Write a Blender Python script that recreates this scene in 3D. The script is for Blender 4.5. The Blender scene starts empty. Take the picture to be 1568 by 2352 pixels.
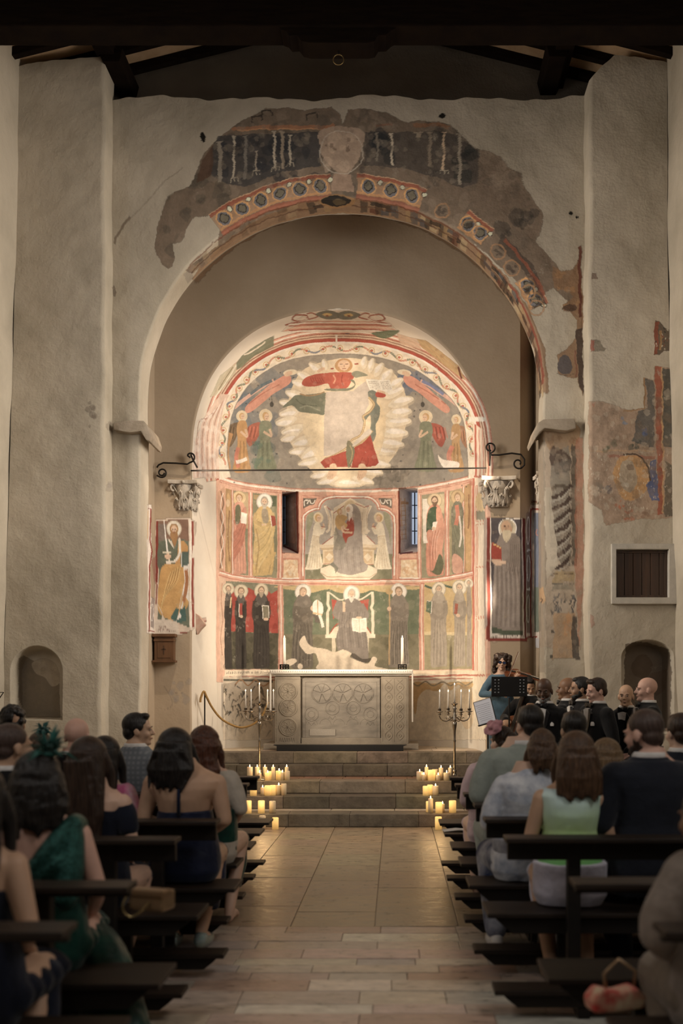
import bpy, bmesh, math, random
import numpy as np
from mathutils import Vector, Matrix, Euler

PI = math.pi
scene = bpy.context.scene
col = scene.collection
random.seed(7)
rng = np.random.RandomState(11)

# ------------------------------------------------------------------ camera
# level camera on the right side of the aisle, framed with a shifted 35 mm lens
F = 2287.0            # focal length in pixels of the 1568x2352 frame
CX, CY, CH = 907.0, 1590.0, 1.65
cam_d = bpy.data.cameras.new('camera')
cam = bpy.data.objects.new('camera', cam_d)
col.objects.link(cam)
cam.location = (0, 0, CH)
cam.rotation_euler = (PI / 2, 0, 0)
cam_d.sensor_fit = 'VERTICAL'
cam_d.sensor_height = 36.0
cam_d.lens = 36.0 * F / 2352.0
cam_d.shift_x = -(CX - 784) / 2352.0
cam_d.shift_y = (CY - 1176) / 2352.0
cam_d.clip_start = 0.05
cam_d.dof.use_dof = True
cam_d.dof.focus_distance = 14.0
cam_d.dof.aperture_fstop = 1.4
scene.camera = cam

# ------------------------------------------------------------------ colour management, world
scene.view_settings.view_transform = 'Standard'
scene.view_settings.look = 'None'
scene.view_settings.gamma = 1
scene.view_settings.use_curve_mapping = False
scene.view_settings.exposure = 0.0
scene.cycles.use_denoising = True
scene.cycles.max_bounces = 6
scene.cycles.diffuse_bounces = 3
scene.cycles.glossy_bounces = 2
scene.cycles.transmission_bounces = 3
scene.cycles.sample_clamp_indirect = 3.0
scene.cycles.caustics_reflective = False
scene.cycles.caustics_refractive = False
w = bpy.data.worlds.new('world')
scene.world = w
w.use_nodes = True
w.node_tree.nodes['Background'].inputs[0].default_value = (1.0, 0.86, 0.70, 1)
w.node_tree.nodes['Background'].inputs[1].default_value = 0.04

def area(name, loc, target, sx, sy, power, color):
    l = bpy.data.lights.new(name, 'AREA')
    l.shape = 'RECTANGLE'; l.size = sx; l.size_y = sy
    l.energy = power; l.color = color
    o = bpy.data.objects.new(name, l); col.objects.link(o)
    o.location = loc
    o.rotation_euler = (Vector(target) - Vector(loc)).to_track_quat('-Z', 'Y').to_euler()
    return o
def spot(name, loc, target, power, color, deg=90, blend=0.6, r=0.06):
    l = bpy.data.lights.new(name, 'SPOT')
    l.energy = power; l.color = color; l.spot_size = math.radians(deg); l.spot_blend = blend
    l.shadow_soft_size = r
    o = bpy.data.objects.new(name, l); col.objects.link(o)
    o.location = loc
    o.rotation_euler = (Vector(target) - Vector(loc)).to_track_quat('-Z', 'Y').to_euler()
    return o
WARM = (1.0, 0.80, 0.58)
DAY = (1.0, 0.89, 0.75); NEUT = (1.0, 0.93, 0.86)
# added unseen area lights, standing in for nave daylight from both sides and the rear
for nm, x, tx, e in (('window_light_left', -4.42, 3.0, 122), ('window_light_right', 3.12, -4.5, 132)):
    o = area(nm, (x, 10.1, 5.4), (tx, 11.9, 3.9), 1.1, 3.4, e, DAY); o.data.spread = math.radians(95)
area('front_window_light_left', (-4.45, 2.6, 5.4), (.2, 5.6, .9), 1.3, 2.4, 55, NEUT)  # front pair added to brighten the guests
area('front_window_light_right', (3.15, 2.6, 5.4), (-1.4, 5.8, .9), 1.3, 2.4, 75, NEUT)
area('rear_rose_window_light', (-0.6, -1.5, 6.0), (-0.6, 12, 4.4), 3.0, 2.5, 40, NEUT)  # added fill from behind the camera
# the chancel lamps, fixed to the back of the triumphal arch on both sides
spot('apse_lamp_left_low', (-3.25, 12.98, 3.0), (0.05, 15.5, 2.9), 470, WARM, 52, 0.7)
spot('apse_lamp_right_low', (1.88, 12.98, 3.0), (-1.55, 15.5, 2.9), 440, WARM, 52, 0.7)
spot('apse_lamp_left_high', (-3.25, 12.98, 4.4), (0.1, 15.3, 5.75), 520, WARM, 44, 0.5)
spot('apse_lamp_right_high', (1.88, 12.98, 4.4), (-1.6, 15.3, 5.75), 500, WARM, 44, 0.5)
spot('apse_lamp_left_floor', (-3.25, 13.0, 2.5), (0.9, 15.1, 1.2), 330, WARM, 44, 0.7)
spot('apse_lamp_right_floor', (1.88, 13.0, 2.5), (-2.2, 15.1, 1.3), 220, WARM, 40, 0.7)
# two added spots, unseen near the tie beam, put in to brighten the painted piers
spot('beam_spot_left', (-1.3, 11.25, 8.6), (-2.95, 13.86, 2.9), 850, WARM, 24, 0.6)
spot('beam_spot_right', (0.2, 11.25, 8.6), (1.55, 13.86, 2.9), 800, WARM, 24, 0.6)

# ------------------------------------------------------------------ helpers
def k_(Y): return F / Y
def P3(px, py, Y):
    k = F / Y
    return Vector(((px - CX) / k, Y, CH - (py - CY) / k))
def XZ(px, py, Y):
    k = F / Y
    return ((px - CX) / k, CH - (py - CY) / k)
def s2l(c):
    c = np.asarray(c, dtype=float) / 255.0
    return np.where(c <= 0.04045, c / 12.92, ((c + 0.055) / 1.055) ** 2.4)
def L(r, g, b, m=1.0):
    v = s2l((r, g, b)) * m
    return (min(1, v[0]), min(1, v[1]), min(1, v[2]), 1)
def tag(o, label=None, cat=None, group=None, kind=None):
    if label: o['label'] = label
    if cat: o['category'] = cat
    if group: o['group'] = group
    if kind: o['kind'] = kind
    return o
def empty(name, loc=(0, 0, 0), rz=0, label=None, cat=None, group=None):
    o = bpy.data.objects.new(name, None); col.objects.link(o)
    o.location = loc; o.rotation_euler = (0, 0, rz); o.empty_display_size = 0.1
    return tag(o, label, cat, group)
def children(o): return [c for c in bpy.data.objects if c.parent == o]
def copy_tree(o, parent=None, kids=None):
    c = o.copy(); col.objects.link(c); c.parent = parent
    for ch in o.children: copy_tree(ch, c)
    return c

def smooth(me, ang=None):
    me.polygons.foreach_set('use_smooth', np.ones(len(me.polygons), dtype=bool))
def link_mesh(name, me, m, parent=None, sm=False):
    o = bpy.data.objects.new(name, me); col.objects.link(o)
    if m: me.materials.append(m)
    if parent: o.parent = parent
    if sm: smooth(me)
    return o

class MB:
    """collects simple solids; build() links them as ONE mesh object"""
    def __init__(s): s.bm = bmesh.new()
    def box(s, x0, x1, y0, y1, z0, z1, bev=0.0):
        b = bmesh.new()
        v = [b.verts.new(p) for p in [(x0,y0,z0),(x1,y0,z0),(x1,y1,z0),(x0,y1,z0),(x0,y0,z1),(x1,y0,z1),(x1,y1,z1),(x0,y1,z1)]]
        for f in [(0,3,2,1),(4,5,6,7),(0,1,5,4),(1,2,6,5),(2,3,7,6),(3,0,4,7)]:
            b.faces.new([v[i] for i in f])
        if bev > 0:
            bmesh.ops.bevel(b, geom=list(b.edges), offset=bev, segments=2, profile=0.6, affect='EDGES', clamp_overlap=True)
        s.merge(b); return s
    def merge(s, b, M=None):
        if M is not None: b.transform(M)
        me = bpy.data.meshes.new('t'); b.to_mesh(me); b.free()
        s.bm.from_mesh(me); bpy.data.meshes.remove(me)
    def prism(s, pts, axis, a, c, bev=0.0):
        """polygon pts (2D) extruded along axis from a to c"""
        b = bmesh.new()
        def mk(p, t):
            if axis == 'y': return (p[0], t, p[1])
            if axis == 'x': return (t, p[0], p[1])
            return (p[0], p[1], t)
        A = [b.verts.new(mk(p, a)) for p in pts]; C = [b.verts.new(mk(p, c)) for p in pts]
        b.faces.new(A); b.faces.new(C[::-1])
        n = len(pts)
        for i in range(n): b.faces.new([A[i], C[i], C[(i+1) % n], A[(i+1) % n]])
        bmesh.ops.recalc_face_normals(b, faces=b.faces)
        if bev > 0:
            bmesh.ops.bevel(b, geom=list(b.edges), offset=bev, segments=2, profile=0.6, affect='EDGES', clamp_overlap=True)
        s.merge(b); return s
    def tube(s, pts, r, n=10, closed=False, flat=1.0):
        pts = [Vector(p) for p in pts]
        rr = r if hasattr(r, '__len__') else [r] * len(pts)
        rings = []
        up = Vector((0, 0, 1))
        N = len(pts)
        prev = None
        for i, p in enumerate(pts):
            t = (pts[(i+1) % N if closed else min(i+1, N-1)] - pts[(i-1) % N if closed else max(i-1, 0)])
            if t.length < 1e-9: t = Vector((0, 0, 1))
            t.normalize()
            if prev is None:
                a = t.orthogonal().normalized() if abs(t.dot(up)) > 0.95 else t.cross(up).normalized()
            else:
                a = (prev - t * prev.dot(t)).normalized()
            prev = a
            b_ = t.cross(a)
            rings.append([s.bm.verts.new(p + (a * math.cos(2*PI*j/n) + b_ * math.sin(2*PI*j/n) * flat) * rr[i]) for j in range(n)])
        for i in range(N if closed else N-1):
            A, B = rings[i], rings[(i+1) % N]
            for j in range(n):
                s.bm.faces.new([A[j], A[(j+1) % n], B[(j+1) % n], B[j]])
        if not closed:
            s.bm.faces.new(rings[0][::-1]); s.bm.faces.new(rings[-1])
        return s
    def lathe(s, prof, c=(0,0,0), n=20):
        """prof: list of (r,z)"""
        rings = []
        for r, z in prof:
            if r < 1e-5: rings.append([s.bm.verts.new((c[0], c[1], c[2]+z))])
            else: rings.append([s.bm.verts.new((c[0]+r*math.cos(2*PI*j/n), c[1]+r*math.sin(2*PI*j/n), c[2]+z)) for j in range(n)])
        for A, B in zip(rings, rings[1:]):
            for j in range(n):
                a0, a1 = A[j % len(A)], A[(j+1) % len(A)]
                b0, b1 = B[j % len(B)], B[(j+1) % len(B)]
                vs = []
                for v in (a0, a1, b1, b0):
                    if v not in vs: vs.append(v)
                if len(vs) >= 3:
                    try: s.bm.faces.new(vs)
                    except ValueError: pass
        return s
    def ell(s, c, r, n=12, m=8, rot=None):
        b = bmesh.new()
        bmesh.ops.create_uvsphere(b, u_segments=n, v_segments=m, radius=1.0)
        M = Matrix.Translation(Vector(c)) @ (rot.to_matrix().to_4x4() if rot else Matrix.Identity(4)) @ Matrix.Diagonal((r[0], r[1], r[2], 1))
        s.merge(b, M); return s
    def build(s, name, m, parent=None, sm=False, loc=None):
        me = bpy.data.meshes.new(name); s.bm.to_mesh(me); s.bm.free()
        o = link_mesh(name, me, m, parent, sm)
        if loc is not None: o.location = loc
        return o

# ------------------------------------------------------------------ materials
def nodes(name):
    m = bpy.data.materials.new(name); m.use_nodes = True
    nt = m.node_tree; nt.nodes.clear()
    out = nt.nodes.new('ShaderNodeOutputMaterial')
    bs = nt.nodes.new('ShaderNodeBsdfPrincipled')
    nt.links.new(bs.outputs[0], out.inputs[0])
    return m, nt, bs
def mat(name, c, rough=0.6, metal=0.0, c2=None, scale=8.0, bump=0.0, bscale=60.0, stretch=(1,1,1), emit=None, es=0, spec=0.5, detail=4, sheen=0):
    m, nt, bs = nodes(name)
    bs.inputs['Roughness'].default_value = rough
    bs.inputs['Metallic'].default_value = metal
    bs.inputs['Specular IOR Level'].default_value = spec
    if sheen: bs.inputs['Sheen Weight'].default_value = sheen
    tc = nt.nodes.new('ShaderNodeTexCoord'); mp = nt.nodes.new('ShaderNodeMapping')
    mp.inputs['Scale'].default_value = stretch
    nt.links.new(tc.outputs['Object'], mp.inputs[0])
    if c2 is not None:
        n = nt.nodes.new('ShaderNodeTexNoise'); n.inputs['Scale'].default_value = scale; n.inputs['Detail'].default_value = detail
        nt.links.new(mp.outputs[0], n.inputs['Vector'])
        r = nt.nodes.new('ShaderNodeMix'); r.data_type = 'RGBA'
        r.inputs[6].default_value = c; r.inputs[7].default_value = c2
        mr = nt.nodes.new('ShaderNodeMapRange'); mr.inputs[1].default_value = 0.35; mr.inputs[2].default_value = 0.65
        nt.links.new(n.outputs[0], mr.inputs[0]); nt.links.new(mr.outputs[0], r.inputs[0])
        nt.links.new(r.outputs[2], bs.inputs['Base Color'])
    else:
        bs.inputs['Base Color'].default_value = c
    if bump > 0:
        n2 = nt.nodes.new('ShaderNodeTexNoise'); n2.inputs['Scale'].default_value = bscale; n2.inputs['Detail'].default_value = 3
        nt.links.new(mp.outputs[0], n2.inputs['Vector'])
        b = nt.nodes.new('ShaderNodeBump'); b.inputs['Strength'].default_value = bump; b.inputs['Distance'].default_value = 0.01
        nt.links.new(n2.outputs[0], b.inputs['Height']); nt.links.new(b.outputs[0], bs.inputs['Normal'])
    if emit:
        bs.inputs['Emission Color'].default_value = emit; bs.inputs['Emission Strength'].default_value = es
    return m

def plaster_mat(name, ca, cb, bump=0.5, big=0.55, fine=38.0, wear=0.10):
    """lime plaster with pigment laid on it (colour attribute 'pigment', its alpha = paint cover)"""
    m, nt, bs = nodes(name)
    N, K = nt.nodes.new, nt.links.new
    bs.inputs['Roughness'].default_value = 0.92; bs.inputs['Specular IOR Level'].default_value = 0.15
    tc = N('ShaderNodeTexCoord')
    n1 = N('ShaderNodeTexNoise'); n1.inputs['Scale'].default_value = big; n1.inputs['Detail'].default_value = 7; n1.inputs['Roughness'].default_value = 0.62
    K(tc.outputs['Object'], n1.inputs['Vector'])
    mr = N('ShaderNodeMapRange'); mr.inputs[1].default_value = 0.36; mr.inputs[2].default_value = 0.64
    K(n1.outputs[0], mr.inputs[0])
    mx = N('ShaderNodeMix'); mx.data_type = 'RGBA'; mx.inputs[6].default_value = ca; mx.inputs[7].default_value = cb
    K(mr.outputs[0], mx.inputs[0])
    at = N('ShaderNodeAttribute'); at.attribute_name = 'pigment'
    # pigment mottling
    n3 = N('ShaderNodeTexNoise'); n3.inputs['Scale'].default_value = 9; n3.inputs['Detail'].default_value = 9; n3.inputs['Roughness'].default_value = 0.7
    K(tc.outputs['Object'], n3.inputs['Vector'])
    m3 = N('ShaderNodeMapRange'); m3.inputs[1].default_value = 0.3; m3.inputs[2].default_value = 0.7; m3.inputs[3].default_value = 0.80; m3.inputs[4].default_value = 1.16
    K(n3.outputs[0], m3.inputs[0])
    vm = N('ShaderNodeVectorMath'); vm.operation = 'SCALE'
    K(at.outputs['Color'], vm.inputs[0]); K(m3.outputs[0], vm.inputs['Scale'])
    # small losses
    n4 = N('ShaderNodeTexNoise'); n4.inputs['Scale'].default_value = 5; n4.inputs['Detail'].default_value = 12; n4.inputs['Roughness'].default_value = 0.75
    K(tc.outputs['Object'], n4.inputs['Vector'])
    m4 = N('ShaderNodeMapRange'); m4.inputs[1].default_value = 0.60; m4.inputs[2].default_value = 0.72; m4.inputs[3].default_value = 1.0; m4.inputs[4].default_value = 1.0 - wear * 6
    K(n4.outputs[0], m4.inputs[0])
    ml = N('ShaderNodeMath'); ml.operation = 'MULTIPLY'; K(at.outputs['Alpha'], ml.inputs[0]); K(m4.outputs[0], ml.inputs[1])
    mm = N('ShaderNodeMix'); mm.data_type = 'RGBA'
    K(ml.outputs[0], mm.inputs[0]); K(mx.outputs[2], mm.inputs[6]); K(vm.outputs[0], mm.inputs[7])
    K(mm.outputs[2], bs.inputs['Base Color'])
    n2 = N('ShaderNodeTexNoise'); n2.inputs['Scale'].default_value = fine; n2.inputs['Detail'].default_value = 5
    K(tc.outputs['Object'], n2.inputs['Vector'])
    n5 = N('ShaderNodeTexNoise'); n5.inputs['Scale'].default_value = 5.5; n5.inputs['Detail'].default_value = 4
    K(tc.outputs['Object'], n5.inputs['Vector'])
    ad = N('ShaderNodeMath'); ad.operation = 'MULTIPLY_ADD'; ad.inputs[1].default_value = 0.22
    K(n2.outputs[0], ad.inputs[0]); K(n5.outputs[0], ad.inputs[2])
    b = N('ShaderNodeBump'); b.inputs['Strength'].default_value = bump; b.inputs['Distance'].default_value = 0.05
    K(ad.outputs[0], b.inputs['Height']); K(b.outputs[0], bs.inputs['Normal'])
    return m

M_nave = plaster_mat('nave_plaster', (0.39, 0.345, 0.275, 1), (0.60, 0.535, 0.44, 1), 0.42)
M_chancel = plaster_mat('chancel_plaster', (0.38, 0.305, 0.225, 1), (0.46, 0.375, 0.285, 1), 0.18, 0.5, 30)
M_apse = plaster_mat('apse_fresco_plaster', (0.70, 0.64, 0.56, 1), (0.78, 0.73, 0.65, 1), 0.12, 1.2, 45)
M_gable_shade = plaster_mat('gable_plaster', (0.15, 0.125, 0.10, 1), (0.20, 0.17, 0.135, 1), 0.5)  # tone kept dark to stand in for the gable's shade
# ------------------------------------------------------------------ fresco cartoon
# the pigment plan of all painted walls, drawn once and then laid on the plaster meshes vertex by vertex
PS = 1.7
PY0, PW, PH = 200, 1568, 1500
can = np.zeros((int(PH * PS), int(PW * PS), 4), dtype=np.float32)

def spl(pts, closed=True, n=6):
    P = np.array(pts, dtype=float); N = len(P); out = []
    rngi = range(N) if closed else range(N - 1)
    for i in rngi:
        p0 = P[(i-1) % N] if closed or i > 0 else P[0]
        p1 = P[i]; p2 = P[(i+1) % N]
        p3 = P[(i+2) % N] if closed or i + 2 < N else P[N-1]
        for j in range(n):
            t = j / n
            out.append(0.5 * ((2*p1) + (-p0+p2)*t + (2*p0-5*p1+4*p2-p3)*t*t + (-p0+3*p1-3*p2+p3)*t**3))
    if not closed: out.append(P[-1])
    return np.array(out)

class Pen:
    def __init__(s, ox=0, oy=0, sc=1.0, gain=(1, 1, 1)):
        s.o = (ox, oy); s.s = sc; s.g = np.array(gain); s.clip = False
        s.f = .13 if gain[0] == 1.0 else .10
        s.fc = np.array((.62, .54, .44)) if gain[0] == 1.0 else np.array((.40, .34, .27))
    def tr(s, pts):
        P = np.array(pts, dtype=float) * s.s + np.array(s.o)
        return (P - np.array([0, PY0])) * PS
    def mask(s, P):
        H, W = can.shape[:2]
        x0 = max(0, int(P[:, 0].min()) - 1); x1 = min(W, int(P[:, 0].max()) + 2)
        y0 = max(0, int(P[:, 1].min()) - 1); y1 = min(H, int(P[:, 1].max()) + 2)
        if x1 <= x0 or y1 <= y0: return None
        M = np.zeros((y1-y0, x1-x0), dtype=bool); X = np.arange(x0, x1) + 0.5
        n = len(P)
        for i in range(n):
            ax, ay = P[i]; bx, by = P[(i+1) % n]
            if ay == by: continue
            lo, hi = (ay, by) if ay < by else (by, ay)
            r0 = max(y0, int(math.ceil(lo - 0.5))); r1 = min(y1, int(math.ceil(hi - 0.5)))
            if r1 <= r0: continue
            Y = np.arange(r0, r1) + 0.5
            xi = ax + (Y - ay) * (bx - ax) / (by - ay)
            M[r0-y0:r1-y0] ^= (X[None, :] < xi[:, None])
        return M, x0, y0, x1, y1
    def fill(s, P, c, a=1.0):
        r = s.mask(P)
        if r is None: return
        M, x0, y0, x1, y1 = r
        sub = can[y0:y1, x0:x1]
        if c is None:                      # scrape back to bare plaster
            sub[..., 3][M] *= (1 - a); return
        lin = np.minimum(s2l(c) * s.g, 0.9); lin = lin*.76 + lin.mean()*.24; lin = lin*(1 - s.f) + s.fc*s.f*min(1, max(.12, lin.mean()*3))
        if s.clip: M = M & (sub[..., 3] > .3)
        ca = sub[..., 3][M]
        na = a + ca * (1 - a)
        wgt = (a / np.maximum(na, 1e-6))[:, None]
        sub[..., :3][M] = sub[..., :3][M] * (1 - wgt) + lin[None, :] * wgt
        sub[..., 3][M] = na
    def poly(s, pts, c, a=1.0, sm=False, n=5):
        P = spl(pts, True, n) if sm else np.array(pts, dtype=float)
        s.fill(s.tr(P), c, a)
    def rect(s, x0, y0, x1, y1, c, a=1.0): s.poly([(x0,y0),(x1,y0),(x1,y1),(x0,y1)], c, a)
    def ell(s, x, y, rx, ry, c, a=1.0, rot=0):
        t = np.linspace(0, 2*PI, 22, endpoint=False); ca, sa = math.cos(rot), math.sin(rot)
        X = rx*np.cos(t); Y = ry*np.sin(t)
        s.poly(np.stack([x + X*ca - Y*sa, y + X*sa + Y*ca], 1), c, a)
    def line(s, pts, w, c, a=1.0, sm=True, off=0.0, w1=None):
        P = spl(pts, False, 8) if sm and len(pts) > 2 else np.array(pts, dtype=float)
        T = np.gradient(P, axis=0); T /= np.maximum(np.linalg.norm(T, axis=1, keepdims=True), 1e-9)
        Nn = np.stack([T[:, 1], -T[:, 0]], 1)      # left-to-right path: +off is upward in the picture
        ww = w if w1 is None else np.linspace(w, w1, len(P))[:, None]
        s.fill(s.tr(np.concatenate([P + Nn * (off + ww/2), (P + Nn * (off - ww/2))[::-1]])), c, a)
    def ring(s, x, y, r, w, c, a=1.0, ry=None):
        t = np.linspace(0, 2*PI, 26); ry = ry or r
        s.line(np.stack([x + r*np.cos(t), y + ry*np.sin(t)], 1), w, c, a, sm=False)
    def mott(s, x0, y0, x1, y1, c, n, r, a=0.3, seed=1, asp=1.0, free=False):
        s.clip = not free
        R = random.Random(seed)
        for i in range(n):
            x = R.uniform(x0, x1); y = R.uniform(y0, y1); rr = r * R.uniform(0.4, 1.3)
            pts = [(x + rr*math.cos(t)*R.uniform(.6, 1.2), y + rr*asp*math.sin(t)*R.uniform(.6, 1.2)) for t in np.linspace(0, 2*PI, 8, endpoint=False)]
            s.poly(pts, c, a, sm=True, n=3)
        s.clip = False

def dk(c, f): return tuple(max(0, v * f) for v in c)
CREAM = (236, 214, 182); PINK = (226, 160, 128); SALM = (215, 132, 100); RED = (176, 70, 44); OCH = (205, 162, 92)
GRN = (118, 122, 88); GREY = (148, 134, 118); SKIN = (222, 178, 138); FLESH = SKIN; WHT = (240, 224, 200); TEAL = (92, 120, 110)

def saint(p, x, y0, y1, w, robe, cloak=None, halo=WHT, hair=(150, 132, 110), beard=None, lean=0, cape=None, hs=1.0, arms=True, sleeve=None, sd=1):
    h = y1 - y0; r = h * 0.042 * hs
    hy = y0 + r * 2.0
    if halo: p.ell(x, hy, r*1.95, r*2.05, halo); p.ring(x, hy, r*1.95, r*.25, dk(halo, .82), ry=r*2.05)
    sy = hy + r * 1.7
    B = [(x-w*.16, sy-r*.6), (x-w*.40, sy+r*.8), (x-w*.50, sy+h*.16), (x-w*.46, sy+h*.34), (x-w*.50, sy+h*.6), (x-w*.48+lean, y1-h*.02), (x-w*.1+lean, y1), (x+w*.3+lean, y1-h*.01), (x+w*.5+lean, y1-h*.03),
         (x+w*.47, sy+h*.55), (x+w*.44, sy+h*.34), (x+w*.50, sy+h*.17), (x+w*.40, sy+r*.8), (x+w*.16, sy-r*.6)]
    p.poly(B, robe, sm=True)
    R = random.Random(int(x * 7 + y0))
    for i in range(9):
        fx = x + w * (-.40 + .1 * i) + R.uniform(-2, 2); ys = sy + h * R.uniform(.22, .42)
        p.line([(fx*.6 + x*.4, ys), (fx, (ys + y1)/2), (fx + lean*.8 + R.uniform(-w*.05, w*.05), y1 - h*.03)], w*.035, dk(robe, .74 if i % 2 else 1.16), .55)
    if cloak:
        C = [(x-w*.44*sd, sy+r*1.2), (x-w*.05*sd, sy+h*.12), (x+w*.42*sd, sy+r*1.0), (x+w*.52*sd, sy+h*.22), (x+w*.30*sd, sy+h*.48), (x-w*.15*sd, sy+h*.62), (x-w*.50*sd, sy+h*.70), (x-w*.48*sd, sy+h*.4), (x-w*.20*sd, sy+h*.28), (x-w*.50*sd, sy+h*.2)]
        p.poly(C, cloak, sm=True)
        for i in range(5):
            p.line([(x+w*.38*sd, sy+h*(.1+.05*i)), (x+w*.05*sd, sy+h*(.26+.06*i)), (x-w*.42*sd, sy+h*(.34+.07*i))], w*.03, dk(cloak, .76 if i % 2 else 1.15), .6)
    if arms:
        sl = sleeve or dk(robe, .92)
        for q in (-1, 1):
            p.line([(x+q*w*.40, sy+r*1.0), (x+q*w*.44, sy+h*.15), (x+q*w*.10, sy+h*.20)], w*.17, sl, .9)
            p.line([(x+q*w*.30, sy+r*2.5), (x+q*w*.33, sy+h*.15), (x+q*w*.10, sy+h*.17)], w*.025, dk(sl, .72), .6)
            p.ell(x+q*w*.07, sy+h*.19, w*.055, w*.045, SKIN)
    if cape: p.poly([(x-w*.2, sy-r*.9), (x-w*.36, sy+r*1.6), (x, sy+r*2.4), (x+w*.36, sy+r*1.6), (x+w*.2, sy-r*.9)], cape, sm=True)
    head(p, x, hy, r, hair, beard)

def head(p, x, hy, r, hair, beard=None, turn=0, skin=SKIN):
    p.ell(x, hy - r*.1, r*.98, r*1.25, hair)
    p.ell(x + turn*r*.3, hy + r*.12, r*.72, r*1.02, skin)
    for q in (-1, 1):
        p.line([(x + turn*r*.35 + q*r*.48, hy - r*.08), (x + turn*r*.35 + q*r*.14, hy - r*.08)], r*.14, dk(skin, .5), .8, sm=False)
    p.line([(x + turn*r*.4, hy - r*.1), (x + turn*r*.5, hy + r*.35)], r*.1, dk(skin, .72), .8, sm=False)
    if beard:
        p.poly([(x-r*.66, hy+r*.2), (x-r*.15, hy+r*.45), (x+r*.25, hy+r*.45), (x+r*.7, hy+r*.2), (x+r*.5, hy+r*1.3), (x, hy+r*2.0), (x-r*.5, hy+r*1.3)], beard, .95, sm=True)
    p.line([(x + turn*r*.3 - r*.22, hy + r*.6), (x + turn*r*.3 + r*.22, hy + r*.6)], r*.12, (150, 84, 62), .8, sm=False)

def book(p, pts, c, edge=WHT):
    p.poly(pts, c); P = np.array(pts, dtype=float); m = P.mean(0)
    p.line(list(P) + [P[0]], 3, edge, .7, sm=False)

GA = (1.0, 1.13, 1.36)
# ================= apse cylinder (lower two registers)
p = Pen(480, 1090, 0.4145, GA)
p.poly([(40, 0), (250, 55), (500, 84), (780, 88), (1050, 84), (1300, 42), (1560, -30), (1560, 1150), (40, 1150)], (226, 166, 132))
CORN = [(60, 22), (150, 48), (250, 70), (400, 84), (500, 93), (780, 97), (1050, 92), (1160, 80), (1300, 55), (1410, 32), (1475, 16)]
p.line(CORN, 34, (224, 170, 136)); p.line(CORN, 9, WHT, off=4); p.line(CORN, 5, (188, 92, 66), off=16); p.line(CORN, 4, (200, 112, 84), off=-8); p.line(CORN, 3, (188, 92, 66), off=-17)
# scroll border on the left edge
p.poly([(48, 95), (90, 62), (82, 545), (56, 540)], (206, 150, 112))
p.line([(66, 90), (80, 160), (62, 230), (80, 300), (62, 370), (78, 440), (62, 520)], 8, (120, 84, 60), .8)
p.line([(80, 100), (64, 170), (80, 240), (64, 310), (80, 380), (64, 450), (76, 520)], 5, WHT, .7)
p.poly([(56, 560), (92, 580), (92, 1085), (62, 1080)], (222, 176, 140))
p.line([(72, 600), (66, 700), (76, 800), (66, 900), (74, 1000)], 5, (176, 110, 78), .7)
# --- upper register panels
p.poly([(92, 74), (128, 84), (126, 548), (90, 536)], (170, 128, 74)); p.poly([(96, 150), (118, 140), (122, 500), (100, 500)], (196, 148, 84), sm=True)
p.ell(104, 158, 10, 22, (214, 176, 130)); p.line([(112, 200), (104, 340), (116, 480)], 7, (140, 90, 56), .7)
p.poly([(136, 88), (216, 100), (216, 560), (134, 550)], (138, 132, 96)); p.poly([(190, 100), (216, 104), (216, 300), (190, 296)], (196, 160, 108), .8)
saint(p, 166, 92, 552, 78, (214, 140, 108), (196, 110, 80), halo=(222, 186, 128), hair=(176, 124, 66), hs=1.0)
p.poly([(146, 180), (172, 176), (170, 262), (146, 270)], (92, 104, 70), .9, sm=True); p.poly([(176, 210), (210, 218), (206, 276), (174, 270)], WHT)
p.poly([(240, 102), (378, 116), (376, 572), (242, 568)], (132, 128, 92)); p.poly([(246, 420), (372, 430), (372, 568), (246, 566)], (150, 142, 104), .8)
p.poly([(336, 118), (372, 120), (372, 176), (338, 176)], (84, 96, 68), .9); p.poly([(246, 112), (290, 116), (262, 140), (246, 136)], (190, 150, 88), .7)
saint(p, 306, 108, 562, 116, (206, 166, 92), (214, 176, 100), hair=(166, 152, 130), beard=(190, 176, 150), hs=1.15, lean=-14)
p.poly([(292, 196), (324, 196), (330, 260), (300, 262)], (140, 128, 110), .8, sm=True)
p.poly([(340, 226), (366, 230), (374, 278), (350, 288)], (168, 62, 42)); p.line([(340, 226), (350, 288)], 4, WHT, sm=False)
p.line([(350, 300), (340, 400), (270, 520)], 10, (222, 188, 118), .7); p.line([(262, 300), (276, 400), (256, 530)], 7, (168, 126, 62), .7)
p.poly([(300, 480), (370, 430), (330, 520), (322, 556), (304, 552)], (212, 170, 92), .9, sm=True)
def vrule(x0, y0, x1, y1, w=26):
    p.line([(x0, y0), (x1, y1)], w, (228, 164, 132), sm=False)
    for o, c in ((-w*.42, (184, 92, 66)), (-w*.2, (206, 124, 94)), (w*.05, WHT), (w*.42, (184, 92, 66))):
        p.line([(x0, y0), (x1, y1)], 3.5, c, .85, sm=False, off=o)
for q in [(130,84,131,550,10), (228,100,229,562,22), (392,108,394,575,24), (1162,110,1164,580,24), (1316,88,1318,566,24), (1408,70,1410,556,14), (508,96,518,582,34), (1036,96,1038,582,30)]: vrule(*q)
# marble panels under the windows
for x0, x1 in ((404, 500), (1054, 1160)):
    p.rect(x0, 462, x1, 580, (206, 130, 98)); p.poly([(x0+9, 474), (x1-10, 472), (x1-4, 570), (x0+8, 572)], (232, 196, 148))
    p.mott(x0+16, 480, x1-16, 564, (206, 150, 96), 26, 13, .35, x0); p.mott(x0+16, 480, x1-16, 564, (244, 224, 190), 18, 9, .4, x0+1)
    p.line([(x0, 574), (x1, 574)], 6, WHT, sm=False)
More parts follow.
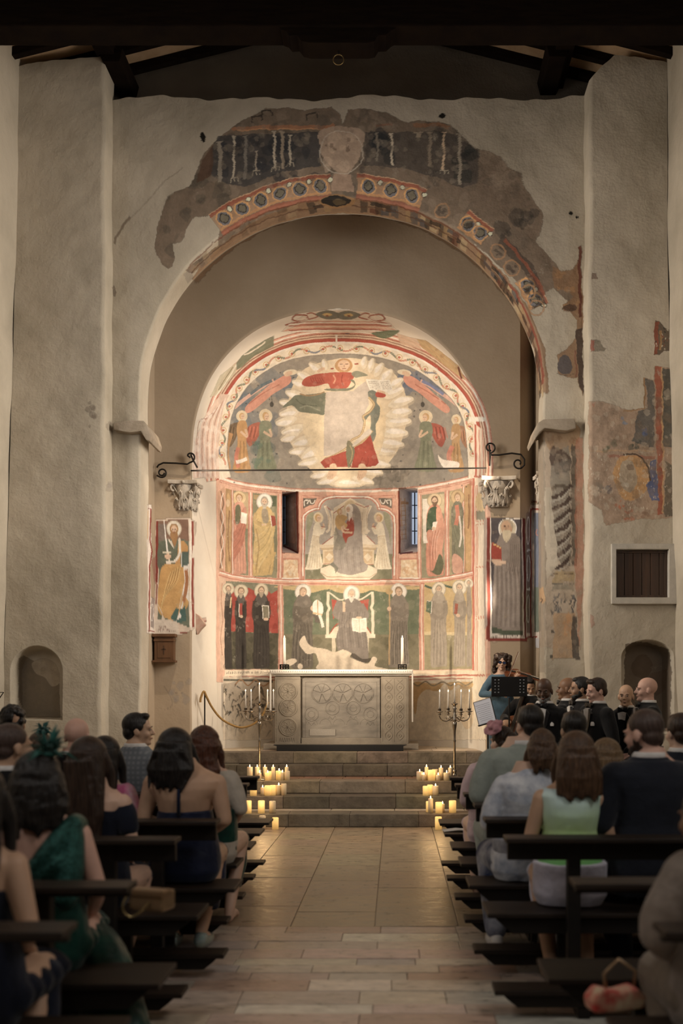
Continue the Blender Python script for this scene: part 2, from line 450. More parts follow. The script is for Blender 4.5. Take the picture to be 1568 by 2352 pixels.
# centre: throne with mother and child under a lobed arch
p.rect(500, 100, 1046, 585, (224, 158, 126))
for o in (0, 9, 16): p.line([(512+o, 580), (512+o, 118+o), (1034-o, 118+o), (1034-o, 580)], 3, (184, 88, 62), .85, sm=False)
ARCH = [(532, 582), (530, 270), (542, 226), (576, 204), (616, 196), (622, 170), (650, 142), (700, 132), (780, 130), (860, 132), (900, 142), (925, 168), (932, 196), (980, 204), (1006, 226), (1018, 270), (1016, 582)]
p.poly(ARCH, (172, 160, 144)); 
for o, c, w in ((9, WHT, 8), (2, (190, 90, 64), 4), (16, (190, 90, 64), 3)):
    p.line([(530, 560), (530, 270), (542, 226), (576, 204), (612, 198)], w, c, sm=True, off=o)
    p.line([(612, 198), (622, 168), (650, 142), (700, 132), (780, 130), (860, 132), (900, 142), (925, 168), (936, 198)], w, c, off=o)
    p.line([(936, 198), (980, 204), (1006, 226), (1018, 270), (1018, 560)], w, c, off=o)
for x0, q in ((522, 1), (1014, -1)):
    p.poly([(x0, 132), (x0+76*q, 132), (x0+60*q, 168), (x0+34*q, 172), (x0, 190)], (112, 100, 84))
    p.line([(x0+8*q, 176), (x0+8*q, 146), (x0+30*q, 146), (x0+22*q, 164)], 5, WHT); p.line([(x0+36*q, 140), (x0+44*q, 160), (x0+58*q, 158), (x0+66*q, 140)], 5, WHT)
p.rect(534, 440, 1014, 580, (134, 130, 96)); p.mott(540, 450, 1010, 575, (110, 112, 76), 16, 26, .3, 5)
# throne
p.poly([(690, 185), (780, 128), (860, 172), (878, 185), (880, 330), (690, 330)], (228, 206, 170))
p.line([(640, 170), (690, 212), (782, 146)], 4, RED, sm=False); p.line([(782, 146), (860, 182), (896, 170)], 4, RED, sm=False)
for q, xx in ((1, 640), (-1, 896)):
    p.line([(xx, 172), (xx+14*q, 208), (xx+24*q, 240), (xx+24*q, 300), (xx+8*q, 318)], 14, (236, 216, 182)); p.line([(xx+4*q, 178), (xx+22*q, 230), (xx+18*q, 300)], 4, (190, 160, 120), .8)
    p.line([(xx+40*q, 200), (xx+42*q, 300), (xx+38*q, 340)], 14, (230, 208, 172)); p.line([(xx+46*q, 210), (xx+48*q, 330)], 3, (186, 156, 116), .8)
p.poly([(625, 390), (690, 336), (870, 336), (920, 390)], (236, 216, 184)); p.line([(628, 386), (690, 340)], 4, RED, sm=False); p.line([(872, 340), (918, 382)], 4, RED, sm=False)
p.rect(612, 388, 932, 404, (226, 200, 160)); p.rect(620, 404, 924, 416, (200, 168, 122)); p.rect(632, 416, 912, 500, (230, 202, 158))
for x0 in (640, 850): p.poly([(x0, 424), (x0+54, 424), (x0+54, 490), (x0, 490)], (214, 178, 128)); p.poly([(x0+4, 456), (x0+27, 434), (x0+50, 456), (x0+27, 480)], (236, 212, 172))
p.line([(636, 496), (910, 496)], 4, RED, .8, sm=False)
p.poly([(618, 520), (680, 500), (880, 500), (932, 522), (930, 545), (890, 582), (650, 582), (618, 545)], (234, 212, 176)); p.line([(620, 544), (652, 568), (892, 568), (928, 544)], 4, (186, 152, 112), sm=False)
# madonna in grey mantle
p.ell(780, 178, 34, 38, (214, 186, 136), .9)
p.poly([(760, 180), (785, 160), (815, 170), (838, 210), (845, 260), (848, 340), (852, 420), (856, 480), (878, 500), (870, 530), (830, 545), (790, 555), (720, 548), (700, 520), (668, 500), (690, 480), (688, 420), (700, 370), (712, 340), (700, 300), (716, 260), (760, 250)], (158, 144, 130), sm=True)
p.poly([(760, 270), (796, 228), (803, 328), (770, 350), (758, 384), (740, 330)], (176, 60, 40), sm=True)
p.poly([(700, 290), (720, 330), (745, 350), (758, 400), (700, 420), (692, 360)], (128, 124, 104), .7, sm=True)
p.ell(776, 190, 22, 27, WHT); p.poly([(770, 214), (792, 206), (800, 262), (790, 232), (776, 262)], WHT); head(p, 774, 190, 15, (236, 220, 196), None, -1)
for a in range(8): p.line([(720+a*16, 400), (708+a*18, 460), (716+a*18, 535)], 4, (132, 118, 104) if a % 2 else (176, 162, 146), .6)
p.poly([(668, 500), (688, 486), (716, 520), (700, 550), (692, 520)], (118, 116, 98), .9)
# child
p.poly([(706, 224), (740, 222), (766, 236), (752, 262), (768, 280), (744, 308), (712, 300), (698, 262)], (200, 154, 84), sm=True)
p.line([(744, 280), (752, 300), (776, 306)], 9, SKIN); p.line([(736, 286), (745, 316), (796, 324)], 11, SKIN); head(p, 722, 206, 15, (196, 148, 80), None, 1)
# kneeling angels
for q, x in ((1, 600), (-1, 945)):
    p.poly([(x-22*q, 210), (x-54*q, 226), (x-62*q, 300), (x-58*q, 400), (x-50*q, 330), (x-30*q, 270)], (146, 148, 104), .75, sm=True)
    p.ell(x+4*q, 240, 27, 30, (228, 204, 160))
    p.poly([(x-18*q, 276), (x+6*q, 266), (x+22*q, 290), (x+44*q, 296), (x+30*q, 330), (x+12*q, 340), (x+16*q, 420), (x+30*q, 500), (x+4*q, 524), (x-62*q, 524), (x-60*q, 500), (x-44*q, 420), (x-30*q, 340)], (236, 218, 182), sm=True)
    for a in range(5): p.line([(x-22*q+a*8*q, 345), (x-30*q+a*10*q, 430), (x-48*q+a*16*q, 516)], 4, (200, 168, 120), .7)
    p.line([(x-30*q, 338), (x+14*q, 344)], 4, (206, 176, 130), sm=False); p.line([(x+20*q, 300), (x+36*q, 286), (x+30*q, 270)], 9, SKIN)
    head(p, x+2*q, 242, 17, (206, 156, 84), None, q); p.line([(x+20*q, 288), (x+42*q, 290)], 4, RED, sm=False)
# P4, P5, P6
p.poly([(1176, 112), (1302, 94), (1304, 572), (1176, 574)], (150, 140, 104)); p.poly([(1180, 134), (1216, 132), (1222, 370), (1186, 372)], WHT, .8); p.poly([(1262, 110), (1302, 106), (1302, 220), (1268, 200)], (216, 190, 140), .8)
saint(p, 1248, 104, 562, 92, (214, 132, 100), None, halo=(222, 190, 140), hair=(124, 92, 66), beard=(120, 90, 64), hs=1.05, arms=False, lean=4)
p.poly([(1222, 188), (1262, 184), (1270, 240), (1254, 300), (1216, 308), (1204, 320), (1206, 240)], (74, 96, 66), sm=True)
p.poly([(1258, 190), (1284, 200), (1304, 300), (1284, 460), (1252, 480), (1236, 380), (1210, 350), (1216, 320), (1256, 300)], (222, 146, 112), sm=True)
p.poly([(1274, 440), (1296, 480), (1288, 540), (1262, 556), (1206, 520), (1240, 530)], (86, 104, 72), .9, sm=True)
for a in range(6): p.line([(1280-a*8, 310), (1262-a*6, 380), (1262-a*8, 470)], 4, (188, 104, 74) if a % 2 else (240, 180, 150), .6)
p.poly([(1240, 264), (1266, 260), (1256, 306), (1236, 314)], WHT); p.ell(1246, 300, 12, 9, SKIN)
p.poly([(1186, 340), (1206, 344), (1214, 380), (1190, 384)], WHT, .9)
p.poly([(1330, 94), (1402, 76), (1404, 548), (1332, 560)], (166, 148, 102)); p.poly([(1334, 96), (1396, 84), (1396, 140), (1336, 150)], (210, 178, 120), .7)
saint(p, 1376, 88, 552, 66, (122, 118, 92), (128, 126, 96), halo=(206, 168, 112), hair=(170, 130, 84), sd=-1)
p.line([(1372, 170), (1378, 230), (1368, 280)], 22, (210, 110, 78), .9); p.line([(1388, 230), (1396, 330), (1386, 400)], 10, WHT, .8); p.poly([(1350, 440), (1400, 470), (1402, 545), (1350, 540)], (218, 150, 120), .85, sm=True)
p.poly([(1414, 66), (1452, 44), (1452, 536), (1416, 548)], (186, 140, 84)); p.poly([(1424, 180), (1446, 150), (1448, 500), (1424, 520)], (206, 156, 92), sm=True); p.line([(1438, 110), (1442, 220), (1436, 300)], 9, (148, 96, 60), .8)
# right border (strip of painted frames)
p.poly([(1456, 20), (1524, -20), (1530, 1110), (1460, 1120)], (238, 216, 184))
for y0, y1 in ((70, 250), (284, 505), (524, 780), (806, 1100)):
    p.line([(1486, y0), (1486, y1)], 4, SALM, sm=False); p.line([(1478, y0-8), (1478, y1+8)], 3, SALM, sm=False); p.line([(1478, y0-8), (1560, y0-14)], 4, SALM, sm=False); p.line([(1478, y1+8), (1560, y1+4)], 4, SALM, sm=False)
p.line([(1464, 16), (1464, 1110)], 13, (206, 104, 76), sm=False); p.rect(1440, 40, 1470, 62, (190, 96, 70), .6)
p.ell(1506, 150, 30, 56, (228, 194, 134)); p.rect(1480, 200, 1530, 250, (120, 126, 100), .8)
# --- middle band
MID = [(58, 545), (130, 566), (228, 582), (400, 592), (780, 597), (1170, 592), (1316, 576), (1410, 560), (1462, 548)]
p.line(MID, 30, (228, 164, 130)); p.line(MID, 6, WHT, off=5); p.line(MID, 4, (192, 88, 60), off=13); p.line(MID, 4, (192, 88, 60), off=-11)
# --- lower register
p.poly([(92, 588), (382, 612), (384, 1082), (90, 1078)], (128, 126, 96))
p.poly([(92, 640), (130, 612), (160, 640), (215, 628), (260, 650), (310, 625), (345, 660), (380, 640), (382, 882), (340, 880), (340, 874), (92, 870)], (182, 52, 36)); p.mott(100, 660, 375, 860, (150, 34, 24), 14, 22, .35, 3)
p.poly([(92, 870), (382, 880), (384, 1082), (90, 1078)], (92, 84, 62)); p.mott(100, 890, 375, 1070, (62, 58, 42), 30, 24, .4, 4)
for x, y, w in ((106, 600, 40), (176, 610, 60), (290, 606, 92)):
    saint(p, x, y, 1076, w, (66, 58, 50), None, halo=(222, 200, 160), hair=(150, 118, 84), beard=(176, 150, 120), hs=.98 if w > 50 else .8, arms=False, cape=(98, 88, 78))
    p.line([(x-w*.38, 700), (x-w*.42, 790), (x, 830)], w*.26, (74, 66, 56), .9); p.line([(x+w*.38, 700), (x+w*.42, 780), (x+w*.1, 830)], w*.26, (72, 64, 54), .9)
p.poly([(296, 724), (330, 726), (332, 794), (300, 796)], (128, 118, 90)); p.line([(296, 724), (330, 726), (332, 794), (300, 796), (296, 724)], 4, WHT, sm=False); p.ell(316, 800, 14, 9, SKIN)
p.poly([(166, 716), (184, 714), (186, 788), (168, 790)], (180, 54, 40)); p.line([(166, 716), (168, 790)], 4, WHT, sm=False); p.ell(180, 788, 9, 8, SKIN); p.line([(122, 680), (116, 740)], 8, (210, 176, 120))
p.poly([(412, 614), (1164, 616), (1162, 1082), (414, 1082)], (112, 120, 88))
p.mott(424, 640, 1150, 880, (88, 106, 76), 40, 40, .3, 9); p.poly([(414, 885), (1162, 885), (1162, 1082), (414, 1082)], (130, 120, 88)); p.mott(424, 890, 1150, 1075, (94, 88, 62), 40, 34, .32, 10)
p.poly([(414, 616), (1164, 618), (1160, 634), (1050, 640), (960, 652), (900, 640), (860, 655), (780, 660), (700, 650), (660, 636), (560, 656), (470, 640), (416, 632)], (206, 172, 108), .95, sm=True)
p.line([(640, 905), (930, 905)], 8, (196, 186, 150), .0, sm=False)
# monk with mitre
saint(p, 520, 608, 1075, 120, (112, 100, 84), None, hair=(170, 136, 100), hs=1.1, arms=False, cape=(124, 112, 96), lean=-6)
p.line([(490, 730), (486, 800), (560, 770)], 34, (106, 94, 78)); p.line([(556, 740), (600, 790), (600, 820)], 30, (110, 98, 82)); p.ell(584, 742, 24, 18, SKIN)
p.poly([(578, 770), (574, 716), (592, 696), (612, 704), (630, 724), (626, 776)], (240, 226, 204), sm=True); p.line([(600, 700), (602, 770)], 5, (200, 150, 90)); p.line([(572, 768), (628, 776)], 10, (214, 178, 120), sm=False)
p.line([(612, 776), (624, 810), (632, 846)], 16, (238, 222, 196), sm=False)
for a in range(6): p.line([(478+a*14, 830), (468+a*18, 930), (470+a*16, 1050)], 5, (84, 76, 62), .6)
# enthroned abbot
for q, x in ((1, 658), (-1, 906)):
    p.line([(x, 650), (x, 720), (x+8*q, 740), (x, 760), (x, 885)], 15, (226, 204, 168), sm=False); p.line([(x, 650), (x+60*q, 690), (x+90*q, 690)], 8, (226, 204, 168))
    p.poly([(x+20*q, 690), (x+70*q, 700), (x+60*q, 760), (x+30*q, 800)], (186, 62, 44)); p.line([(x+12*q, 880), (x+50*q, 830), (x+84*q, 826)], 8, RED)
    p.poly([(x-14*q, 884), (x+60*q, 884), (x+70*q, 905), (x-14*q, 905)], (230, 210, 174)); p.rect(min(x+22*q, x+42*q), 905, max(x+22*q, x+42*q), 985, (206, 186, 150)); p.poly([(x+10*q, 884), (x+40*q, 845), (x+74*q, 835), (x+70*q, 884)], (236, 212, 176), .9)
saint(p, 790, 616, 930, 150, (136, 122, 108), None, halo=WHT, hair=(190, 174, 150), beard=(222, 208, 184), hs=1.75, arms=False)
p.poly([(712, 870), (740, 850), (840, 862), (870, 880), (884, 1010), (872, 1040), (800, 1036), (780, 985), (720, 980), (704, 930)], (132, 118, 104), sm=True)
p.line([(730, 700), (706, 770), (764, 800)], 40, (134, 120, 106)); p.line([(840, 720), (868, 780), (850, 800)], 36, (134, 120, 106))
for a in range(8): p.line([(724+a*20, 760), (716+a*20, 830), (720+a*22, 960)], 4, (104, 92, 80) if a % 2 else (160, 146, 130), .6)
p.line([(750, 760), (748, 720), (752, 706)], 14, SKIN); p.line([(744, 716), (742, 700)], 5, SKIN, sm=False)
p.poly([(790, 794), (832, 800), (872, 794), (872, 872), (832, 876), (792, 868)], (238, 224, 196)); p.line([(832, 800), (832, 874)], 3, (190, 168, 130), sm=False); p.ell(830, 794, 16, 7, SKIN)
for a in range(5): p.line([(798, 812+a*11), (826, 814+a*11)], 2, (180, 158, 126), .7, sm=False); p.line([(838, 814+a*11), (866, 811+a*11)], 2, (180, 158, 126), .7, sm=False)
# monk with staff
saint(p, 1050, 606, 1070, 112, (134, 120, 102), None, hair=(160, 126, 90), hs=1.1, arms=False, cape=(140, 126, 108))
p.line([(1010, 720), (1004, 760), (1060, 790)], 30, (128, 114, 98)); p.line([(1090, 710), (1092, 780), (1050, 800)], 26, (130, 116, 98))
p.line([(998, 660), (1000, 860), (998, 1056)], 7, (188, 146, 84)); p.ell(998, 650, 20, 16, (200, 160, 96)); p.ell(996, 744, 12, 12, SKIN)
for a in range(8): p.line([(1014+a*11, 810), (1010+a*12, 930), (1008+a*13, 1050)], 4, (92, 82, 68), .7)
# losses in the lower centre
p.poly([(500, 930), (528, 892), (546, 930), (580, 955), (640, 965), (690, 985), (740, 972), (786, 990), (780, 1012), (830, 1030), (880, 1046), (910, 1008), (932, 1022), (920, 1060), (980, 1084), (620, 1084), (606, 1040), (588, 990), (548, 994), (520, 970)], (226, 200, 164), sm=True)
p.poly([(428, 1030), (470, 1018), (488, 1034), (450, 1058), (432, 1052)], (226, 200, 164), sm=True); p.ell(504, 1062, 14, 16, (226, 200, 164))
p.poly([(786, 1004), (800, 990), (850, 1020), (900, 1016), (880, 1040), (820, 1030)], (74, 64, 52), .8, sm=True)
# right group of monks
p.poly([(1190, 600), (1458, 578), (1458, 1078), (1192, 1082)], (206, 170, 104)); p.mott(1200, 640, 1450, 880, (188, 146, 82), 20, 22, .35, 12)
p.line([(1192, 614), (1240, 628), (1290, 612), (1345, 626), (1372, 604), (1400, 612), (1420, 596), (1446, 600)], 12, (84, 104, 82)); p.poly([(1192, 884), (1458, 884), (1458, 1078), (1192, 1082)], (158, 142, 98)); p.rect(1194, 872, 1450, 890, (226, 196, 136), .8)
for x, y, w in ((1272, 598, 92), (1388, 588, 66), (1440, 578, 26)):
    saint(p, x, y, 1066, w, (160, 142, 118), None, halo=(236, 216, 180), hair=(170, 150, 120), beard=(190, 172, 144), hs=.98 if w > 40 else .6, arms=False, cape=(172, 154, 130))
    p.line([(x-w*.38, 700), (x-w*.42, 770), (x, 800)], w*.26, (150, 132, 110), .9); p.line([(x+w*.38, 700), (x+w*.42, 770), (x, 800)], w*.26, (148, 132, 110), .9)
p.poly([(1206, 698), (1236, 706), (1230, 772), (1202, 760)], (94, 116, 84)); p.line([(1206, 698), (1236, 706), (1230, 772)], 4, WHT, sm=False)
p.poly([(1364, 714), (1380, 716), (1374, 776), (1358, 770)], (168, 76, 52)); p.ell(1378, 780, 12, 9, SKIN)
for q in [(396, 612, 398, 1080, 26), (1176, 608, 1178, 1082, 24)]: vrule(*q)
# dado
p.poly([(86, 1082), (1462, 1086), (1530, 1090), (1530, 1180), (80, 1180)], (234, 208, 170)); p.line([(84, 1120), (780, 1126), (1460, 1112), (1530, 1116)], 9, (196, 96, 68)); p.line([(1130, 1098), (1460, 1092)], 14, (238, 204, 160), sm=False); p.line([(84, 1136), (780, 1140), (1460, 1130)], 5, (206, 116, 84))
R = random.Random(3); x = 96
while x < 335:                                    # faded gothic lettering, strokes only
    h_ = R.choice([9, 12, 15]); p.line([(x, 1104), (x + R.uniform(-2, 3), 1104 - h_)], 2.4, (92, 70, 56), .8, sm=False)
    if R.random() < .5: p.line([(x, 1103), (x+5, 1100 - h_*.4)], 2.2, (92, 70, 56), .8, sm=False)
    x += R.choice([4, 5, 6, 10])
for sd, cc, n_, r_ in ((711, (236, 212, 178), 190, 12), (712, (112, 96, 76), 130, 10), (713, (214, 186, 150), 70, 28)): p.mott(60, 60, 1500, 860, cc, n_, r_, .08, sd)
# velarium below the dado (seen beside the altar)
p = Pen(440, 1400, 0.4337, GA)
p.poly([(165, 352), (420, 362), (430, 700), (165, 700)], (226, 200, 164)); p.line([(168, 372), (430, 380)], 12, (106, 100, 80), sm=False); p.line([(228, 400), (262, 372), (300, 404), (340, 374), (380, 406), (420, 378)], 7, (200, 140, 80))
R = random.Random(5)
for i in range(92):
    x = R.uniform(172, 424); y = R.uniform(385, 640); l = R.uniform(12, 44); d = R.uniform(-14, 14)
    p.line([(x, y), (x + d, y + l*.5), (x + d*1.7, y + l)], R.uniform(5, 14), R.choice([(92, 86, 74), (118, 104, 84), (140, 116, 84), (84, 80, 72)]), .85, w1=2)
p.poly([(170, 560), (430, 590), (430, 700), (165, 700)], (232, 206, 170), .5)
p.poly([(1150, 380), (1530, 372), (1560, 700), (1150, 700)], (236, 212, 174))
p.poly([(1172, 392), (1240, 388), (1300, 394), (1380, 386), (1480, 384), (1484, 410), (1440, 420), (1410, 400), (1370, 430), (1340, 392), (1300, 434), (1240, 424), (1200, 470), (1190, 545), (1178, 540)], (216, 166, 92), .95, sm=True)
p.line([(1172, 388), (1200, 402), (1240, 380), (1280, 404), (1330, 384), (1370, 404), (1410, 384), (1450, 402), (1486, 380)], 7, (150, 128, 92))
for a in range(8): p.line([(1350+a*18, 400), (1344+a*20, 480), (1340+a*22, 560)], 5, (214, 178, 126), .5)
p.poly([(1392, 440), (1480, 420), (1490, 600), (1440, 620)], (226, 184, 124), .6, sm=True)

# ================= conch
p = Pen(480, 680, 0.4145, GA)
AP = [(84, 1010), (60, 900), (64, 780), (90, 650), (130, 555), (190, 468), (280, 392), (400, 330), (540, 294), (700, 280), (860, 288), (1000, 312), (1130, 360), (1250, 430), (1350, 520), (1420, 620), (1456, 720), (1470, 850), (1474, 1010)]
p.poly([tuple(q) for q in spl(AP, False, 8)] + [(1480, 978), (1410, 1004), (1300, 1027), (1160, 1052), (1050, 1064), (780, 1069), (500, 1065), (250, 1042), (60, 994)], (152, 140, 122))
p.mott(90, 380, 1460, 1080, (124, 120, 108), 60, 60, .25, 21); p.mott(120, 420, 520, 760, (82, 108, 122), 22, 60, .35, 22); p.mott(1020, 400, 1400, 560, (72, 100, 130), 22, 50, .4, 23); p.mott(240, 780, 380, 1000, (74, 112, 104), 12, 44, .35, 24); p.mott(900, 960, 1120, 1060, (96, 88, 76), 10, 40, .4, 25)
R = random.Random(9)
for i in range(110):
    x = R.uniform(130, 1430); y = R.uniform(420, 1060); s_ = R.uniform(4, 7)
    for a in (0, 1.05, 2.1): p.line([(x - s_*math.cos(a), y - s_*math.sin(a)), (x + s_*math.cos(a), y + s_*math.sin(a))], 2, (66, 66, 70), .75, sm=False)
# cloud mandorla
p.poly([(745, 345), (620, 365), (520, 410), (460, 500), (430, 620), (420, 720), (470, 850), (560, 960), (660, 1045), (760, 1062), (860, 1045), (960, 960), (1040, 860), (1085, 740), (1105, 620), (1060, 480), (990, 400), (870, 355)], (226, 200, 158), sm=True)
def cloud(x, y, rx, ry, rot):
    ca, sa = math.cos(rot), math.sin(rot)
    def T(q): return [(x + a*rx*ca - b*ry*sa, y + a*rx*sa + b*ry*ca) for a, b in q]
    p.poly(T([(-1, 0.3), (-.7, -.55), (-.1, -1), (.5, -.85), (1.0, -.4), (1.12, .25), (.9, .65), (.3, .95), (-.4, .85)]), (206, 182, 146), .5, sm=True)
    p.poly(T([(-1, .1), (-.6, -.6), (-.1, -.95), (.5, -.75), (1.0, -.35), (1.05, .1), (.8, .35), (.2, .6), (-.5, .6)]), (238, 219, 184), .8, sm=True)
    p.poly(T([(-.5, -.2), (0, -.75), (.6, -.5), (.9, -.1), (.2, .1)]), (248, 236, 212), .8, sm=True)
for x, y, rx, ry, rt in [(590,392,40,26,-2.6),(530,440,44,26,-2.7),(500,480,40,26,-2.9),(470,540,46,30,-2.9),(430,590,40,24,-3.0),(450,640,60,34,2.95),(430,690,60,34,2.95),(470,740,66,36,2.9),(450,780,52,30,2.8),
        (520,800,60,34,2.8),(500,856,54,26,2.95),(560,860,60,34,2.5),(560,914,66,26,2.9),(620,985,56,26,2.9),(660,1020,60,26,2.9),(850,1020,60,28,.3),(900,975,60,26,.1),(930,930,70,28,.15),(960,860,70,30,.1),(1000,820,74,34,.05),(1020,760,76,38,0),
        (1040,700,76,36,-.1),(1050,650,70,38,-.15),(1060,590,72,36,-.25),(1020,540,60,36,-.4),(1030,490,50,30,-.6),(980,450,50,34,-.9),(940,410,44,26,-1.0),(900,385,40,24,-1.3),(860,372,34,24,-1.4),(640,380,30,22,-1.8),(760,1040,80,24,.0)]:
    cloud(x, y, rx, ry, rt)
p.poly([(640, 560), (560, 640), (520, 720), (560, 840), (640, 930), (640, 700)], (232, 206, 160), .75, sm=True); p.poly([(900, 560), (960, 620), (980, 720), (950, 860), (900, 900), (890, 700)], (226, 196, 146), .75, sm=True)
# seated figure: remains of robe and mantle round the loss
p.ell(742, 378, 78, 34, (232, 206, 168)); p.line([(690, 402), (672, 404)], 8, RED); p.line([(735, 350), (752, 352)], 8, RED); p.line([(806, 378), (828, 376)], 9, RED)
p.ell(745, 386, 50, 40, (196, 140, 78)); p.ell(746, 384, 34, 30, SKIN); p.line([(724, 378), (740, 378)], 4, (120, 74, 50)); p.line([(754, 378), (770, 378)], 4, (120, 74, 50)); p.line([(747, 380), (749, 396)], 3, (178, 120, 84)); p.line([(736, 404), (758, 404)], 4, (160, 84, 60)); p.line([(716, 392), (730, 412), (760, 414), (778, 394)], 6, (186, 128, 72), .8)
p.line([(600, 420), (622, 405), (640, 402)], 16, SKIN)
p.poly([(512, 480), (535, 450), (590, 432), (680, 424), (770, 424), (812, 432), (790, 470), (760, 512), (680, 516), (655, 486), (590, 500), (530, 498)], (192, 72, 48), sm=True)
for a in range(6): p.line([(560+a*12, 450), (570+a*13, 474), (600+a*8, 484)], 4, (158, 50, 34), .8)
p.line([(686, 440), (700, 460), (690, 486)], 8, (228, 150, 110), .8); p.line([(740, 436), (735, 470), (745, 500)], 6, (152, 46, 32), .8)
p.poly([(655, 515), (760, 512), (800, 500), (806, 486), (782, 466), (800, 464), (812, 488), (800, 512), (760, 526), (690, 528), (640, 522)], (124, 126, 100), sm=True)
p.poly([(790, 430), (820, 415), (880, 436), (840, 448), (812, 452)], (130, 134, 108), .9, sm=True)
p.poly([(406, 616), (450, 572), (480, 548), (560, 545), (640, 536), (646, 560), (640, 655), (600, 655), (560, 650), (500, 640), (460, 606)], (118, 122, 98), sm=True)
p.line([(500, 540), (550, 552), (600, 546), (640, 532)], 7, (168, 130, 84)); p.line([(480, 570), (520, 600), (600, 610)], 6, (92, 96, 76), .7); p.line([(500, 620), (550, 610), (620, 640)], 6, (146, 148, 120), .7)
p.poly([(650, 532), (800, 526), (828, 500), (868, 470), (892, 520), (880, 560), (884, 600), (864, 640), (852, 690), (866, 715), (840, 780), (770, 800), (755, 850), (690, 880), (634, 886), (636, 700)], (196, 178, 158), sm=False)
p.poly([(868, 458), (1000, 466), (1020, 540), (890, 524)], (240, 228, 204)); R = random.Random(2)
for r_ in range(5):
    for q in (0, 1):
        x = 884 + q*66 + r_*3; 
        while x < 934 + q*62 + r_*3:
            p.line([(x, 470 + r_*10 + q*1), (x + R.uniform(-1, 2), 477 + r_*10 + q*1)], 2, (120, 96, 78), .75, sm=False); x += R.choice([3.5, 4.5, 6])
p.poly([(880, 530), (905, 520), (930, 540), (926, 590), (946, 620), (940, 680), (922, 720), (926, 770), (906, 810), (880, 790), (896, 720), (890, 660), (856, 700), (850, 665), (890, 630), (910, 600), (884, 560)], (116, 122, 106), sm=True)
p.line([(884, 560), (912, 600), (890, 640), (852, 668), (862, 700), (840, 770), (790, 800), (764, 840), (700, 880), (640, 902)], 13, (172, 138, 92)); p.line([(884, 560), (912, 600), (890, 640), (852, 668), (862, 700), (840, 770), (790, 800), (764, 840), (700, 880), (640, 902)], 4, (216, 186, 130))
p.poly([(920, 540), (940, 528), (976, 546), (970, 562), (930, 560)], (190, 60, 42), sm=True); p.line([(930, 524), (952, 530), (972, 538)], 12, SKIN)
p.poly([(616, 920), (640, 900), (700, 880), (760, 858), (776, 850), (790, 950), (690, 950), (640, 952)], (178, 56, 38), sm=False); p.poly([(806, 838), (850, 816), (896, 772), (918, 850), (940, 922), (920, 940), (850, 950), (790, 952)], (178, 54, 36), sm=False)
p.poly([(770, 800), (800, 830), (806, 880), (776, 954), (762, 900), (760, 850)], (122, 118, 88), sm=True); p.line([(800, 836), (860, 800), (905, 748)], 12, (186, 150, 98)); p.line([(780, 830), (796, 870), (780, 930)], 4, (176, 150, 96))
p.poly([(800, 820), (880, 740), (900, 760), (850, 800), (804, 834)], (206, 190, 168), sm=True)
for a, (x0, x1) in enumerate([(640, 700), (660, 740), (830, 850), (860, 900)]): p.line([(x0+20, 905 - a*6), ((x0+x1)/2, 925), (x0, 946)], 4, (140, 36, 26), .7)
for x, q in ((690, -1), (850, 1)):
    p.poly([(x+12, 932), (x-18, 934), (x-24, 966), (x-34+q*4, 1006), (x-20, 1020), (x+10, 1000), (x+22, 970)], (226, 184, 142), sm=True)
    for a in range(3): p.line([(x-22+a*9, 985), (x-26+a*10, 1008)], 2.5, (170, 118, 82), .7, sm=False)
# angels: left pair, right pair, two flying above
def angel(x, y, w, h, robe, wing, q, hair=(206, 156, 90), halo=(226, 200, 156)):
    p.poly([(x-q*w*.2, y+h*.2), (x-q*w*.8, y+h*.24), (x-q*w*1.0, y+h*.42), (x-q*w*.8, y+h*.6), (x-q*w*.4, y+h*.46)], wing, .92, sm=True)
    for a in range(7): p.line([(x-q*w*(.4+a*.09), y+h*.26), (x-q*w*(.5+a*.1), y+h*(.44+.02*(a % 3)))], 4, dk(wing, .7 if a % 2 else 1.2), .8, sm=False)
    p.ell(x, y+h*.08, w*.34, w*.36, halo)
    p.poly([(x-w*.22, y+h*.17), (x+w*.22, y+h*.17), (x+w*.34, y+h*.34), (x+w*.26, y+h*.5), (x+w*.44, y+h*.8), (x+w*.5, y+h), (x-w*.5, y+h), (x-w*.4, y+h*.75), (x-w*.28, y+h*.5), (x-w*.34, y+h*.32)], robe, sm=True)
    for a in range(5): p.line([(x-w*.2+a*w*.1, y+h*.5), (x-w*.3+a*w*.15, y+h*.96)], 4, dk(robe, .8 if a % 2 else 1.15), .7)
    p.line([(x-q*w*.1, y+h*.34), (x+q*w*.3, y+h*.42), (x+q*w*.2, y+h*.3)], 13, SKIN, .9); head(p, x, y+h*.085, w*.17, hair, None, q)
angel(312, 640, 110, 320, (128, 134, 102), (186, 84, 54), 1); p.mott(250, 800, 330, 950, (84, 120, 100), 6, 26, .5, 31)
angel(182, 640, 90, 330, (198, 140, 70), (120, 92, 60), 1); p.line([(160, 840), (150, 900), (165, 950)], 22, (214, 110, 80), .9); p.line([(150, 920), (180, 912), (210, 900)], 20, WHT, .9); p.line([(120, 760), (96, 860), (110, 960)], 26, (196, 134, 66), .8)
angel(1200, 645, 110, 320, (126, 130, 100), (178, 66, 44), -1); angel(1368, 660, 80, 310, (186, 138, 78), (170, 110, 70), -1)
p.line([(1350, 830), (1330, 880), (1340, 940)], 26, (220, 118, 90), .9); p.poly([(1268, 880), (1300, 905), (1380, 920), (1376, 955), (1300, 950)], WHT, sm=True)
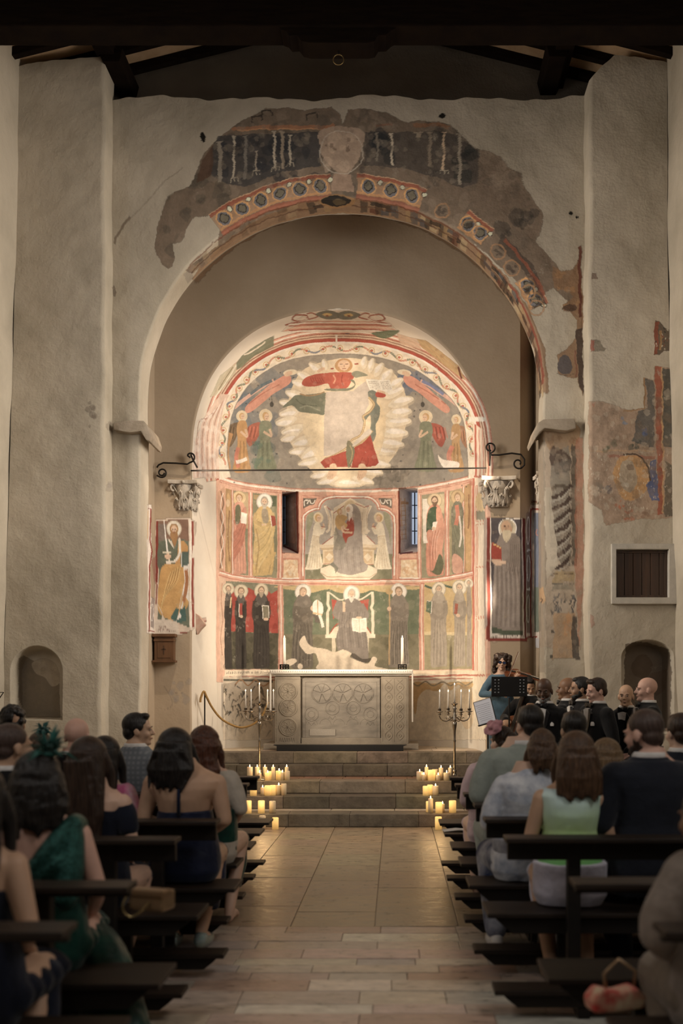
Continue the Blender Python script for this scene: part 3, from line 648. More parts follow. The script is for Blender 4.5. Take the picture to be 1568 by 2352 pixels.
for q, x0 in ((1, 240), (-1, 1290)):
    p.poly([(x0-40*q, 620), (x0+20*q, 560), (x0+100*q, 490), (x0+180*q, 440), (x0+215*q, 450), (x0+200*q, 490), (x0+120*q, 540), (x0+60*q, 590), (x0-20*q, 650)], (222, 138, 108), .95, sm=True)
    p.line([(x0-20*q, 600), (x0+60*q, 540), (x0+150*q, 490)], 6, (180, 86, 60), .7); p.line([(x0-100*q, 620), (x0-40*q, 570), (x0+60*q, 500), (x0+120*q, 470)], 20, (232, 170, 142), .8)
    p.line([(x0-10*q, 545), (x0+50*q, 500), (x0+110*q, 470)], 16, (72, 108, 116) if q > 0 else (88, 116, 160), .9); p.ell(x0+210*q, 424, 40, 16, (226, 204, 166), rot=-.15*q); p.ell(x0+200*q, 432, 24, 13, SKIN, rot=-.4*q)
    p.line([(x0+104*q, 550), (x0+108*q, 590)], 2, (60, 54, 50), sm=False); p.ell(x0+106*q, 600, 11, 15, (84, 78, 70))
# vine border and mouldings following the conch edge
def off(o): return o
p.line(AP, 62, (236, 216, 184), off=-10); R = random.Random(4)
P_ = spl(AP, False, 14); T_ = np.gradient(P_, axis=0); T_ /= np.linalg.norm(T_, axis=1, keepdims=True); N_ = np.stack([T_[:, 1], -T_[:, 0]], 1)
for i in range(10, len(P_)-10):
    c = P_[i] + N_[i] * (-10 + 15*math.sin(i*.42)); k2 = (94, 110, 84) if (i // 5) % 2 else (206, 110, 74)
    if (i // 8) % 4 == 2: k2 = (78, 104, 132)
    p.ell(c[0], c[1], 8, 5, k2, .75, rot=math.atan2(T_[i][1], T_[i][0]) + .6*math.sin(i))
    if i % 8 == 0:
        c = P_[i] + N_[i] * -10; p.ring(c[0], c[1], 16, 5, (214, 174, 112)); p.ell(c[0], c[1], 8, 7, (200, 100, 66))
p.line(AP, 4, (90, 84, 76), .6, off=-40)
p.line(AP, 12, WHT, off=24); p.line(AP, 17, (190, 62, 38), off=37); p.line(AP, 26, (226, 186, 150), off=58); p.line(AP, 4, (168, 84, 56), off=46); p.line(AP, 4, (168, 84, 56), off=70)
for i in range(4, len(P_)-4):
    for s_ in (0, .5):
        c = P_[i]*(1-s_) + P_[min(i+1, len(P_)-1)]*s_ + N_[i]*58; p.ell(c[0], c[1], 4, 4, (150, 96, 68), .7)
p.line(AP, 30, (230, 170, 138), off=86); p.line(AP, 7, WHT, off=84); p.line(AP, 4, (186, 92, 64), off=97); p.line(AP, 4, (186, 92, 64), off=74)
p.poly([(700, 212), (712, 212), (710, 290), (702, 290)], WHT, .9)
p.rect(1440, 668, 1530, 694, WHT); p.rect(1462, 756, 1490, 776, WHT)
p.poly([(1462, 700), (1520, 740), (1524, 1010), (1468, 1010)], (236, 206, 176)); p.line([(1476, 710), (1476, 1000)], 10, (200, 84, 58), sm=False); p.line([(1496, 740), (1500, 1000)], 4, (206, 110, 80), sm=False); p.line([(1516, 740), (1520, 1000)], 4, (206, 110, 80), sm=False)
p.rect(1466, 996, 1560, 1006, (200, 96, 70))
for sd, cc, n_, r_ in ((701, (232, 206, 172), 150, 12), (702, (120, 104, 84), 110, 10), (703, (214, 186, 150), 60, 26)): p.mott(60, 300, 1500, 1060, cc, n_, r_, .10, sd)
# worn pilaster painting on the left reveal
p.poly([(36, 575), (70, 540), (112, 545), (80, 620), (60, 760), (50, 900), (60, 1010), (-90, 1010), (-92, 900), (-70, 780), (-20, 660)], (224, 186, 158), .95, sm=False)
for a in range(9): p.line([(92-a*14, 565+a*16), (50-a*15, 700), (30-a*14, 860), (36-a*14, 1005)], 5, (168, 104, 80) if a % 2 else (240, 218, 198), .7)
p.mott(-80, 640, 60, 1000, (236, 214, 190), 30, 14, .5, 41)
# soffit of the apse arch
p.poly([(398, 196), (460, 140), (560, 90), (720, 66), (880, 84), (1000, 150), (1040, 186), (900, 200), (700, 200), (500, 200)], (228, 204, 172), .9, sm=False)
for q, x0 in ((1, 420), (-1, 1010)):
    p.line([(x0, 160), (x0+40*q, 150), (x0+110*q, 138), (x0+120*q, 110), (x0+60*q, 105), (x0+40*q, 130), (x0+90*q, 140), (x0+130*q, 125)], 8, (176, 88, 58)); p.line([(x0+120*q, 100), (x0+150*q, 95), (x0+180*q, 115), (x0+130*q, 130)], 7, (176, 88, 58))
    p.poly([(x0+170*q, 100), (x0+240*q, 80), (x0+300*q, 98), (x0+290*q, 124), (x0+220*q, 128)], (116, 112, 92), .95, sm=True); p.ell(x0+236*q, 104, 26, 9, (214, 172, 92)); p.ell(x0+236*q, 110, 9, 5, (150, 84, 50))
p.poly([(400, 196), (540, 142), (720, 136), (900, 142), (1040, 188), (900, 184), (700, 182), (500, 188)], (222, 150, 116))
for y, c in ((150, WHT), (160, (190, 96, 66)), (172, (236, 206, 170)), (186, (176, 60, 38)), (194, WHT)): p.line([(440, y+6), (560, y), (720, y-3), (880, y), (1010, y+8)], 6, c, .9)
p.poly([(905, 204), (1050, 188), (1020, 220), (970, 236), (920, 222)], (100, 116, 82), .95, sm=True); p.poly([(1040, 205), (1150, 236), (1180, 300), (1060, 260)], (210, 166, 128), .9)
p.poly([(1150, 236), (1200, 246), (1300, 320), (1385, 385), (1420, 470), (1300, 380), (1180, 290)], (190, 146, 82), .95); p.mott(1160, 250, 1390, 420, (160, 112, 60), 14, 12, .5, 42); p.line([(1380, 390), (1400, 460)], 10, (120, 60, 40))
p.poly([(180, 330), (230, 292), (310, 240), (358, 218), (358, 276), (250, 330), (180, 392), (150, 410), (150, 370)], (120, 124, 92), .95); p.line([(190, 325), (230, 310), (300, 262), (306, 250)], 8, (226, 206, 174))
p.poly([(60, 440), (150, 370), (148, 420), (110, 470), (50, 545), (5, 560)], (196, 180, 142), .9); p.line([(130, 395), (100, 440), (50, 520)], 6, (150, 130, 90)); p.line([(150, 380), (110, 450), (40, 550)], 5, (232, 216, 184))
# ================= chancel piers
GP = (1.15, 1.3, 1.6)
p = Pen(0, 900, 0.3401, GP)
p.poly([(1050, 860), (1282, 850), (1312, 870), (1312, 1600), (1220, 1640), (1040, 1636)], (214, 186, 156))
p.poly([(1054, 868), (1072, 868), (1070, 1120), (1062, 1280), (1048, 1300)], (140, 50, 36)); p.poly([(1052, 1300), (1064, 1290), (1060, 1430), (1050, 1430)], (140, 50, 36), .8)
p.line([(1300, 870), (1302, 1590)], 14, (146, 56, 40), sm=False); p.poly([(1300, 1040), (1312, 1036), (1312, 1116), (1294, 1120)], None, 1)
p.line([(1284, 860), (1286, 1590)], 14, (222, 204, 176), sm=False)
p.poly([(1068, 872), (1272, 858), (1276, 1590), (1200, 1560), (1120, 1545), (1066, 1540), (1072, 1100)], (110, 114, 90)); p.poly([(1070, 872), (1272, 858), (1274, 1010), (1230, 990), (1120, 1000), (1072, 1010)], (140, 96, 72), .9); p.poly([(1070, 890), (1128, 890), (1120, 1000), (1072, 1010)], (128, 112, 98), .8)
p.ell(1176, 926, 50, 54, (222, 206, 178)); p.ring(1176, 926, 50, 5, (190, 166, 132), ry=54)
p.poly([(1080, 1020), (1148, 1000), (1180, 1060), (1216, 1000), (1240, 1010), (1230, 1180), (1070, 1190), (1068, 1060)], (98, 104, 82), sm=True)
p.poly([(1205, 1000), (1246, 1010), (1268, 1040), (1266, 1090), (1218, 1090), (1214, 1180), (1180, 1160), (1196, 1100)], (200, 140, 66), sm=False); p.poly([(1136, 990), (1160, 1010), (1176, 1060), (1140, 1010)], (224, 208, 180))
p.poly([(1100, 1170), (1220, 1160), (1276, 1180), (1274, 1420), (1240, 1480), (1190, 1550), (1080, 1500), (1066, 1400), (1072, 1280)], (206, 150, 70), sm=True)
for a in range(9): p.line([(1216-a*8, 1170+a*6), (1190-a*8, 1290), (1100-a*2, 1380+a*14)], 6, (158, 104, 42) if a % 2 else (232, 190, 110), .65)
p.line([(1210, 990), (1212, 1080), (1180, 1140), (1120, 1150)], 16, (226, 210, 184)); p.poly([(1222, 1082), (1272, 1080), (1272, 1180), (1226, 1180)], (84, 100, 86)); p.line([(1224, 1082), (1224, 1180)], 6, WHT, sm=False)
p.poly([(1236, 1176), (1276, 1166), (1276, 1420), (1250, 1380), (1230, 1470), (1200, 1500), (1230, 1360), (1248, 1280)], (226, 212, 190), .95); p.line([(1256, 1200), (1262, 1300), (1240, 1420)], 22, (176, 106, 54))
p.poly([(1190, 1460), (1230, 1470), (1250, 1440), (1256, 1550), (1190, 1560), (1150, 1530)], (70, 104, 92)); p.poly([(1210, 1480), (1226, 1520), (1190, 1545)], WHT); p.poly([(1236, 1330), (1214, 1340), (1200, 1360), (1226, 1366), (1236, 1400), (1200, 1520)], (214, 160, 84), .9, sm=True)
head(p, 1176, 930, 30, (170, 120, 60), (168, 116, 62)); p.poly([(1152, 955), (1200, 955), (1192, 1010), (1178, 1045), (1160, 1000)], (170, 118, 62), sm=True)
p.poly([(1104, 866), (1110, 866), (1138, 1086), (1126, 1088)], (232, 224, 206)); p.line([(1098, 1086), (1172, 1078)], 7, (228, 212, 176), sm=False); p.line([(1136, 1086), (1142, 1136)], 10, (226, 206, 170), sm=False); p.ell(1132, 1110, 22, 18, SKIN)
p.poly([(1040, 1540), (1090, 1545), (1100, 1500), (1060, 1420), (1084, 1480), (1120, 1545), (1190, 1545), (1204, 1580), (1200, 1640), (1040, 1640)], (216, 194, 166))
def lettering(p, x, y, s, txt, c, w=2.0):
    """capitals built of straight strokes"""
    G = {'Q': [[(0,0),(0,1),(.7,1),(.7,0),(0,0)],[(.5,.7),(.9,1.2)]], 'U': [[(0,0),(0,1),(.7,1),(.7,0)]], 'V': [[(0,0),(.35,1),(.7,0)]], 'I': [[(.1,0),(.1,1)]], 'N': [[(0,1),(0,0),(.7,1),(.7,0)]],
         'E': [[(.6,0),(0,0),(0,1),(.6,1)],[(0,.5),(.5,.5)]], 'G': [[(.7,.1),(0,.1),(0,1),(.7,1),(.7,.5)]], 'M': [[(0,1),(0,0),(.4,.7),(.8,0),(.8,1)]], 'O': [[(0,0),(0,1),(.7,1),(.7,0),(0,0)]],
         'R': [[(0,1),(0,0),(.6,0),(.6,.5),(0,.5),(.7,1)]], 'S': [[(.6,.05),(0,.1),(.1,.5),(.6,.6),(.6,.95),(0,1)]], 'B': [[(0,0),(0,1),(.6,1),(.6,.5),(0,.5)],[(0,0),(.5,0),(.5,.5)]], 'D': [[(0,0),(0,1),(.6,.8),(.6,.2),(0,0)]],
         'C': [[(.6,0),(0,.15),(0,.85),(.6,1)]], 'T': [[(0,0),(.7,0)],[(.35,0),(.35,1)]], 'A': [[(0,1),(.35,0),(.7,1)],[(.15,.6),(.55,.6)]], 'L': [[(0,0),(0,1),(.6,1)]], ' ': []}
    for ch in txt:
        for st in G.get(ch, []): p.line([(x + a*s, y + b*s) for a, b in st], w, c, .85, sm=False)
        x += s * (0.45 if ch in 'I ' else 0.95)
lettering(p, 1076, 1585, 15, 'QUIS', (120, 70, 50), 2.4); lettering(p, 1056, 1607, 15, 'NELEMORUM', (120, 70, 50), 2.4)
p.line([(1212, 1626), (1262, 1622)], 14, (150, 60, 44), sm=False)
# painted edge on the chancel side wall, left
p.poly([(992, 760), (1020, 760), (1022, 790), (1018, 900), (1030, 1100), (1014, 1200), (1020, 1400), (1040, 1620), (1040, 1634), (992, 1634)], (222, 200, 176)); p.line([(994, 786), (1016, 788), (1014, 1000), (1028, 1080), (1010, 1180), (1008, 1400), (1010, 1620)], 9, (150, 56, 40), sm=False); p.line([(1002, 1612), (1044, 1622)], 9, (150, 56, 40), sm=False)
p.line([(998, 800), (998, 1000)], 8, (210, 160, 96), sm=False); p.poly([(1020, 1380), (1044, 1400), (1040, 1600), (1018, 1590)], (148, 128, 114)); p.ring(1028, 1490, 9, 3, WHT, ry=60)
p.poly([(1022, 1140), (1036, 1120), (1066, 1110), (1064, 1240), (1040, 1290)], (140, 50, 38), .5)
p.poly([(1330, 1528), (1390, 1526), (1394, 1548), (1366, 1580), (1330, 1590)], (188, 150, 124)); p.line([(1330, 1546), (1392, 1546)], 6, (150, 80, 60), sm=False); p.poly([(1310, 870), (1328, 880), (1326, 940), (1314, 980)], (160, 136, 110), .7)
# stains low on the left pier
p.mott(1120, 1960, 1280, 2110, (126, 122, 116), 9, 22, .3, 51, free=True); p.line([(1240, 2040), (1210, 2030), (1180, 2040)], 5, (120, 110, 100), .5); p.line([(1110, 1990), (1150, 2060), (1160, 2120), (1110, 2150)], 4, (130, 120, 108), .5)
# right pier
p = Pen(1080, 1100, 0.3112, GP)
p.poly([(112, 290), (134, 286), (142, 1180), (418, 1178), (412, 290), (386, 290), (386, 230), (100, 230)], None, 0)
p.rect(118, 282, 148, 1190, (134, 48, 34)); p.poly([(384, 286), (404, 288), (416, 1196), (400, 1196)], (112, 36, 26)); p.rect(132, 1176, 416, 1198, (142, 50, 36)); p.poly([(96, 300), (120, 290), (124, 1080), (104, 1120), (98, 900)], (150, 134, 118), .8)
p.poly([(144, 284), (384, 290), (400, 1178), (146, 1172)], (222, 202, 178)); p.poly([(150, 288), (376, 296), (386, 1152), (160, 1146)], (86, 76, 74)); p.poly([(160, 1085), (386, 1105), (388, 1152), (160, 1146)], (84, 90, 68))
p.ell(273, 368, 66, 72, (206, 186, 150)); p.ring(273, 368, 66, 7, WHT, ry=72)
p.poly([(215, 420), (240, 390), (330, 400), (372, 450), (376, 640), (384, 1120), (330, 1118), (260, 1120), (205, 1105), (160, 1090), (164, 900), (176, 640), (190, 480)], (140, 122, 106), sm=False)
p.poly([(286, 470), (340, 420), (374, 470), (376, 690), (330, 712), (278, 702), (262, 600), (290, 560)], (132, 114, 98), sm=True)
for a in range(12): p.line([(186+a*15, 620+(a % 3)*30), (180+a*17, 860), (172+a*18, 1090)], 6, (108, 92, 80) if a % 2 else (166, 148, 130), .6)
for a in range(5): p.line([(300+a*14, 480), (296+a*14, 600), (270+a*18, 690)], 5, (104, 88, 76), .6)
p.ell(268, 352, 48, 58, (170, 148, 116)); p.ell(262, 360, 38, 50, (196, 148, 106)); p.poly([(240, 380), (300, 384), (296, 430), (268, 466), (242, 440)], (206, 182, 140), sm=True); p.line([(244, 352), (258, 350)], 5, (90, 60, 44)); p.line([(274, 352), (288, 354)], 5, (90, 60, 44)); p.line([(262, 356), (258, 378)], 4, (160, 110, 76)); p.ell(300, 372, 9, 16, (190, 140, 100))
p.poly([(155, 476), (168, 474), (230, 502), (232, 606), (218, 614), (154, 586)], (168, 54, 34)); p.line([(162, 480), (226, 508)], 9, (222, 172, 92), sm=False); p.poly([(160, 590), (190, 594), (240, 600), (262, 604), (258, 624), (196, 636), (160, 606)], SKIN, .95, sm=True)
lettering(p, 166, 1156, 15, 'S BENEDICTVS DE NVRSIA', (84, 60, 50), 3); lettering(p, 172, 262, 13, 'M ADORA', (150, 120, 96), 2.4)
p.line([(108, 1180), (120, 1196), (240, 1210), (340, 1206)], 5, (190, 160, 130), .7)
# painted side wall on the right of the pier
p.poly([(440, 190), (520, 186), (520, 1180), (410, 1172), (410, 700), (430, 230)], (206, 184, 160)); p.line([(444, 216), (446, 1170)], 12, (150, 54, 38), sm=False); p.line([(410, 1168), (490, 1166)], 12, (150, 54, 38), sm=False); p.line([(440, 222), (520, 222)], 12, (160, 60, 42), sm=False)
p.poly([(468, 250), (520, 246), (520, 1130), (470, 1130)], (116, 122, 134)); p.poly([(470, 800), (520, 800), (520, 1130), (470, 1130)], (112, 118, 98)); p.line([(494, 370), (484, 400), (500, 420)], 6, (206, 120, 90)); p.poly([(412, 250), (440, 240), (440, 1140), (414, 1140)], (140, 114, 98))
for y in (380, 660, 960): p.ring(427, y, 12, 4, WHT, ry=100)
p.line([(416, 530), (440, 520)], 14, WHT, sm=False); p.line([(416, 820), (440, 812)], 14, WHT, sm=False); p.poly([(474, 1180), (506, 1176), (504, 1250), (478, 1250)], (180, 172, 164)); p.rect(446, 20, 506, 160, (196, 168, 138)); p.line([(448, 170), (520, 168)], 10, (130, 44, 30), sm=False)

# ================= triumphal arch (nave side)
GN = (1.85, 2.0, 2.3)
p = Pen(0, 0, 1, GN)
PATCH = [(355, 560), (362, 520), (372, 480), (385, 452), (400, 438), (432, 430), (446, 408), (458, 372), (470, 350), (495, 322), (530, 295), (558, 275), (588, 262), (608, 250), (660, 248), (705, 252), (760, 246), (778, 262), (786, 285), (800, 250), (850, 250), (885, 258), (918, 275), (940, 282), (962, 276), (1000, 279), (1030, 285), (1060, 310), (1085, 338), (1115, 345), (1150, 362), (1166, 385), (1196, 396), (1205, 430), (1226, 462), (1246, 492), (1248, 515), (1230, 555), (1262, 590), (1282, 618), (1296, 650), (1322, 615), (1336, 560), (1336, 720), (1318, 715), (1290, 712), (1302, 690), (1270, 660), (1232, 690), (1180, 640), (1090, 560), (980, 500), (880, 470), (785, 462), (680, 478), (600, 510), (540, 552), (480, 600), (440, 628), (425, 620), (460, 590), (500, 565), (505, 520), (495, 492), (450, 500), (430, 520), (425, 545), (415, 555), (398, 560), (400, 590), (395, 612), (385, 616), (372, 608), (362, 590)]
p.poly(PATCH, (104, 84, 64), .95, sm=False)
p.mott(380, 250, 1230, 560, (84, 72, 58), 70, 30, .3, 61); p.mott(380, 250, 1240, 560, (134, 112, 88), 110, 16, .3, 611); p.mott(380, 250, 1240, 560, (62, 54, 46), 90, 11, .28, 612); p.mott(380, 400, 520, 600, (58, 56, 46), 14, 20, .35, 62)
# dark blue grey field with pale hanging tools
p.poly([(500, 312), (735, 302), (735, 380), (640, 398), (560, 430), (500, 415), (478, 400), (486, 340)], (58, 56, 54), .85)
p.poly([(836, 302), (900, 304), (1000, 300), (1050, 312), (1100, 350), (1096, 420), (1060, 432), (1010, 410), (920, 385), (836, 380)], (70, 62, 54), .8); p.mott(840, 305, 900, 375, (40, 42, 42), 10, 16, .6, 63); p.mott(500, 320, 720, 420, (40, 42, 46), 22, 18, .5, 64); p.mott(1040, 330, 1090, 420, (44, 46, 42), 9, 16, .6, 66)
p.poly([(462, 370), (490, 332), (486, 405), (450, 420)], (84, 56, 38), .8)
for x, y0, y1, w, c in [(504,325,420,9,(130,116,96)),(536,312,410,4.5,(170,152,124)),(563,312,412,7,(110,100,86)),(588,345,392,4,(150,132,108)),(630,300,386,5,(170,152,124)),(648,302,390,7,(140,120,94)),(665,308,378,5,(164,146,118)),
                        (866,306,372,5,(110,98,80)),(899,306,378,5,(176,156,126)),(986,304,385,7,(122,104,82)),(1018,302,392,5.5,(186,152,112)),(1055,308,425,7,(142,126,102)),(960,302,315,12,(140,120,94))]:
    p.line([(x, y0), (x+1, (y0+y1)/2), (x, y1)], w, c, .9); p.line([(x-w, y0+1), (x+w, y0+1)], 3, c, .8, sm=False)
for x, y in ((588, 396), (632, 388), (666, 378), (540, 412), (1020, 394)):
    p.line([(x-9, y+6), (x-7, y-4), (x+8, y-4), (x+9, y+5)], 2.2, (150, 134, 108), .9, sm=False); p.line([(x, y-4), (x, y+5)], 2, (150, 134, 108), .9, sm=False)
p.line([(532, 297), (640, 291), (740, 292), (768, 286)], 8, (150, 92, 50), .85); p.line([(545, 300), (640, 296), (740, 297)], 3, (180, 120, 66), .8); p.line([(950, 288), (1000, 286), (1030, 293)], 9, (128, 80, 44), .8); p.line([(862, 288), (900, 287)], 5, (130, 80, 50), .7)
for x0, y0 in ((578, 268), (600, 256), (704, 262)): p.line([(x0, y0+14), (x0, y0), (x0+22, y0-2), (x0+24, y0+10)], 4, (52, 44, 36), .85, sm=False)
def arcp(r, a):           # r: px outside the soffit edge, a: degrees from the crown (right positive)
    A = math.radians(a); return (785 + (463 + r) * math.sin(A), 455 + 443 - (443 + r) * math.cos(A))
def arc(r, a0, a1, w, c, al=.9):
    p.line([arcp(r, a) for a in np.linspace(a0, a1, 24)], w, c, al, sm=False)
# border of small arches with foils
for a0, a1 in ((-36, -3), (4, 22), (34, 42), (57, 66)):
    arc(33, a0, a1, 38, (150, 108, 70), .8); arc(52, a0, a1, 8, (140, 66, 38), .9); arc(57, a0, a1, 2, (186, 140, 96), .8); arc(13, a0, a1, 6, (166, 112, 58), .9)
    n = max(1, int(round((a1 - a0) / 5.3)))
    for i in range(n):
        a = a0 + (i + .5) * (a1 - a0) / n
        x, y = arcp(31, a); rt = math.radians(a)
        p.ell(x, y, 19, 18, (186, 130, 62), rot=rt); p.ell(x, y+1, 15.5, 15.5, (96, 92, 92), rot=rt)
        for q in range(4): p.ell(x + 6*math.cos(q*PI/2+rt), y + 6*math.sin(q*PI/2+rt), 6.4, 6.4, (44, 38, 32)); 
        for q in range(4): p.ell(x + 5*math.cos(q*PI/2+rt), y + 5*math.sin(q*PI/2+rt), 5, 5, (98, 88, 68))
        x, y = arcp(44, a + (a1 - a0) / n / 2); p.ell(x, y, 6.5, 6.5, (60, 46, 36)); p.ell(x, y, 5, 5, (206, 180, 144))
arc(3, -36, -3, 12, (138, 68, 40), .85); arc(3, 4, 22, 13, (134, 68, 42), .8); arc(-1, -34, 60, 4, (110, 72, 44), .6)
p.poly([arcp(62, 44), arcp(70, 56), arcp(50, 66), arcp(34, 66), arcp(44, 56), arcp(36, 46)], (60, 50, 42), .7); arc(56, 46, 64, 7, (124, 62, 36), .9)
for a in (28, 37, 47, 53, 61, 66): x, y = arcp(26, a); p.ring(x, y, 17, 4, (150, 104, 60), .75); p.mott(x-8, y-8, x+8, y+8, (58, 48, 40), 4, 7, .6, a)
p.mott(1140, 480, 1245, 545, (52, 48, 42), 8, 18, .5, 65)
p.mott(480, 290, 1110, 430, (120, 104, 84), 120, 8, .35, 613); p.mott(480, 290, 1110, 430, (46, 44, 42), 90, 9, .3, 614)
# bare circle at the crown
p.poly([(735, 300), (790, 290), (834, 302), (830, 350), (800, 402), (786, 404), (750, 372), (734, 340)], (150, 122, 96), .95, sm=True); p.mott(745, 310, 820, 390, (176, 146, 116), 12, 12, .4, 67); p.mott(740, 315, 820, 345, (96, 72, 54), 7, 5, .6, 68)
p.ring(784, 350, 50, 2.5, (176, 160, 136), .6); p.poly([(764, 400), (806, 400), (812, 440), (762, 440)], (146, 114, 88), .8)
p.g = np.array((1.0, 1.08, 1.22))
# soffit fret, seen from below between the front and rear edge of the arch
p.poly([(440, 640), (470, 600), (520, 552), (590, 505), (680, 468), (785, 452), (890, 466), (1000, 506), (1090, 562), (1160, 630), (1215, 710), (1250, 800), (1262, 900), (1262, 900), (1240, 905), (1225, 800), (1180, 705), (1120, 636), (1050, 575), (960, 525), (880, 500), (785, 490), (690, 500), (610, 528), (540, 570), (490, 612), (452, 652)], (150, 110, 72), .9)
def so(r, a):             # r: 0 front edge .. 1 rear edge
    A = math.radians(a); ry = 443 + (432 - 443) * r
    return (785 + 3.5*r + (463 - 15 * r) * math.sin(A), 455 + 443 + (25.5) * r * .96 - ry * math.cos(A) + 0*r)
KC = [(66, 50, 36), (170, 132, 78), (112, 60, 38), (86, 84, 84), (190, 160, 110), (58, 52, 46)]
R = random.Random(8); a = -52.0
while a < 88:
    if -5 < a < 4.5: a += 1; continue
    fade = .35 if a < -10 else .85
    if R.random() < (.75 if a > 4 else .45):
        c = KC[R.randrange(6)]; t = R.random()
        if t < .4: p.poly([so(.1, a), so(.1, a+2.2), so(.85, a+2.2), so(.85, a)], c, fade*.8)
        elif t < .7: p.poly([so(.1, a), so(.1, a+3.4), so(.35, a+3.4), so(.35, a)], c, fade); p.poly([so(.55, a), so(.55, a+2.4), so(.85, a+2.4), so(.85, a)], KC[R.randrange(6)], fade)
        else: p.poly([so(.35, a), so(.35, a+3), so(.6, a+3), so(.6, a)], c, fade)
    a += 1.5
for r, c in ((.04, (120, 62, 38)), (.95, (176, 134, 88)), (.48, (100, 66, 44))): p.line([so(r, a) for a in np.linspace(-50, 88, 60)], 3, c, .7, sm=False)
p.line([so(-.0, a) for a in np.linspace(56, 88, 30)], 5, (150, 64, 40), .8, sm=False)
p.ell(775, 463, 41, 16, (166, 120, 66)); p.ell(772, 462, 34, 12, (52, 46, 40)); p.ell(778, 464, 16, 7, (104, 84, 52), .8)
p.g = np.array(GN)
# plaster pits and cracks on the bare wall
for x, y, rx, ry in ((466, 315, 6, 11), (1015, 267, 9, 6), (1310, 490, 5, 4), (1326, 498, 4, 3)): p.ell(x, y, rx, ry, (26, 22, 18))
p.line([(262, 562), (272, 535), (300, 497)], 5, (98, 80, 60), .8); p.line([(300, 500), (330, 470), (370, 425), (420, 385)], 2, (130, 108, 84), .6)
p.ell(262, 668, 4, 12, (90, 76, 60), .7); p.mott(200, 920, 216, 980, (96, 82, 66), 8, 8, .5, 70, free=True); p.mott(246, 965, 256, 1000, (104, 90, 74), 3, 8, .5, 71, free=True); p.mott(250, 1100, 258, 1135, (110, 98, 86), 3, 7, .4, 72, free=True)
# remains between arch and right pilaster
GR = (1.5, 1.62, 1.85)
p = Pen(1080, 560, 0.3112, GR)
p.poly([(600, 170), (680, 200), (760, 190), (800, 120), (806, 60), (830, 400), (830, 1130), (800, 1050), (790, 980), (760, 990), (700, 980), (650, 960), (640, 820), (700, 790), (780, 700), (780, 560), (740, 500), (690, 500), (680, 450), (760, 390), (720, 350), (620, 320)], (134, 96, 60), .9)
p.mott(640, 200, 790, 500, (160, 110, 56), 14, 26, .5, 81); p.poly([(795, 20), (816, 10), (820, 540), (800, 540)], (100, 50, 34), .95); p.poly([(776, 640), (828, 620), (832, 1120), (800, 1040)], (70, 56, 48), .9)
p.ell(696, 895, 54, 72, (84, 76, 74), .95); p.ell(735, 470, 50, 28, (70, 50, 40), .8); p.line([(775, 780), (782, 980)], 12, (124, 74, 54), .8)
p.line([(640, 960), (700, 975), (760, 955)], 5, (80, 64, 50), .7)
# painted remains on the right pilaster
p.poly([(872, 1160), (960, 1165), (1060, 1180), (1130, 1220), (1210, 1220), (1300, 1215), (1275, 1180), (1285, 985), (1355, 1000), (1355, 900), (1420, 905), (1495, 920), (1500, 1500), (1515, 1900), (1500, 2010), (1440, 2030), (1300, 2030), (1160, 2050), (1000, 2080), (960, 1960), (870, 1900)], (150, 118, 90), .9)
p.poly([(1355, 560), (1385, 575), (1440, 620), (1500, 640), (1505, 800), (1440, 790), (1400, 815), (1360, 815)], (92, 74, 56), .95); p.poly([(1355, 570), (1388, 580), (1384, 810), (1358, 812)], (134, 66, 40), .95); p.line([(1405, 640), (1402, 780)], 18, (150, 108, 58), .9); R = random.Random(12)
for i in range(26): p.ell(R.uniform(1365, 1495), R.uniform(610, 780), 5, 8, R.choice([(176, 160, 130), (60, 58, 52), (130, 70, 46)]), .85)
p.poly([(1290, 990), (1355, 1005), (1360, 1500), (1270, 1490), (1200, 1460), (1230, 1240), (1310, 1220)], (84, 82, 76), .85); p.poly([(1410, 915), (1495, 925), (1500, 1500), (1420, 1500)], (78, 76, 66), .9); p.poly([(1360, 900), (1410, 905), (1420, 2000), (1385, 2000)], (150, 72, 42), .95); p.line([(1412, 910), (1424, 1990)], 12, (176, 130, 76), .9)
p.line([(1286, 985), (1284, 1218), (1130, 1232)], 12, (146, 104, 58), .9, sm=False); p.line([(880, 1528), (1360, 1528)], 12, (166, 128, 90), .9); p.line([(1010, 1570), (1360, 1575)], 22, (150, 76, 50), .6)
p.poly([(1080, 1600), (1150, 1562), (1230, 1570), (1290, 1620), (1316, 1720), (1300, 1820), (1240, 1870), (1160, 1900), (1090, 1840), (1056, 1720)], (178, 126, 62), .9, sm=True); p.line([(1130, 1555), (1200, 1552), (1270, 1590), (1320, 1680), (1318, 1780)], 12, (62, 48, 38), .85)
p.poly([(1110, 1620), (1180, 1600), (1220, 1660), (1220, 1780), (1170, 1830), (1110, 1780)], (150, 132, 106), .85, sm=True); p.ell(1180, 1650, 30, 22, (110, 86, 66), .7); p.ell(1150, 1775, 22, 18, (166, 150, 126), .8)
p.poly([(1320, 1600), (1365, 1590), (1395, 1900), (1340, 1900), (1290, 1780), (1330, 1740)], (72, 84, 118), .9); p.poly([(1440, 1600), (1495, 1640), (1510, 2000), (1430, 2020)], (90, 82, 66), .85)
for q in [(1130,1310,(110,118,130),30),(1280,1380,(66,82,116),24),(1010,1790,(84,82,90),34),(1220,1480,(66,72,60),34),(1330,1790,(72,84,118),26),(1100,1920,(160,84,44),30),(1160,2000,(166,84,44),34),(1300,2000,(128,92,66),24),(960,1800,(120,108,90),30),(1030,1490,(96,96,70),34),(905,1190,(160,92,62),16)]:
    p.mott(q[0]-q[3], q[1]-q[3], q[0]+q[3], q[1]+q[3], q[2], 7, q[3]*.6, .6, int(q[0]))
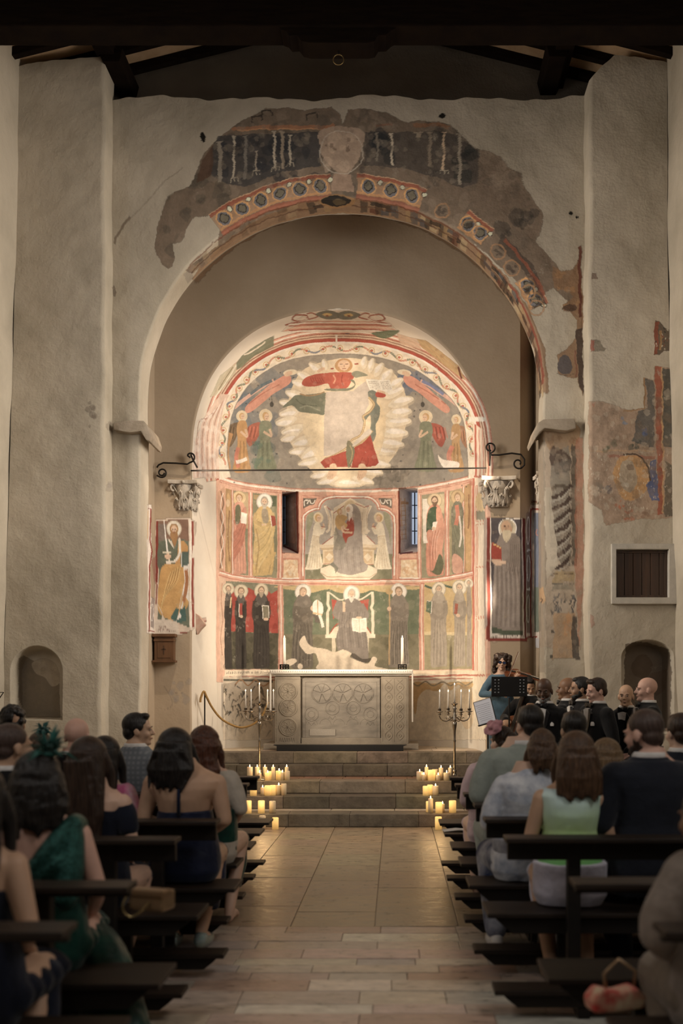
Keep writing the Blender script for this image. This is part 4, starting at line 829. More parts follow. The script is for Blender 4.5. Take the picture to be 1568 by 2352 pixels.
for i in range(150):
    x, y = R.uniform(880, 1495), R.uniform(1540, 2010); p.line([(x, y), (x + R.uniform(-3, 3), y + R.uniform(8, 22))], 5, R.choice([(196, 176, 146), (178, 150, 118), (120, 88, 64), (206, 190, 162)]), .6, sm=False)
p.poly([(895, 215), (930, 220), (942, 262), (900, 262)], (110, 84, 66), .8); p.poly([(888, 705), (960, 712), (975, 760), (998, 768), (986, 784), (890, 798)], (120, 106, 84), .9); p.poly([(890, 710), (920, 712), (915, 790), (892, 796)], (150, 76, 56), .8)
p = Pen(1080, 1100, 0.3112, GR)
# jamb strip with the twisted column
p.poly([(505, -330), (800, -330), (830, 0), (840, 700), (820, 1260), (505, 1240)], (146, 116, 90), .45); p.poly([(500, -280), (548, -290), (560, 700), (550, 1430), (505, 1430)], (112, 100, 82), .6)
p.poly([(545, -400), (790, -400), (800, -300), (740, -200), (650, -180), (570, -230)], (150, 116, 78), .9, sm=True); p.mott(560, -400, 780, -220, (120, 82, 52), 10, 30, .4, 91)
p.poly([(745, -260), (780, -240), (790, 640), (750, 640), (742, 100)], (84, 72, 58), .9); p.poly([(775, -300), (830, -300), (835, 680), (800, 1300), (770, 640)], (160, 92, 60), .6)
p.poly([(590, -180), (730, -240), (742, 640), (670, 640), (650, 560), (600, 520), (590, 440), (580, 200), (600, 100), (590, 60)], (120, 108, 90), .95)
def tw(y, c, w): p.line([(588, y+60), (640, y+44), (700, y+10), (742, y-36)], w, c, .95)
for i, y in enumerate(range(80, 640, 88)): tw(y, (70, 52, 42), 30); tw(y+30, (150, 138, 118), 14); tw(y+44, (116, 100, 82), 8)
for i in range(60): x = R.uniform(595, 735); y = R.uniform(60, 620); p.line([(x, y), (x+24, y-12)], 2.5, (176, 164, 142), .5, sm=False)
p.poly([(600, -240), (720, -180), (742, -110), (690, -130), (600, -90)], (78, 60, 48), .9, sm=True); p.poly([(610, -100), (740, -160), (740, -60), (620, -40)], (96, 84, 72), .85); p.line([(600, 70), (650, 45), (720, 70)], 26, (84, 70, 54), .9); p.line([(586, 100), (592, 440)], 10, (64, 60, 54), .8)
p.poly([(545, 60), (590, 60), (640, 540), (640, 640), (560, 740)], None, .8)
p.poly([(622, 680), (766, 672), (768, 760), (600, 768), (600, 740), (626, 720)], (150, 124, 82), .95); p.line([(610, 700), (760, 694)], 6, (110, 88, 58)); p.line([(600, 770), (770, 770)], 10, (92, 86, 72)); p.poly([(604, 780), (764, 776), (766, 820), (600, 820)], (128, 116, 94), .9)
for i in range(26): x = R.uniform(590, 780); y = R.uniform(830, 970); p.line([(x, y), (x + R.uniform(-20, 20), y + 20), (x + R.uniform(-10, 10), y + 40)], R.uniform(6, 14), R.choice([(84, 82, 80), (104, 98, 90), (66, 64, 62)]), .85)
p.poly([(612, 990), (770, 990), (770, 1320), (600, 1330), (616, 1150)], (160, 124, 84), .9); p.mott(680, 1030, 760, 1160, (176, 118, 60), 9, 26, .55, 92); p.poly([(748, 1010), (780, 1015), (812, 1340), (760, 1320), (745, 1200)], (72, 64, 56), .9); p.ell(600, 1132, 12, 14, (40, 36, 32)); p.ell(598, 1306, 10, 14, (60, 54, 46), .8)
p.poly([(510, 808), (545, 800), (556, 900), (535, 920), (512, 900)], (168, 126, 78), .8); p.line([(520, 880), (530, 890), (522, 916)], 6, (60, 40, 30))
p.poly([(880, 1000), (915, 1015), (920, 1080), (895, 1100)], (160, 108, 84), .6)
pp = p; p = Pen(0, 0, 1, GR); p.mott(1250, 1000, 1335, 1500, (140, 120, 96), 90, 9, .3, 615); p.mott(1355, 900, 1550, 1200, (120, 98, 76), 110, 10, .3, 616); p.mott(1355, 900, 1550, 1200, (176, 156, 128), 90, 7, .35, 617); p = pp
# niches: worn figures, with a dark tone laid over the interiors
p.mott(1160, 1290, 1420, 1560, (70, 54, 40), 16, 34, .5, 93); p.poly([(1250, 1300), (1320, 1310), (1340, 1400), (1290, 1480), (1210, 1440), (1190, 1370)], (110, 90, 66), .6, sm=True); p.poly([(1330, 1440), (1450, 1400), (1440, 1560), (1370, 1600), (1320, 1520)], (120, 62, 44), .35)
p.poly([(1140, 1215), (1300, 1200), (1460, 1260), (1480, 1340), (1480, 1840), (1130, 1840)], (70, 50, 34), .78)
p = Pen(0, 900, 0.3401, GR)
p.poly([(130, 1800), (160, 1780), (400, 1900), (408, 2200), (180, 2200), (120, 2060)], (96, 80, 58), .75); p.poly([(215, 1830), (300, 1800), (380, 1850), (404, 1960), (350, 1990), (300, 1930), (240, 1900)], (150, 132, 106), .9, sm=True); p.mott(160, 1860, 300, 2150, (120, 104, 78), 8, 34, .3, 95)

def sample(px, py):
    """bilinear look-up of the cartoon with a slight brush wobble"""
    wx = px + 0.22*np.sin(py*.21 + px*.05) + 0.6*np.sin(py*.037 + 1.3 + px*.03); wy = py + 0.22*np.sin(px*.19 + py*.06) + 0.6*np.sin(px*.041 + py*.03)
    old = (((px > 250) & (px < 1340) & (py < 700)) | (px > 1245)) * 1.0     # the ruined paintings of the nave have ragged edges
    wx = wx + old*(0.45*np.sin(py*.43 + 2*np.sin(px*.11)) + 0.35*np.sin(px*.31 + py*.67) + 1.3*np.sin(py*.12 + 3*np.sin(px*.037)) ); wy = wy + old*(0.45*np.sin(px*.39 + 2*np.sin(py*.13)) + 0.35*np.sin(py*.29 - px*.61) + 1.2*np.sin(px*.11 + 3*np.sin(py*.041)))
    x = wx * PS - .5; y = (wy - PY0) * PS - .5
    H, W = can.shape[:2]
    ok = (x >= 0) & (x < W-1) & (y >= 0) & (y < H-1)
    x = np.clip(x, 0, W-2); y = np.clip(y, 0, H-2)
    xi = x.astype(int); yi = y.astype(int); fx = (x-xi)[:, None]; fy = (y-yi)[:, None]
    out = can[yi, xi]*(1-fx)*(1-fy) + can[yi, xi+1]*fx*(1-fy) + can[yi+1, xi]*(1-fx)*fy + can[yi+1, xi+1]*fx*fy
    out[~ok] = 0
    return out
# painted window reveals of the apse
p = Pen(480, 1090, 0.4145, GA)
p.poly([(404, 96), (490, 92), (494, 436), (404, 432)], (196, 180, 170)); p.poly([(412, 104), (486, 94), (492, 432), (410, 396)], (128, 116, 108)); p.poly([(426, 130), (472, 124), (474, 384), (428, 374)], (150, 128, 112)); p.line([(426, 130), (472, 124), (474, 384), (428, 374), (426, 130)], 4, (150, 112, 80), .8, sm=False)
p.line([(408, 112), (486, 96), (492, 432)], 9, (150, 66, 52), sm=False); p.line([(410, 396), (492, 434)], 9, (112, 52, 60), sm=False); p.mott(430, 140, 470, 370, (170, 150, 140), 10, 14, .4, 101)
p.poly([(1050, 84), (1158, 80), (1158, 430), (1052, 440)], (204, 190, 182)); p.line([(1052, 90), (1056, 436)], 9, (160, 74, 54), sm=False); p.line([(1056, 440), (1130, 430)], 8, (120, 54, 66), sm=False)
for x in (1062, 1084): p.line([(x, 130), (x+6, 360)], 5, (196, 146, 96), .9, sm=False)
for y in range(150, 360, 26): p.line([(1060, y), (1092, y-4)], 4, (196, 146, 96), .9, sm=False)
p.rect(1062, 150, 1106, 164, (190, 140, 92)); p.mott(1060, 120, 1110, 420, (166, 160, 160), 10, 16, .35, 102)

# ------------------------------------------------------------------ surfaces
def wob(a, b, s=0, f=1.0):
    return (np.sin(a*2.1*f + 1.3*s + b*.7*f) + .6*np.sin(b*3.3*f + 2.1*s + a*1.1*f) + .4*np.sin(a*6.7*f + b*4.9*f + s) + .25*np.sin(a*13*f + 3*s) * np.sin(b*11*f + s)) / 2.25
def grid(name, P, m, paint=False, mask=None, kind='structure', sm=True, flip=False):
    nv, nu = P.shape[:2]
    V = P.reshape(-1, 3).astype(np.float32)
    i = np.arange(nv*nu).reshape(nv, nu)
    Q = np.stack([i[:-1, :-1], i[:-1, 1:], i[1:, 1:], i[1:, :-1]], -1).reshape(-1, 4)
    if mask is not None:
        mm = mask[:-1, :-1] | mask[:-1, 1:] | mask[1:, 1:] | mask[1:, :-1]
        Q = Q[~mm.reshape(-1)]
    if flip: Q = Q[:, ::-1]
    me = bpy.data.meshes.new(name)
    me.vertices.add(len(V)); me.vertices.foreach_set('co', V.reshape(-1))
    me.loops.add(Q.size); me.loops.foreach_set('vertex_index', Q.reshape(-1).astype(np.int32))
    me.polygons.add(len(Q)); me.polygons.foreach_set('loop_start', np.arange(0, Q.size, 4, dtype=np.int32))
    me.update(calc_edges=True)
    if not paint:
        at = me.color_attributes.new('pigment', 'FLOAT_COLOR', 'POINT'); at.data.foreach_set('color', np.zeros(len(V)*4, np.float32))
    if paint:
        k = F / V[:, 1]
        c = sample(CX + V[:, 0]*k, CY - (V[:, 2]-CH)*k).astype(np.float32)
        at = me.color_attributes.new('pigment', 'FLOAT_COLOR', 'POINT'); at.data.foreach_set('color', c.reshape(-1))
    o = link_mesh(name, me, m, None, sm)
    if kind: o['kind'] = kind
    return o
def sup(a, e): return np.sign(a) * np.abs(a) ** e
def contour(cx, wd, zs, rise, z0, n_j, n_a, pw=2.0, wave=0.0, seed=0):
    """arch outline from bottom left over the crown to bottom right -> (N,2) X,Z"""
    e = 2.0 / pw
    zl = np.linspace(z0, zs, n_j, endpoint=False)
    t = np.linspace(PI, 0, n_a)
    X = np.concatenate([np.full(n_j, cx - wd), cx + wd*sup(np.cos(t), e), np.full(n_j, cx + wd)])
    Z = np.concatenate([zl, zs + rise*sup(np.sin(t), e), zl[::-1]])
    if wave:
        X = X + wave*wob(Z*1.5, X*.3, seed); Z = Z + wave*wob(X*1.5, Z*.2, seed+3) * (Z > zs - .3)
    return np.stack([X, Z], 1)
def arch_panel(C, cx, zs, xl, xr, zt, Y, nv, wave=.012, seed=0, dens=1.0, topw=0.0):
    O = np.empty_like(C)
    for i, (x, z) in enumerate(C):
        if z < zs - 1e-6: O[i] = (xl if x < cx else xr, z); continue
        dx, dz = x - cx, z - zs
        s_ = 1e9
        if dx > 1e-6: s_ = min(s_, (xr-cx)/dx)
        if dx < -1e-6: s_ = min(s_, (xl-cx)/dx)
        if dz > 1e-6: s_ = min(s_, (zt-zs)/dz)
        O[i] = (cx + dx*s_, zs + dz*s_)
    for cxn, czn in ((xl, zt), (xr, zt)):
        O[np.argmin(np.hypot(O[:, 0]-cxn, O[:, 1]-czn))] = (cxn, czn)
    s = np.linspace(0, 1, nv)[:, None, None] ** dens
    P2 = C[None]*(1-s) + O[None]*s
    if topw: P2[..., 1] += topw * wob(P2[..., 0]*2.2, 0, seed+5) * np.clip((P2[..., 1]-(zt-.5))/.5, 0, 1)
    Yy = Y + wave * wob(P2[..., 0]*1.3, P2[..., 1]*1.3, seed) 
    r = np.clip(1 - s[..., 0] * np.linalg.norm(O-C, axis=1)[None] / .03, 0, 1)
    Yy = Yy + .02 * r**2
    return np.stack([P2[..., 0], Yy, P2[..., 1]], -1)
def sweep(A, YA, B, YB, n, seed=0, wave=0.006):
    s = np.linspace(0, 1, n)[:, None]
    X = A[None, :, 0]*(1-s) + B[None, :, 0]*s; Z = A[None, :, 1]*(1-s) + B[None, :, 1]*s
    ya = YA if np.ndim(YA) else np.full(len(A), YA)
    Y = ya[None]*(1-s) + YB*s + 0*X
    return np.stack([X, Y, Z], -1)

# --- triumphal arch wall
YF, YB = 12.37, 12.76
cxa, wa, zsa, ra = -0.66, 2.504, 5.39, 2.40
CA = contour(cxa, wa, zsa, ra, -0.02, 260, 760, 2.0, 0.014, 1)
PA = arch_panel(CA, cxa, zsa, -3.75, 2.6, 9.03, YF, 200, 0.016, 2, 1.0, 0.05)
grid('wall_front', PA, M_nave, True)
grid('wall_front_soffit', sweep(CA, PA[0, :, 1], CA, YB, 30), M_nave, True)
PB = arch_panel(CA, cxa, zsa, -3.75, 2.6, 9.03, YB, 12, 0.0, 2); grid('wall_front_rear', PB, M_chancel)
# ledge and the set-back gable above
s = np.linspace(0, 1, 300); X = -4.9 + 8.6*s
top = PA[-1]; 
Pl = np.stack([np.stack([X, np.full(300, YF + .01), 9.02 + .05*wob(X*2.2, 0, 7)], -1), np.stack([X, np.full(300, 12.80), 9.06 + 0*X], -1)]); grid('wall_front_ledge', Pl, M_nave)
zz = np.linspace(8.9, 11.4, 60)
grid('wall_gable', np.stack([np.tile(X, (60, 1)), 12.78 + .02*wob(np.tile(X, (60, 1)), zz[:, None], 4), np.tile(zz[:, None], (1, 300))], -1), M_gable_shade)

def sstep(d, w): return np.clip(d / w * .5 + .5, 0, 1)
def niche_sd(X, Z, x0, x1, z0, z1, rise):
    cx, hw = (x0+x1)/2, (x1-x0)/2
    zs = z1 - rise
    top = np.where(Z > zs, 1 - np.sqrt(((X-cx)/hw)**2 + ((Z-zs)/rise)**2), 1 - np.abs(X-cx)/hw) * min(hw, rise)
    return np.minimum(top, Z - z0)
# --- left and right pilaster faces with their niches
YP = 12.04
def face(name, xl, xr, z0, z1, nu, nv, seed, fn=None, fr=None, topf=None):
    v = np.linspace(0, 1, nv)[:, None]; u = np.linspace(0, 1, nu)[None]
    Z0 = z0 + (z1-z0)*v
    XL = xl(Z0) if callable(xl) else xl; XR = xr(Z0) if callable(xr) else xr
    X = XL + (XR-XL)*u; Z = Z0 + 0*X
    if topf: Z = z0 + (topf(X) - z0)*v
    Y = YP + .018*wob(X*1.2, Z*1.2, seed) + .02*np.clip(1-(XR-X)/.05, 0, 1)**2*(1 if fr != 'L' else 0) + .02*np.clip(1-(X-XL)/.05, 0, 1)**2*(1 if fr == 'L' else 0)
    if fn: Y = Y + fn(X, Z)
    P = np.stack([X, Y, Z], -1)
    grid(name, P, M_nave, True)
    return P
edgeL = lambda Z: -3.51 - .07*np.clip((4.0-Z)/4, 0, 1) + .012*wob(Z*2.0, 0, 3)
cornL = lambda Z: -4.56 - .22*np.clip((8-Z)/8, 0, 1)
def nl(X, Z):
    x0, z1 = XZ(28, 1487, YP); x1, z0 = XZ(140, 1650, YP)
    return .30 * sstep(niche_sd(X, Z, x0, x1, z0, z1, .30), .02)
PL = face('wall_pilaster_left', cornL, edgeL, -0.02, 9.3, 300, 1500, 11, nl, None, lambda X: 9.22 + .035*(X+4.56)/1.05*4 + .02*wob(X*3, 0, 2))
RT = PL[:, -1]
v = np.linspace(0, 1, 10)[:, None]
grid('wall_pilaster_left_return', np.stack([RT*(1-t) + np.stack([RT[:, 0]-.0, np.full(len(RT), 12.45), RT[:, 2]], -1)*t for t in np.linspace(0, 1, 10)]), M_nave, True)
TL = PL[-1]; grid('wall_pilaster_left_top', np.stack([TL, np.stack([TL[:, 0], np.full(len(TL), 12.8), TL[:, 2]+.02], -1)]), M_nave)
edgeR = lambda Z: 2.345 + .02*wob(Z*1.6, 0, 6)
cornR = lambda Z: 3.29 + .14*np.clip((7-Z)/6, 0, 1)
def nr(X, Z):
    x0, z1 = XZ(1432, 1473, YP); x1, z0 = XZ(1542, 1680, YP)
    d = .34 * sstep(niche_sd(X, Z, x0, x1, z0, z1, .20), .02)
    a, b = XZ(1413, 1263, YP); c, e = XZ(1533, 1373, YP)
    q = np.minimum(np.minimum(X-a, c-X), np.minimum(b-Z, Z-e))
    return d + .10 * sstep(q, .012)
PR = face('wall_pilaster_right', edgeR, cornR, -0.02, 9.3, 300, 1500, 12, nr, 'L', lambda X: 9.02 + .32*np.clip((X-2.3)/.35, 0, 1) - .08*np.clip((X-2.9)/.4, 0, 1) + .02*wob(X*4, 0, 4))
LT = PR[:, 0]
grid('wall_pilaster_right_return', np.stack([LT*(1-t) + np.stack([LT[:, 0], np.full(len(LT), 12.45), LT[:, 2]], -1)*t for t in np.linspace(0, 1, 10)]), M_nave, True, flip=True)
TR = PR[-1]; grid('wall_pilaster_right_top', np.stack([TR, np.stack([TR[:, 0], np.full(len(TR), 12.8), TR[:, 2]+.02], -1)]), M_nave)

# --- nave side walls with unseen openings added for the area lights
def side(name, cf, wy0, wy1, wz0, wz1, seed, vy0=1.9, vy1=3.3, vz0=4.1, vz1=6.7):
    y = np.unique(np.concatenate([np.linspace(-3, 12.1, 160), [wy0, wy1, vy0, vy1]])); z = np.unique(np.concatenate([np.linspace(-.02, 9.4, 120), [wz0, wz1, vz0, vz1]]))
    Yg, Zg = np.meshgrid(y, z)
    X = cf(Zg) + .02*wob(Yg, Zg, seed)
    mk = (Yg > wy0) & (Yg < wy1) & (Zg > wz0) & (Zg < wz1)
    mk |= (Yg > vy0) & (Yg < vy1) & (Zg > vz0) & (Zg < vz1)
    grid(name, np.stack([X, Yg, Zg], -1), M_nave, False, mk)
side('wall_left', cornL, 9.5, 10.7, 3.6, 7.2, 1)
side('wall_right', cornR, 9.5, 10.7, 3.6, 7.2, 2)

M_glow_pane = mat('daylit_window_pane', (.7, .75, .8, 1), .4, emit=(.80, .88, 1.0, 1), es=.9)  # glowing panes behind the added openings, out of view
M_lead = mat('dark_window_bars', (.02, .02, .02, 1), .6)
for i, (sx, y0, y1, z0, z1) in enumerate(((-1, 9.5, 10.7, 3.6, 7.2), (1, 9.5, 10.7, 3.6, 7.2), (-1, 1.9, 3.3, 4.1, 6.7), (1, 1.9, 3.3, 4.1, 6.7))):
    x = -4.86 if sx < 0 else 3.62
    mb = MB(); mb.box(x-.01, x+.01, y0-.1, y1+.1, z0-.1, z1+.1); o = mb.build('window_%d' % (i+3), M_glow_pane); o['kind'] = 'structure'
    mb = MB()
    for q in np.linspace(z0, z1, 8): mb.box(x-sx*.03-.01, x-sx*.03+.01, y0-.1, y1+.1, q-.012, q+.012)
    for q in np.linspace(y0, y1, 4): mb.box(x-sx*.03-.01, x-sx*.03+.01, q-.012, q+.012, z0-.1, z1+.1)
    mb.build('window_bars', M_lead, o)

# --- chancel: rear wall with the apse arch, side walls, vault
YC, YA = 13.86, 14.76
cxc, wc, zsc, rc = -0.785, 2.045, 4.80, 2.17
CC = contour(cxc, wc, zsc, rc, 0.5, 200, 420, 2.3, 0.006, 5)
grid('wall_chancel_rear', arch_panel(CC, cxc, zsc, -3.36, 1.74, 8.3, YC, 130, 0.006, 9), M_chancel, True)
cxp, wp, zsp, rp, bp = -0.71, 1.93, 5.05, 1.92, 1.2
CP = contour(cxp, wp, zsp, rp, 0.5, 200, 420, 2.3, 0.0, 0)
grid('wall_apse_reveal', sweep(CC, YC + .02, CP, YA, 70), M_apse, True)
# apse: half-elliptic cylinder and conch in one mesh
nu, nz, nd = 660, 400, 330
u = np.linspace(0, PI, nu)[None]
zc = np.linspace(.75, zsp, nz, endpoint=False)[:, None]; e = 2/2.3
def ap(u, rad): return cxp - wp*np.cos(u)*rad, YA + bp*np.sin(u)*rad
X1, Y1 = ap(u, 1.0); X1 = X1 + 0*zc; Y1 = Y1 + 0*zc; Z1 = zc + 0*X1
vv = np.linspace(0, PI/2 - .012, nd)[:, None]
X2, Y2 = ap(u, np.cos(vv)**e); Z2 = zsp + rp*np.sin(vv)**e + 0*X2
PX = np.stack([np.concatenate([X1, X2]), np.concatenate([Y1, Y2]), np.concatenate([Z1, Z2])], -1)
kx = F / PX[..., 1]; ppx = CX + PX[..., 0]*kx; ppy = CY - (PX[..., 2]-CH)*kx
WL, WR = (648, 685, 1130, 1270), (916, 958, 1122, 1271)
mk = np.zeros(ppx.shape, bool)
for a, b, c, d in (WL, WR): mk |= (ppx > a) & (ppx < b) & (ppy > c) & (ppy < d)
grid('wall_apse', PX, M_apse, True, mk)
def on_apse(px, py):
    lo, hi = YA, YA + bp
    for _ in range(40):
        y = (lo+hi)/2; x = (px-CX)*y/F
        if ((x-cxp)/wp)**2 + ((y-YA)/bp)**2 > 1: hi = y
        else: lo = y
    return P3(px, py, lo)
M_pane = mat('window_pane', (.5, .56, .66, 1), .3, emit=(.62, .72, .9, 1), es=.55)
M_pane_dim = mat('window_pane_dim', (.10, .12, .15, 1), .3, emit=(.5, .62, .85, 1), es=.05)
M_iron = mat('wrought_iron', (.018, .015, .013, 1), .5, .6, bump=.3)
for n, (w_, back, glass) in enumerate(((WL, (649.5, 655, 1140, 1250), (.05, .06, .08)), (WR, (946, 958, 1132, 1250), (.6, .7, .9)))):
    a, b, c, d = w_; a -= 2; b += 2; c -= 2; d += 2
    R0 = [on_apse(a, c), on_apse(b, c), on_apse(b, d), on_apse(a, d)]
    yb = max(q[1] for q in R0) + .55
    R1 = [P3(back[0], back[2], yb), P3(back[1], back[2], yb), P3(back[1], back[3], yb), P3(back[0], back[3], yb)]
    for i in range(4):
        A, B, C, D = [np.array(q) for q in (R0[i], R0[(i+1) % 4], R1[(i+1) % 4], R1[i])]
        us = np.linspace(0, 1, 120 if i in (1, 3) else 40)[None, :, None]; vs = np.linspace(0, 1, 60)[:, None, None]
        grid('trim_window_reveal', (A*(1-us)+B*us)*(1-vs) + (D*(1-us)+C*us)*vs, M_apse, True)
    mb = MB(); q = R1; mb.prism([(q[3].x, q[3].z), (q[2].x, q[2].z), (q[1].x, q[1].z), (q[0].x, q[0].z)], 'y', yb, yb+.02)
    o = mb.build('window_%d' % (n+1), M_pane if n else M_pane_dim); o['kind'] = 'structure'
    mb = MB()
    for zf in (.25, .5, .75):
        z_ = q[3].z*(1-zf) + q[0].z*zf; mb.tube([(q[0].x, yb-.03, z_), (q[1].x, yb-.03, z_)], .008, 6)
    mb.tube([((q[0].x+q[1].x)/2, yb-.03, q[3].z), ((q[0].x+q[1].x)/2, yb-.03, q[0].z)], .01, 6)
    g = mb.build('grille', M_iron, o)
# chancel side walls and vault (lit from the hidden lamps)
def quadgrid(name, A, B, C, D, nu, nv, m, paint=True, wave=0.0):
    A, B, C, D = [np.array(q, float) for q in (A, B, C, D)]
    us = np.linspace(0, 1, nu)[None, :, None]; vs = np.linspace(0, 1, nv)[:, None, None]
    P = (A*(1-us)+B*us)*(1-vs) + (D*(1-us)+C*us)*vs
    return grid(name, P, m, paint)
quadgrid('wall_chancel_left', (-3.38, 12.7, 0), (-3.345, 13.95, 0), (-3.345, 13.95, 8.3), (-3.38, 12.7, 8.3), 60, 700, M_chancel)
quadgrid('wall_chancel_right', (2.02, 12.7, 0), (1.97, 14.3, 0), (1.97, 14.3, 8.3), (2.02, 12.7, 8.3), 60, 700, M_chancel)
quadgrid('wall_chancel_pier_edge', (1.74, 13.86, 0), (1.985, 14.2, 0), (1.985, 14.2, 8.3), (1.74, 13.86, 8.3), 50, 400, M_chancel)
quadgrid('wall_chancel_pier_edge_left', (-3.42, 14.0, 0), (-3.36, 13.84, 0), (-3.36, 13.84, 8.3), (-3.42, 14.0, 8.3), 4, 40, M_chancel)
tt = np.linspace(0, PI, 40)
grid('ceiling_chancel', np.stack([np.stack([-.7 - 2.75*np.cos(tt), np.full(40, y), 7.0 + 1.35*np.sin(tt)], -1) for y in (12.7, 13.4, 14.3)]), M_chancel)

# --- capitals, imposts
M_stone = mat('weathered_stone', (.25, .205, .155, 1), .85, c2=(.36, .30, .235, 1), scale=6, bump=.6, bscale=40)
M_capital = mat('capital_stone', (.38, .34, .29, 1), .85, c2=(.50, .45, .39, 1), scale=9, bump=.5, bscale=50)
def impost(name, pts, y0, y1, label):
    mb = MB(); mb.prism([XZ(a, b, 12.3) for a, b in pts], 'y', y0, y1, .012)
    o = mb.build(name, M_stone); o['kind'] = 'structure'
    return o
impost('trim_1', [(262, 975), (300, 968), (332, 969), (341, 980), (349, 1004), (346, 1016), (338, 1013), (326, 993), (300, 996), (264, 990)], 12.24, 12.84, '')
impost('trim_2', [(1223, 1004), (1232, 975), (1246, 966), (1318, 964), (1321, 986), (1300, 992), (1248, 986), (1236, 996), (1226, 1013)], 12.24, 12.84, '')
mb = MB(); mb.box(*[XZ(1390, 0, YP)[0], XZ(1400, 0, YP)[0]], 12.0, 12.01, 3, 3.01)
mb.bm.clear()
a, b = XZ(1402, 1250, YP); c, e_ = XZ(1556, 1388, YP); a2, b2 = XZ(1413, 1263, YP); c2, e2 = XZ(1533, 1373, YP)
for q in ((a, c, b2, b), (a, c, e_, e2), (a, a2, e2-.01, b2+.01), (c2, c, e2-.01, b2+.01)): mb.box(q[0], q[1], 11.985, 12.1, q[2], q[3], .008)
o = mb.build('trim_3', mat('pale_stone_frame', (.46, .43, .38, 1), .85, c2=(.55, .51, .45, 1), bump=.4)); o['kind'] = 'structure'

def capital(c, wd, h, mirror=1):
    """corinthian capital: bell, two rows of leaves, volutes, abacus"""
    mb = MB(); n = 28
    mb.lathe([(wd*.33, 0), (wd*.36, h*.03), (wd*.34, h*.06), (wd*.33, h*.3), (wd*.36, h*.6), (wd*.44, h*.84), (wd*.42, h*.86)], c, n)
    for row, (z0, z1, cnt, rad) in enumerate(((.06, .48, 8, .34), (.12, .76, 8, .36))):
        for i in range(cnt):
            a = 2*PI*(i + .5*row)/cnt + .2
            d = Vector((math.cos(a), math.sin(a), 0)); t = Vector((-d.y, d.x, 0))
            for q in (-1, 0, 1):
                pts = []
                for s_ in np.linspace(0, 1, 9):
                    r = wd*(rad + .02 + .05*s_ + .10*max(0, s_-.6)**1.2*2.2); z = h*(z0 + (z1-z0)*(s_ if s_ < .85 else .85 - (s_-.85)*.8)) - abs(q)*h*.04
                    pts.append(Vector(c) + d*r + t*(q*wd*.055*(1-.5*s_) * (1 + .5*math.sin(s_*9))) + Vector((0, 0, z)))
                mb.tube(pts, [wd*.038, wd*.045, wd*.042, wd*.046, wd*.04, wd*.044, wd*.04, wd*.034, wd*.02], 8)
    for i in range(4):
        a = PI/4 + i*PI/2; d = Vector((math.cos(a), math.sin(a), 0))
        for q in (-1, 1):
            t = Vector((-d.y, d.x, 0)) * q
            pts = [Vector(c) + d*wd*(.34+.18*s_) + t*wd*.10*(1-s_) + Vector((0, 0, h*(.5+.34*s_))) for s_ in np.linspace(0, 1, 6)]
            ctr = Vector(c) + d*wd*.50 + Vector((0, 0, h*.76))
            pts += [ctr + (d*math.cos(w_) + Vector((0, 0, 1))*math.sin(w_))*wd*.085*(1-w_/16) for w_ in np.linspace(1.4, -8, 20)]
            mb.tube(pts, wd*.022, 6)
    z = h*.87; hw = wd*.52
    pts = []
    for i in range(4):
        a = i*PI/2
        for s_ in np.linspace(-1, 1, 7)[:-1]:
            r = hw*(1 - .16*(1-s_*s_)); x, y = r, s_*hw
            pts.append((c[0] + x*math.cos(a) - y*math.sin(a), c[1] + x*math.sin(a) + y*math.cos(a)))
    mb.prism(pts, 'z', c[2]+z, c[2]+h, .006)
    for i in range(4):
        a = i*PI/2; mb.ell((c[0] + hw*.86*math.cos(a), c[1] + hw*.86*math.sin(a), c[2]+h*.93), (wd*.06, wd*.06, wd*.06), 8, 6)
    return mb
q = P3(424, 1175, 13.92); o = capital((q.x, 13.98, q.z), .40, .42).build('trim_4', M_capital, None, True); o['kind'] = 'structure'
q = P3(1142, 1168, 13.92); o = capital((q.x, 13.96, q.z), .46, .42).build('trim_5', M_capital, None, True); o['kind'] = 'structure'
q = P3(1226, 1160, 13.5); o = capital((2.05, 13.4, q.z), .34, .40).build('trim_6', M_capital, None, True); o['kind'] = 'structure'
# little wall bracket beside the left pier
q = P3(447, 1440, 13.95); mb = MB(); mb.prism([(0, 0), (.02, -.10), (.07, -.03), (.13, .03), (.13, .05), (.10, .09), (.05, .16), (0, .2)], 'y', 0, .12, .006)
o = mb.build('trim_7', mat('painted_bracket', (.55, .42, .34, 1), .9, c2=(.5, .3, .24, 1), scale=12), None, False, (q.x, 14.0, q.z)); o['kind'] = 'structure'

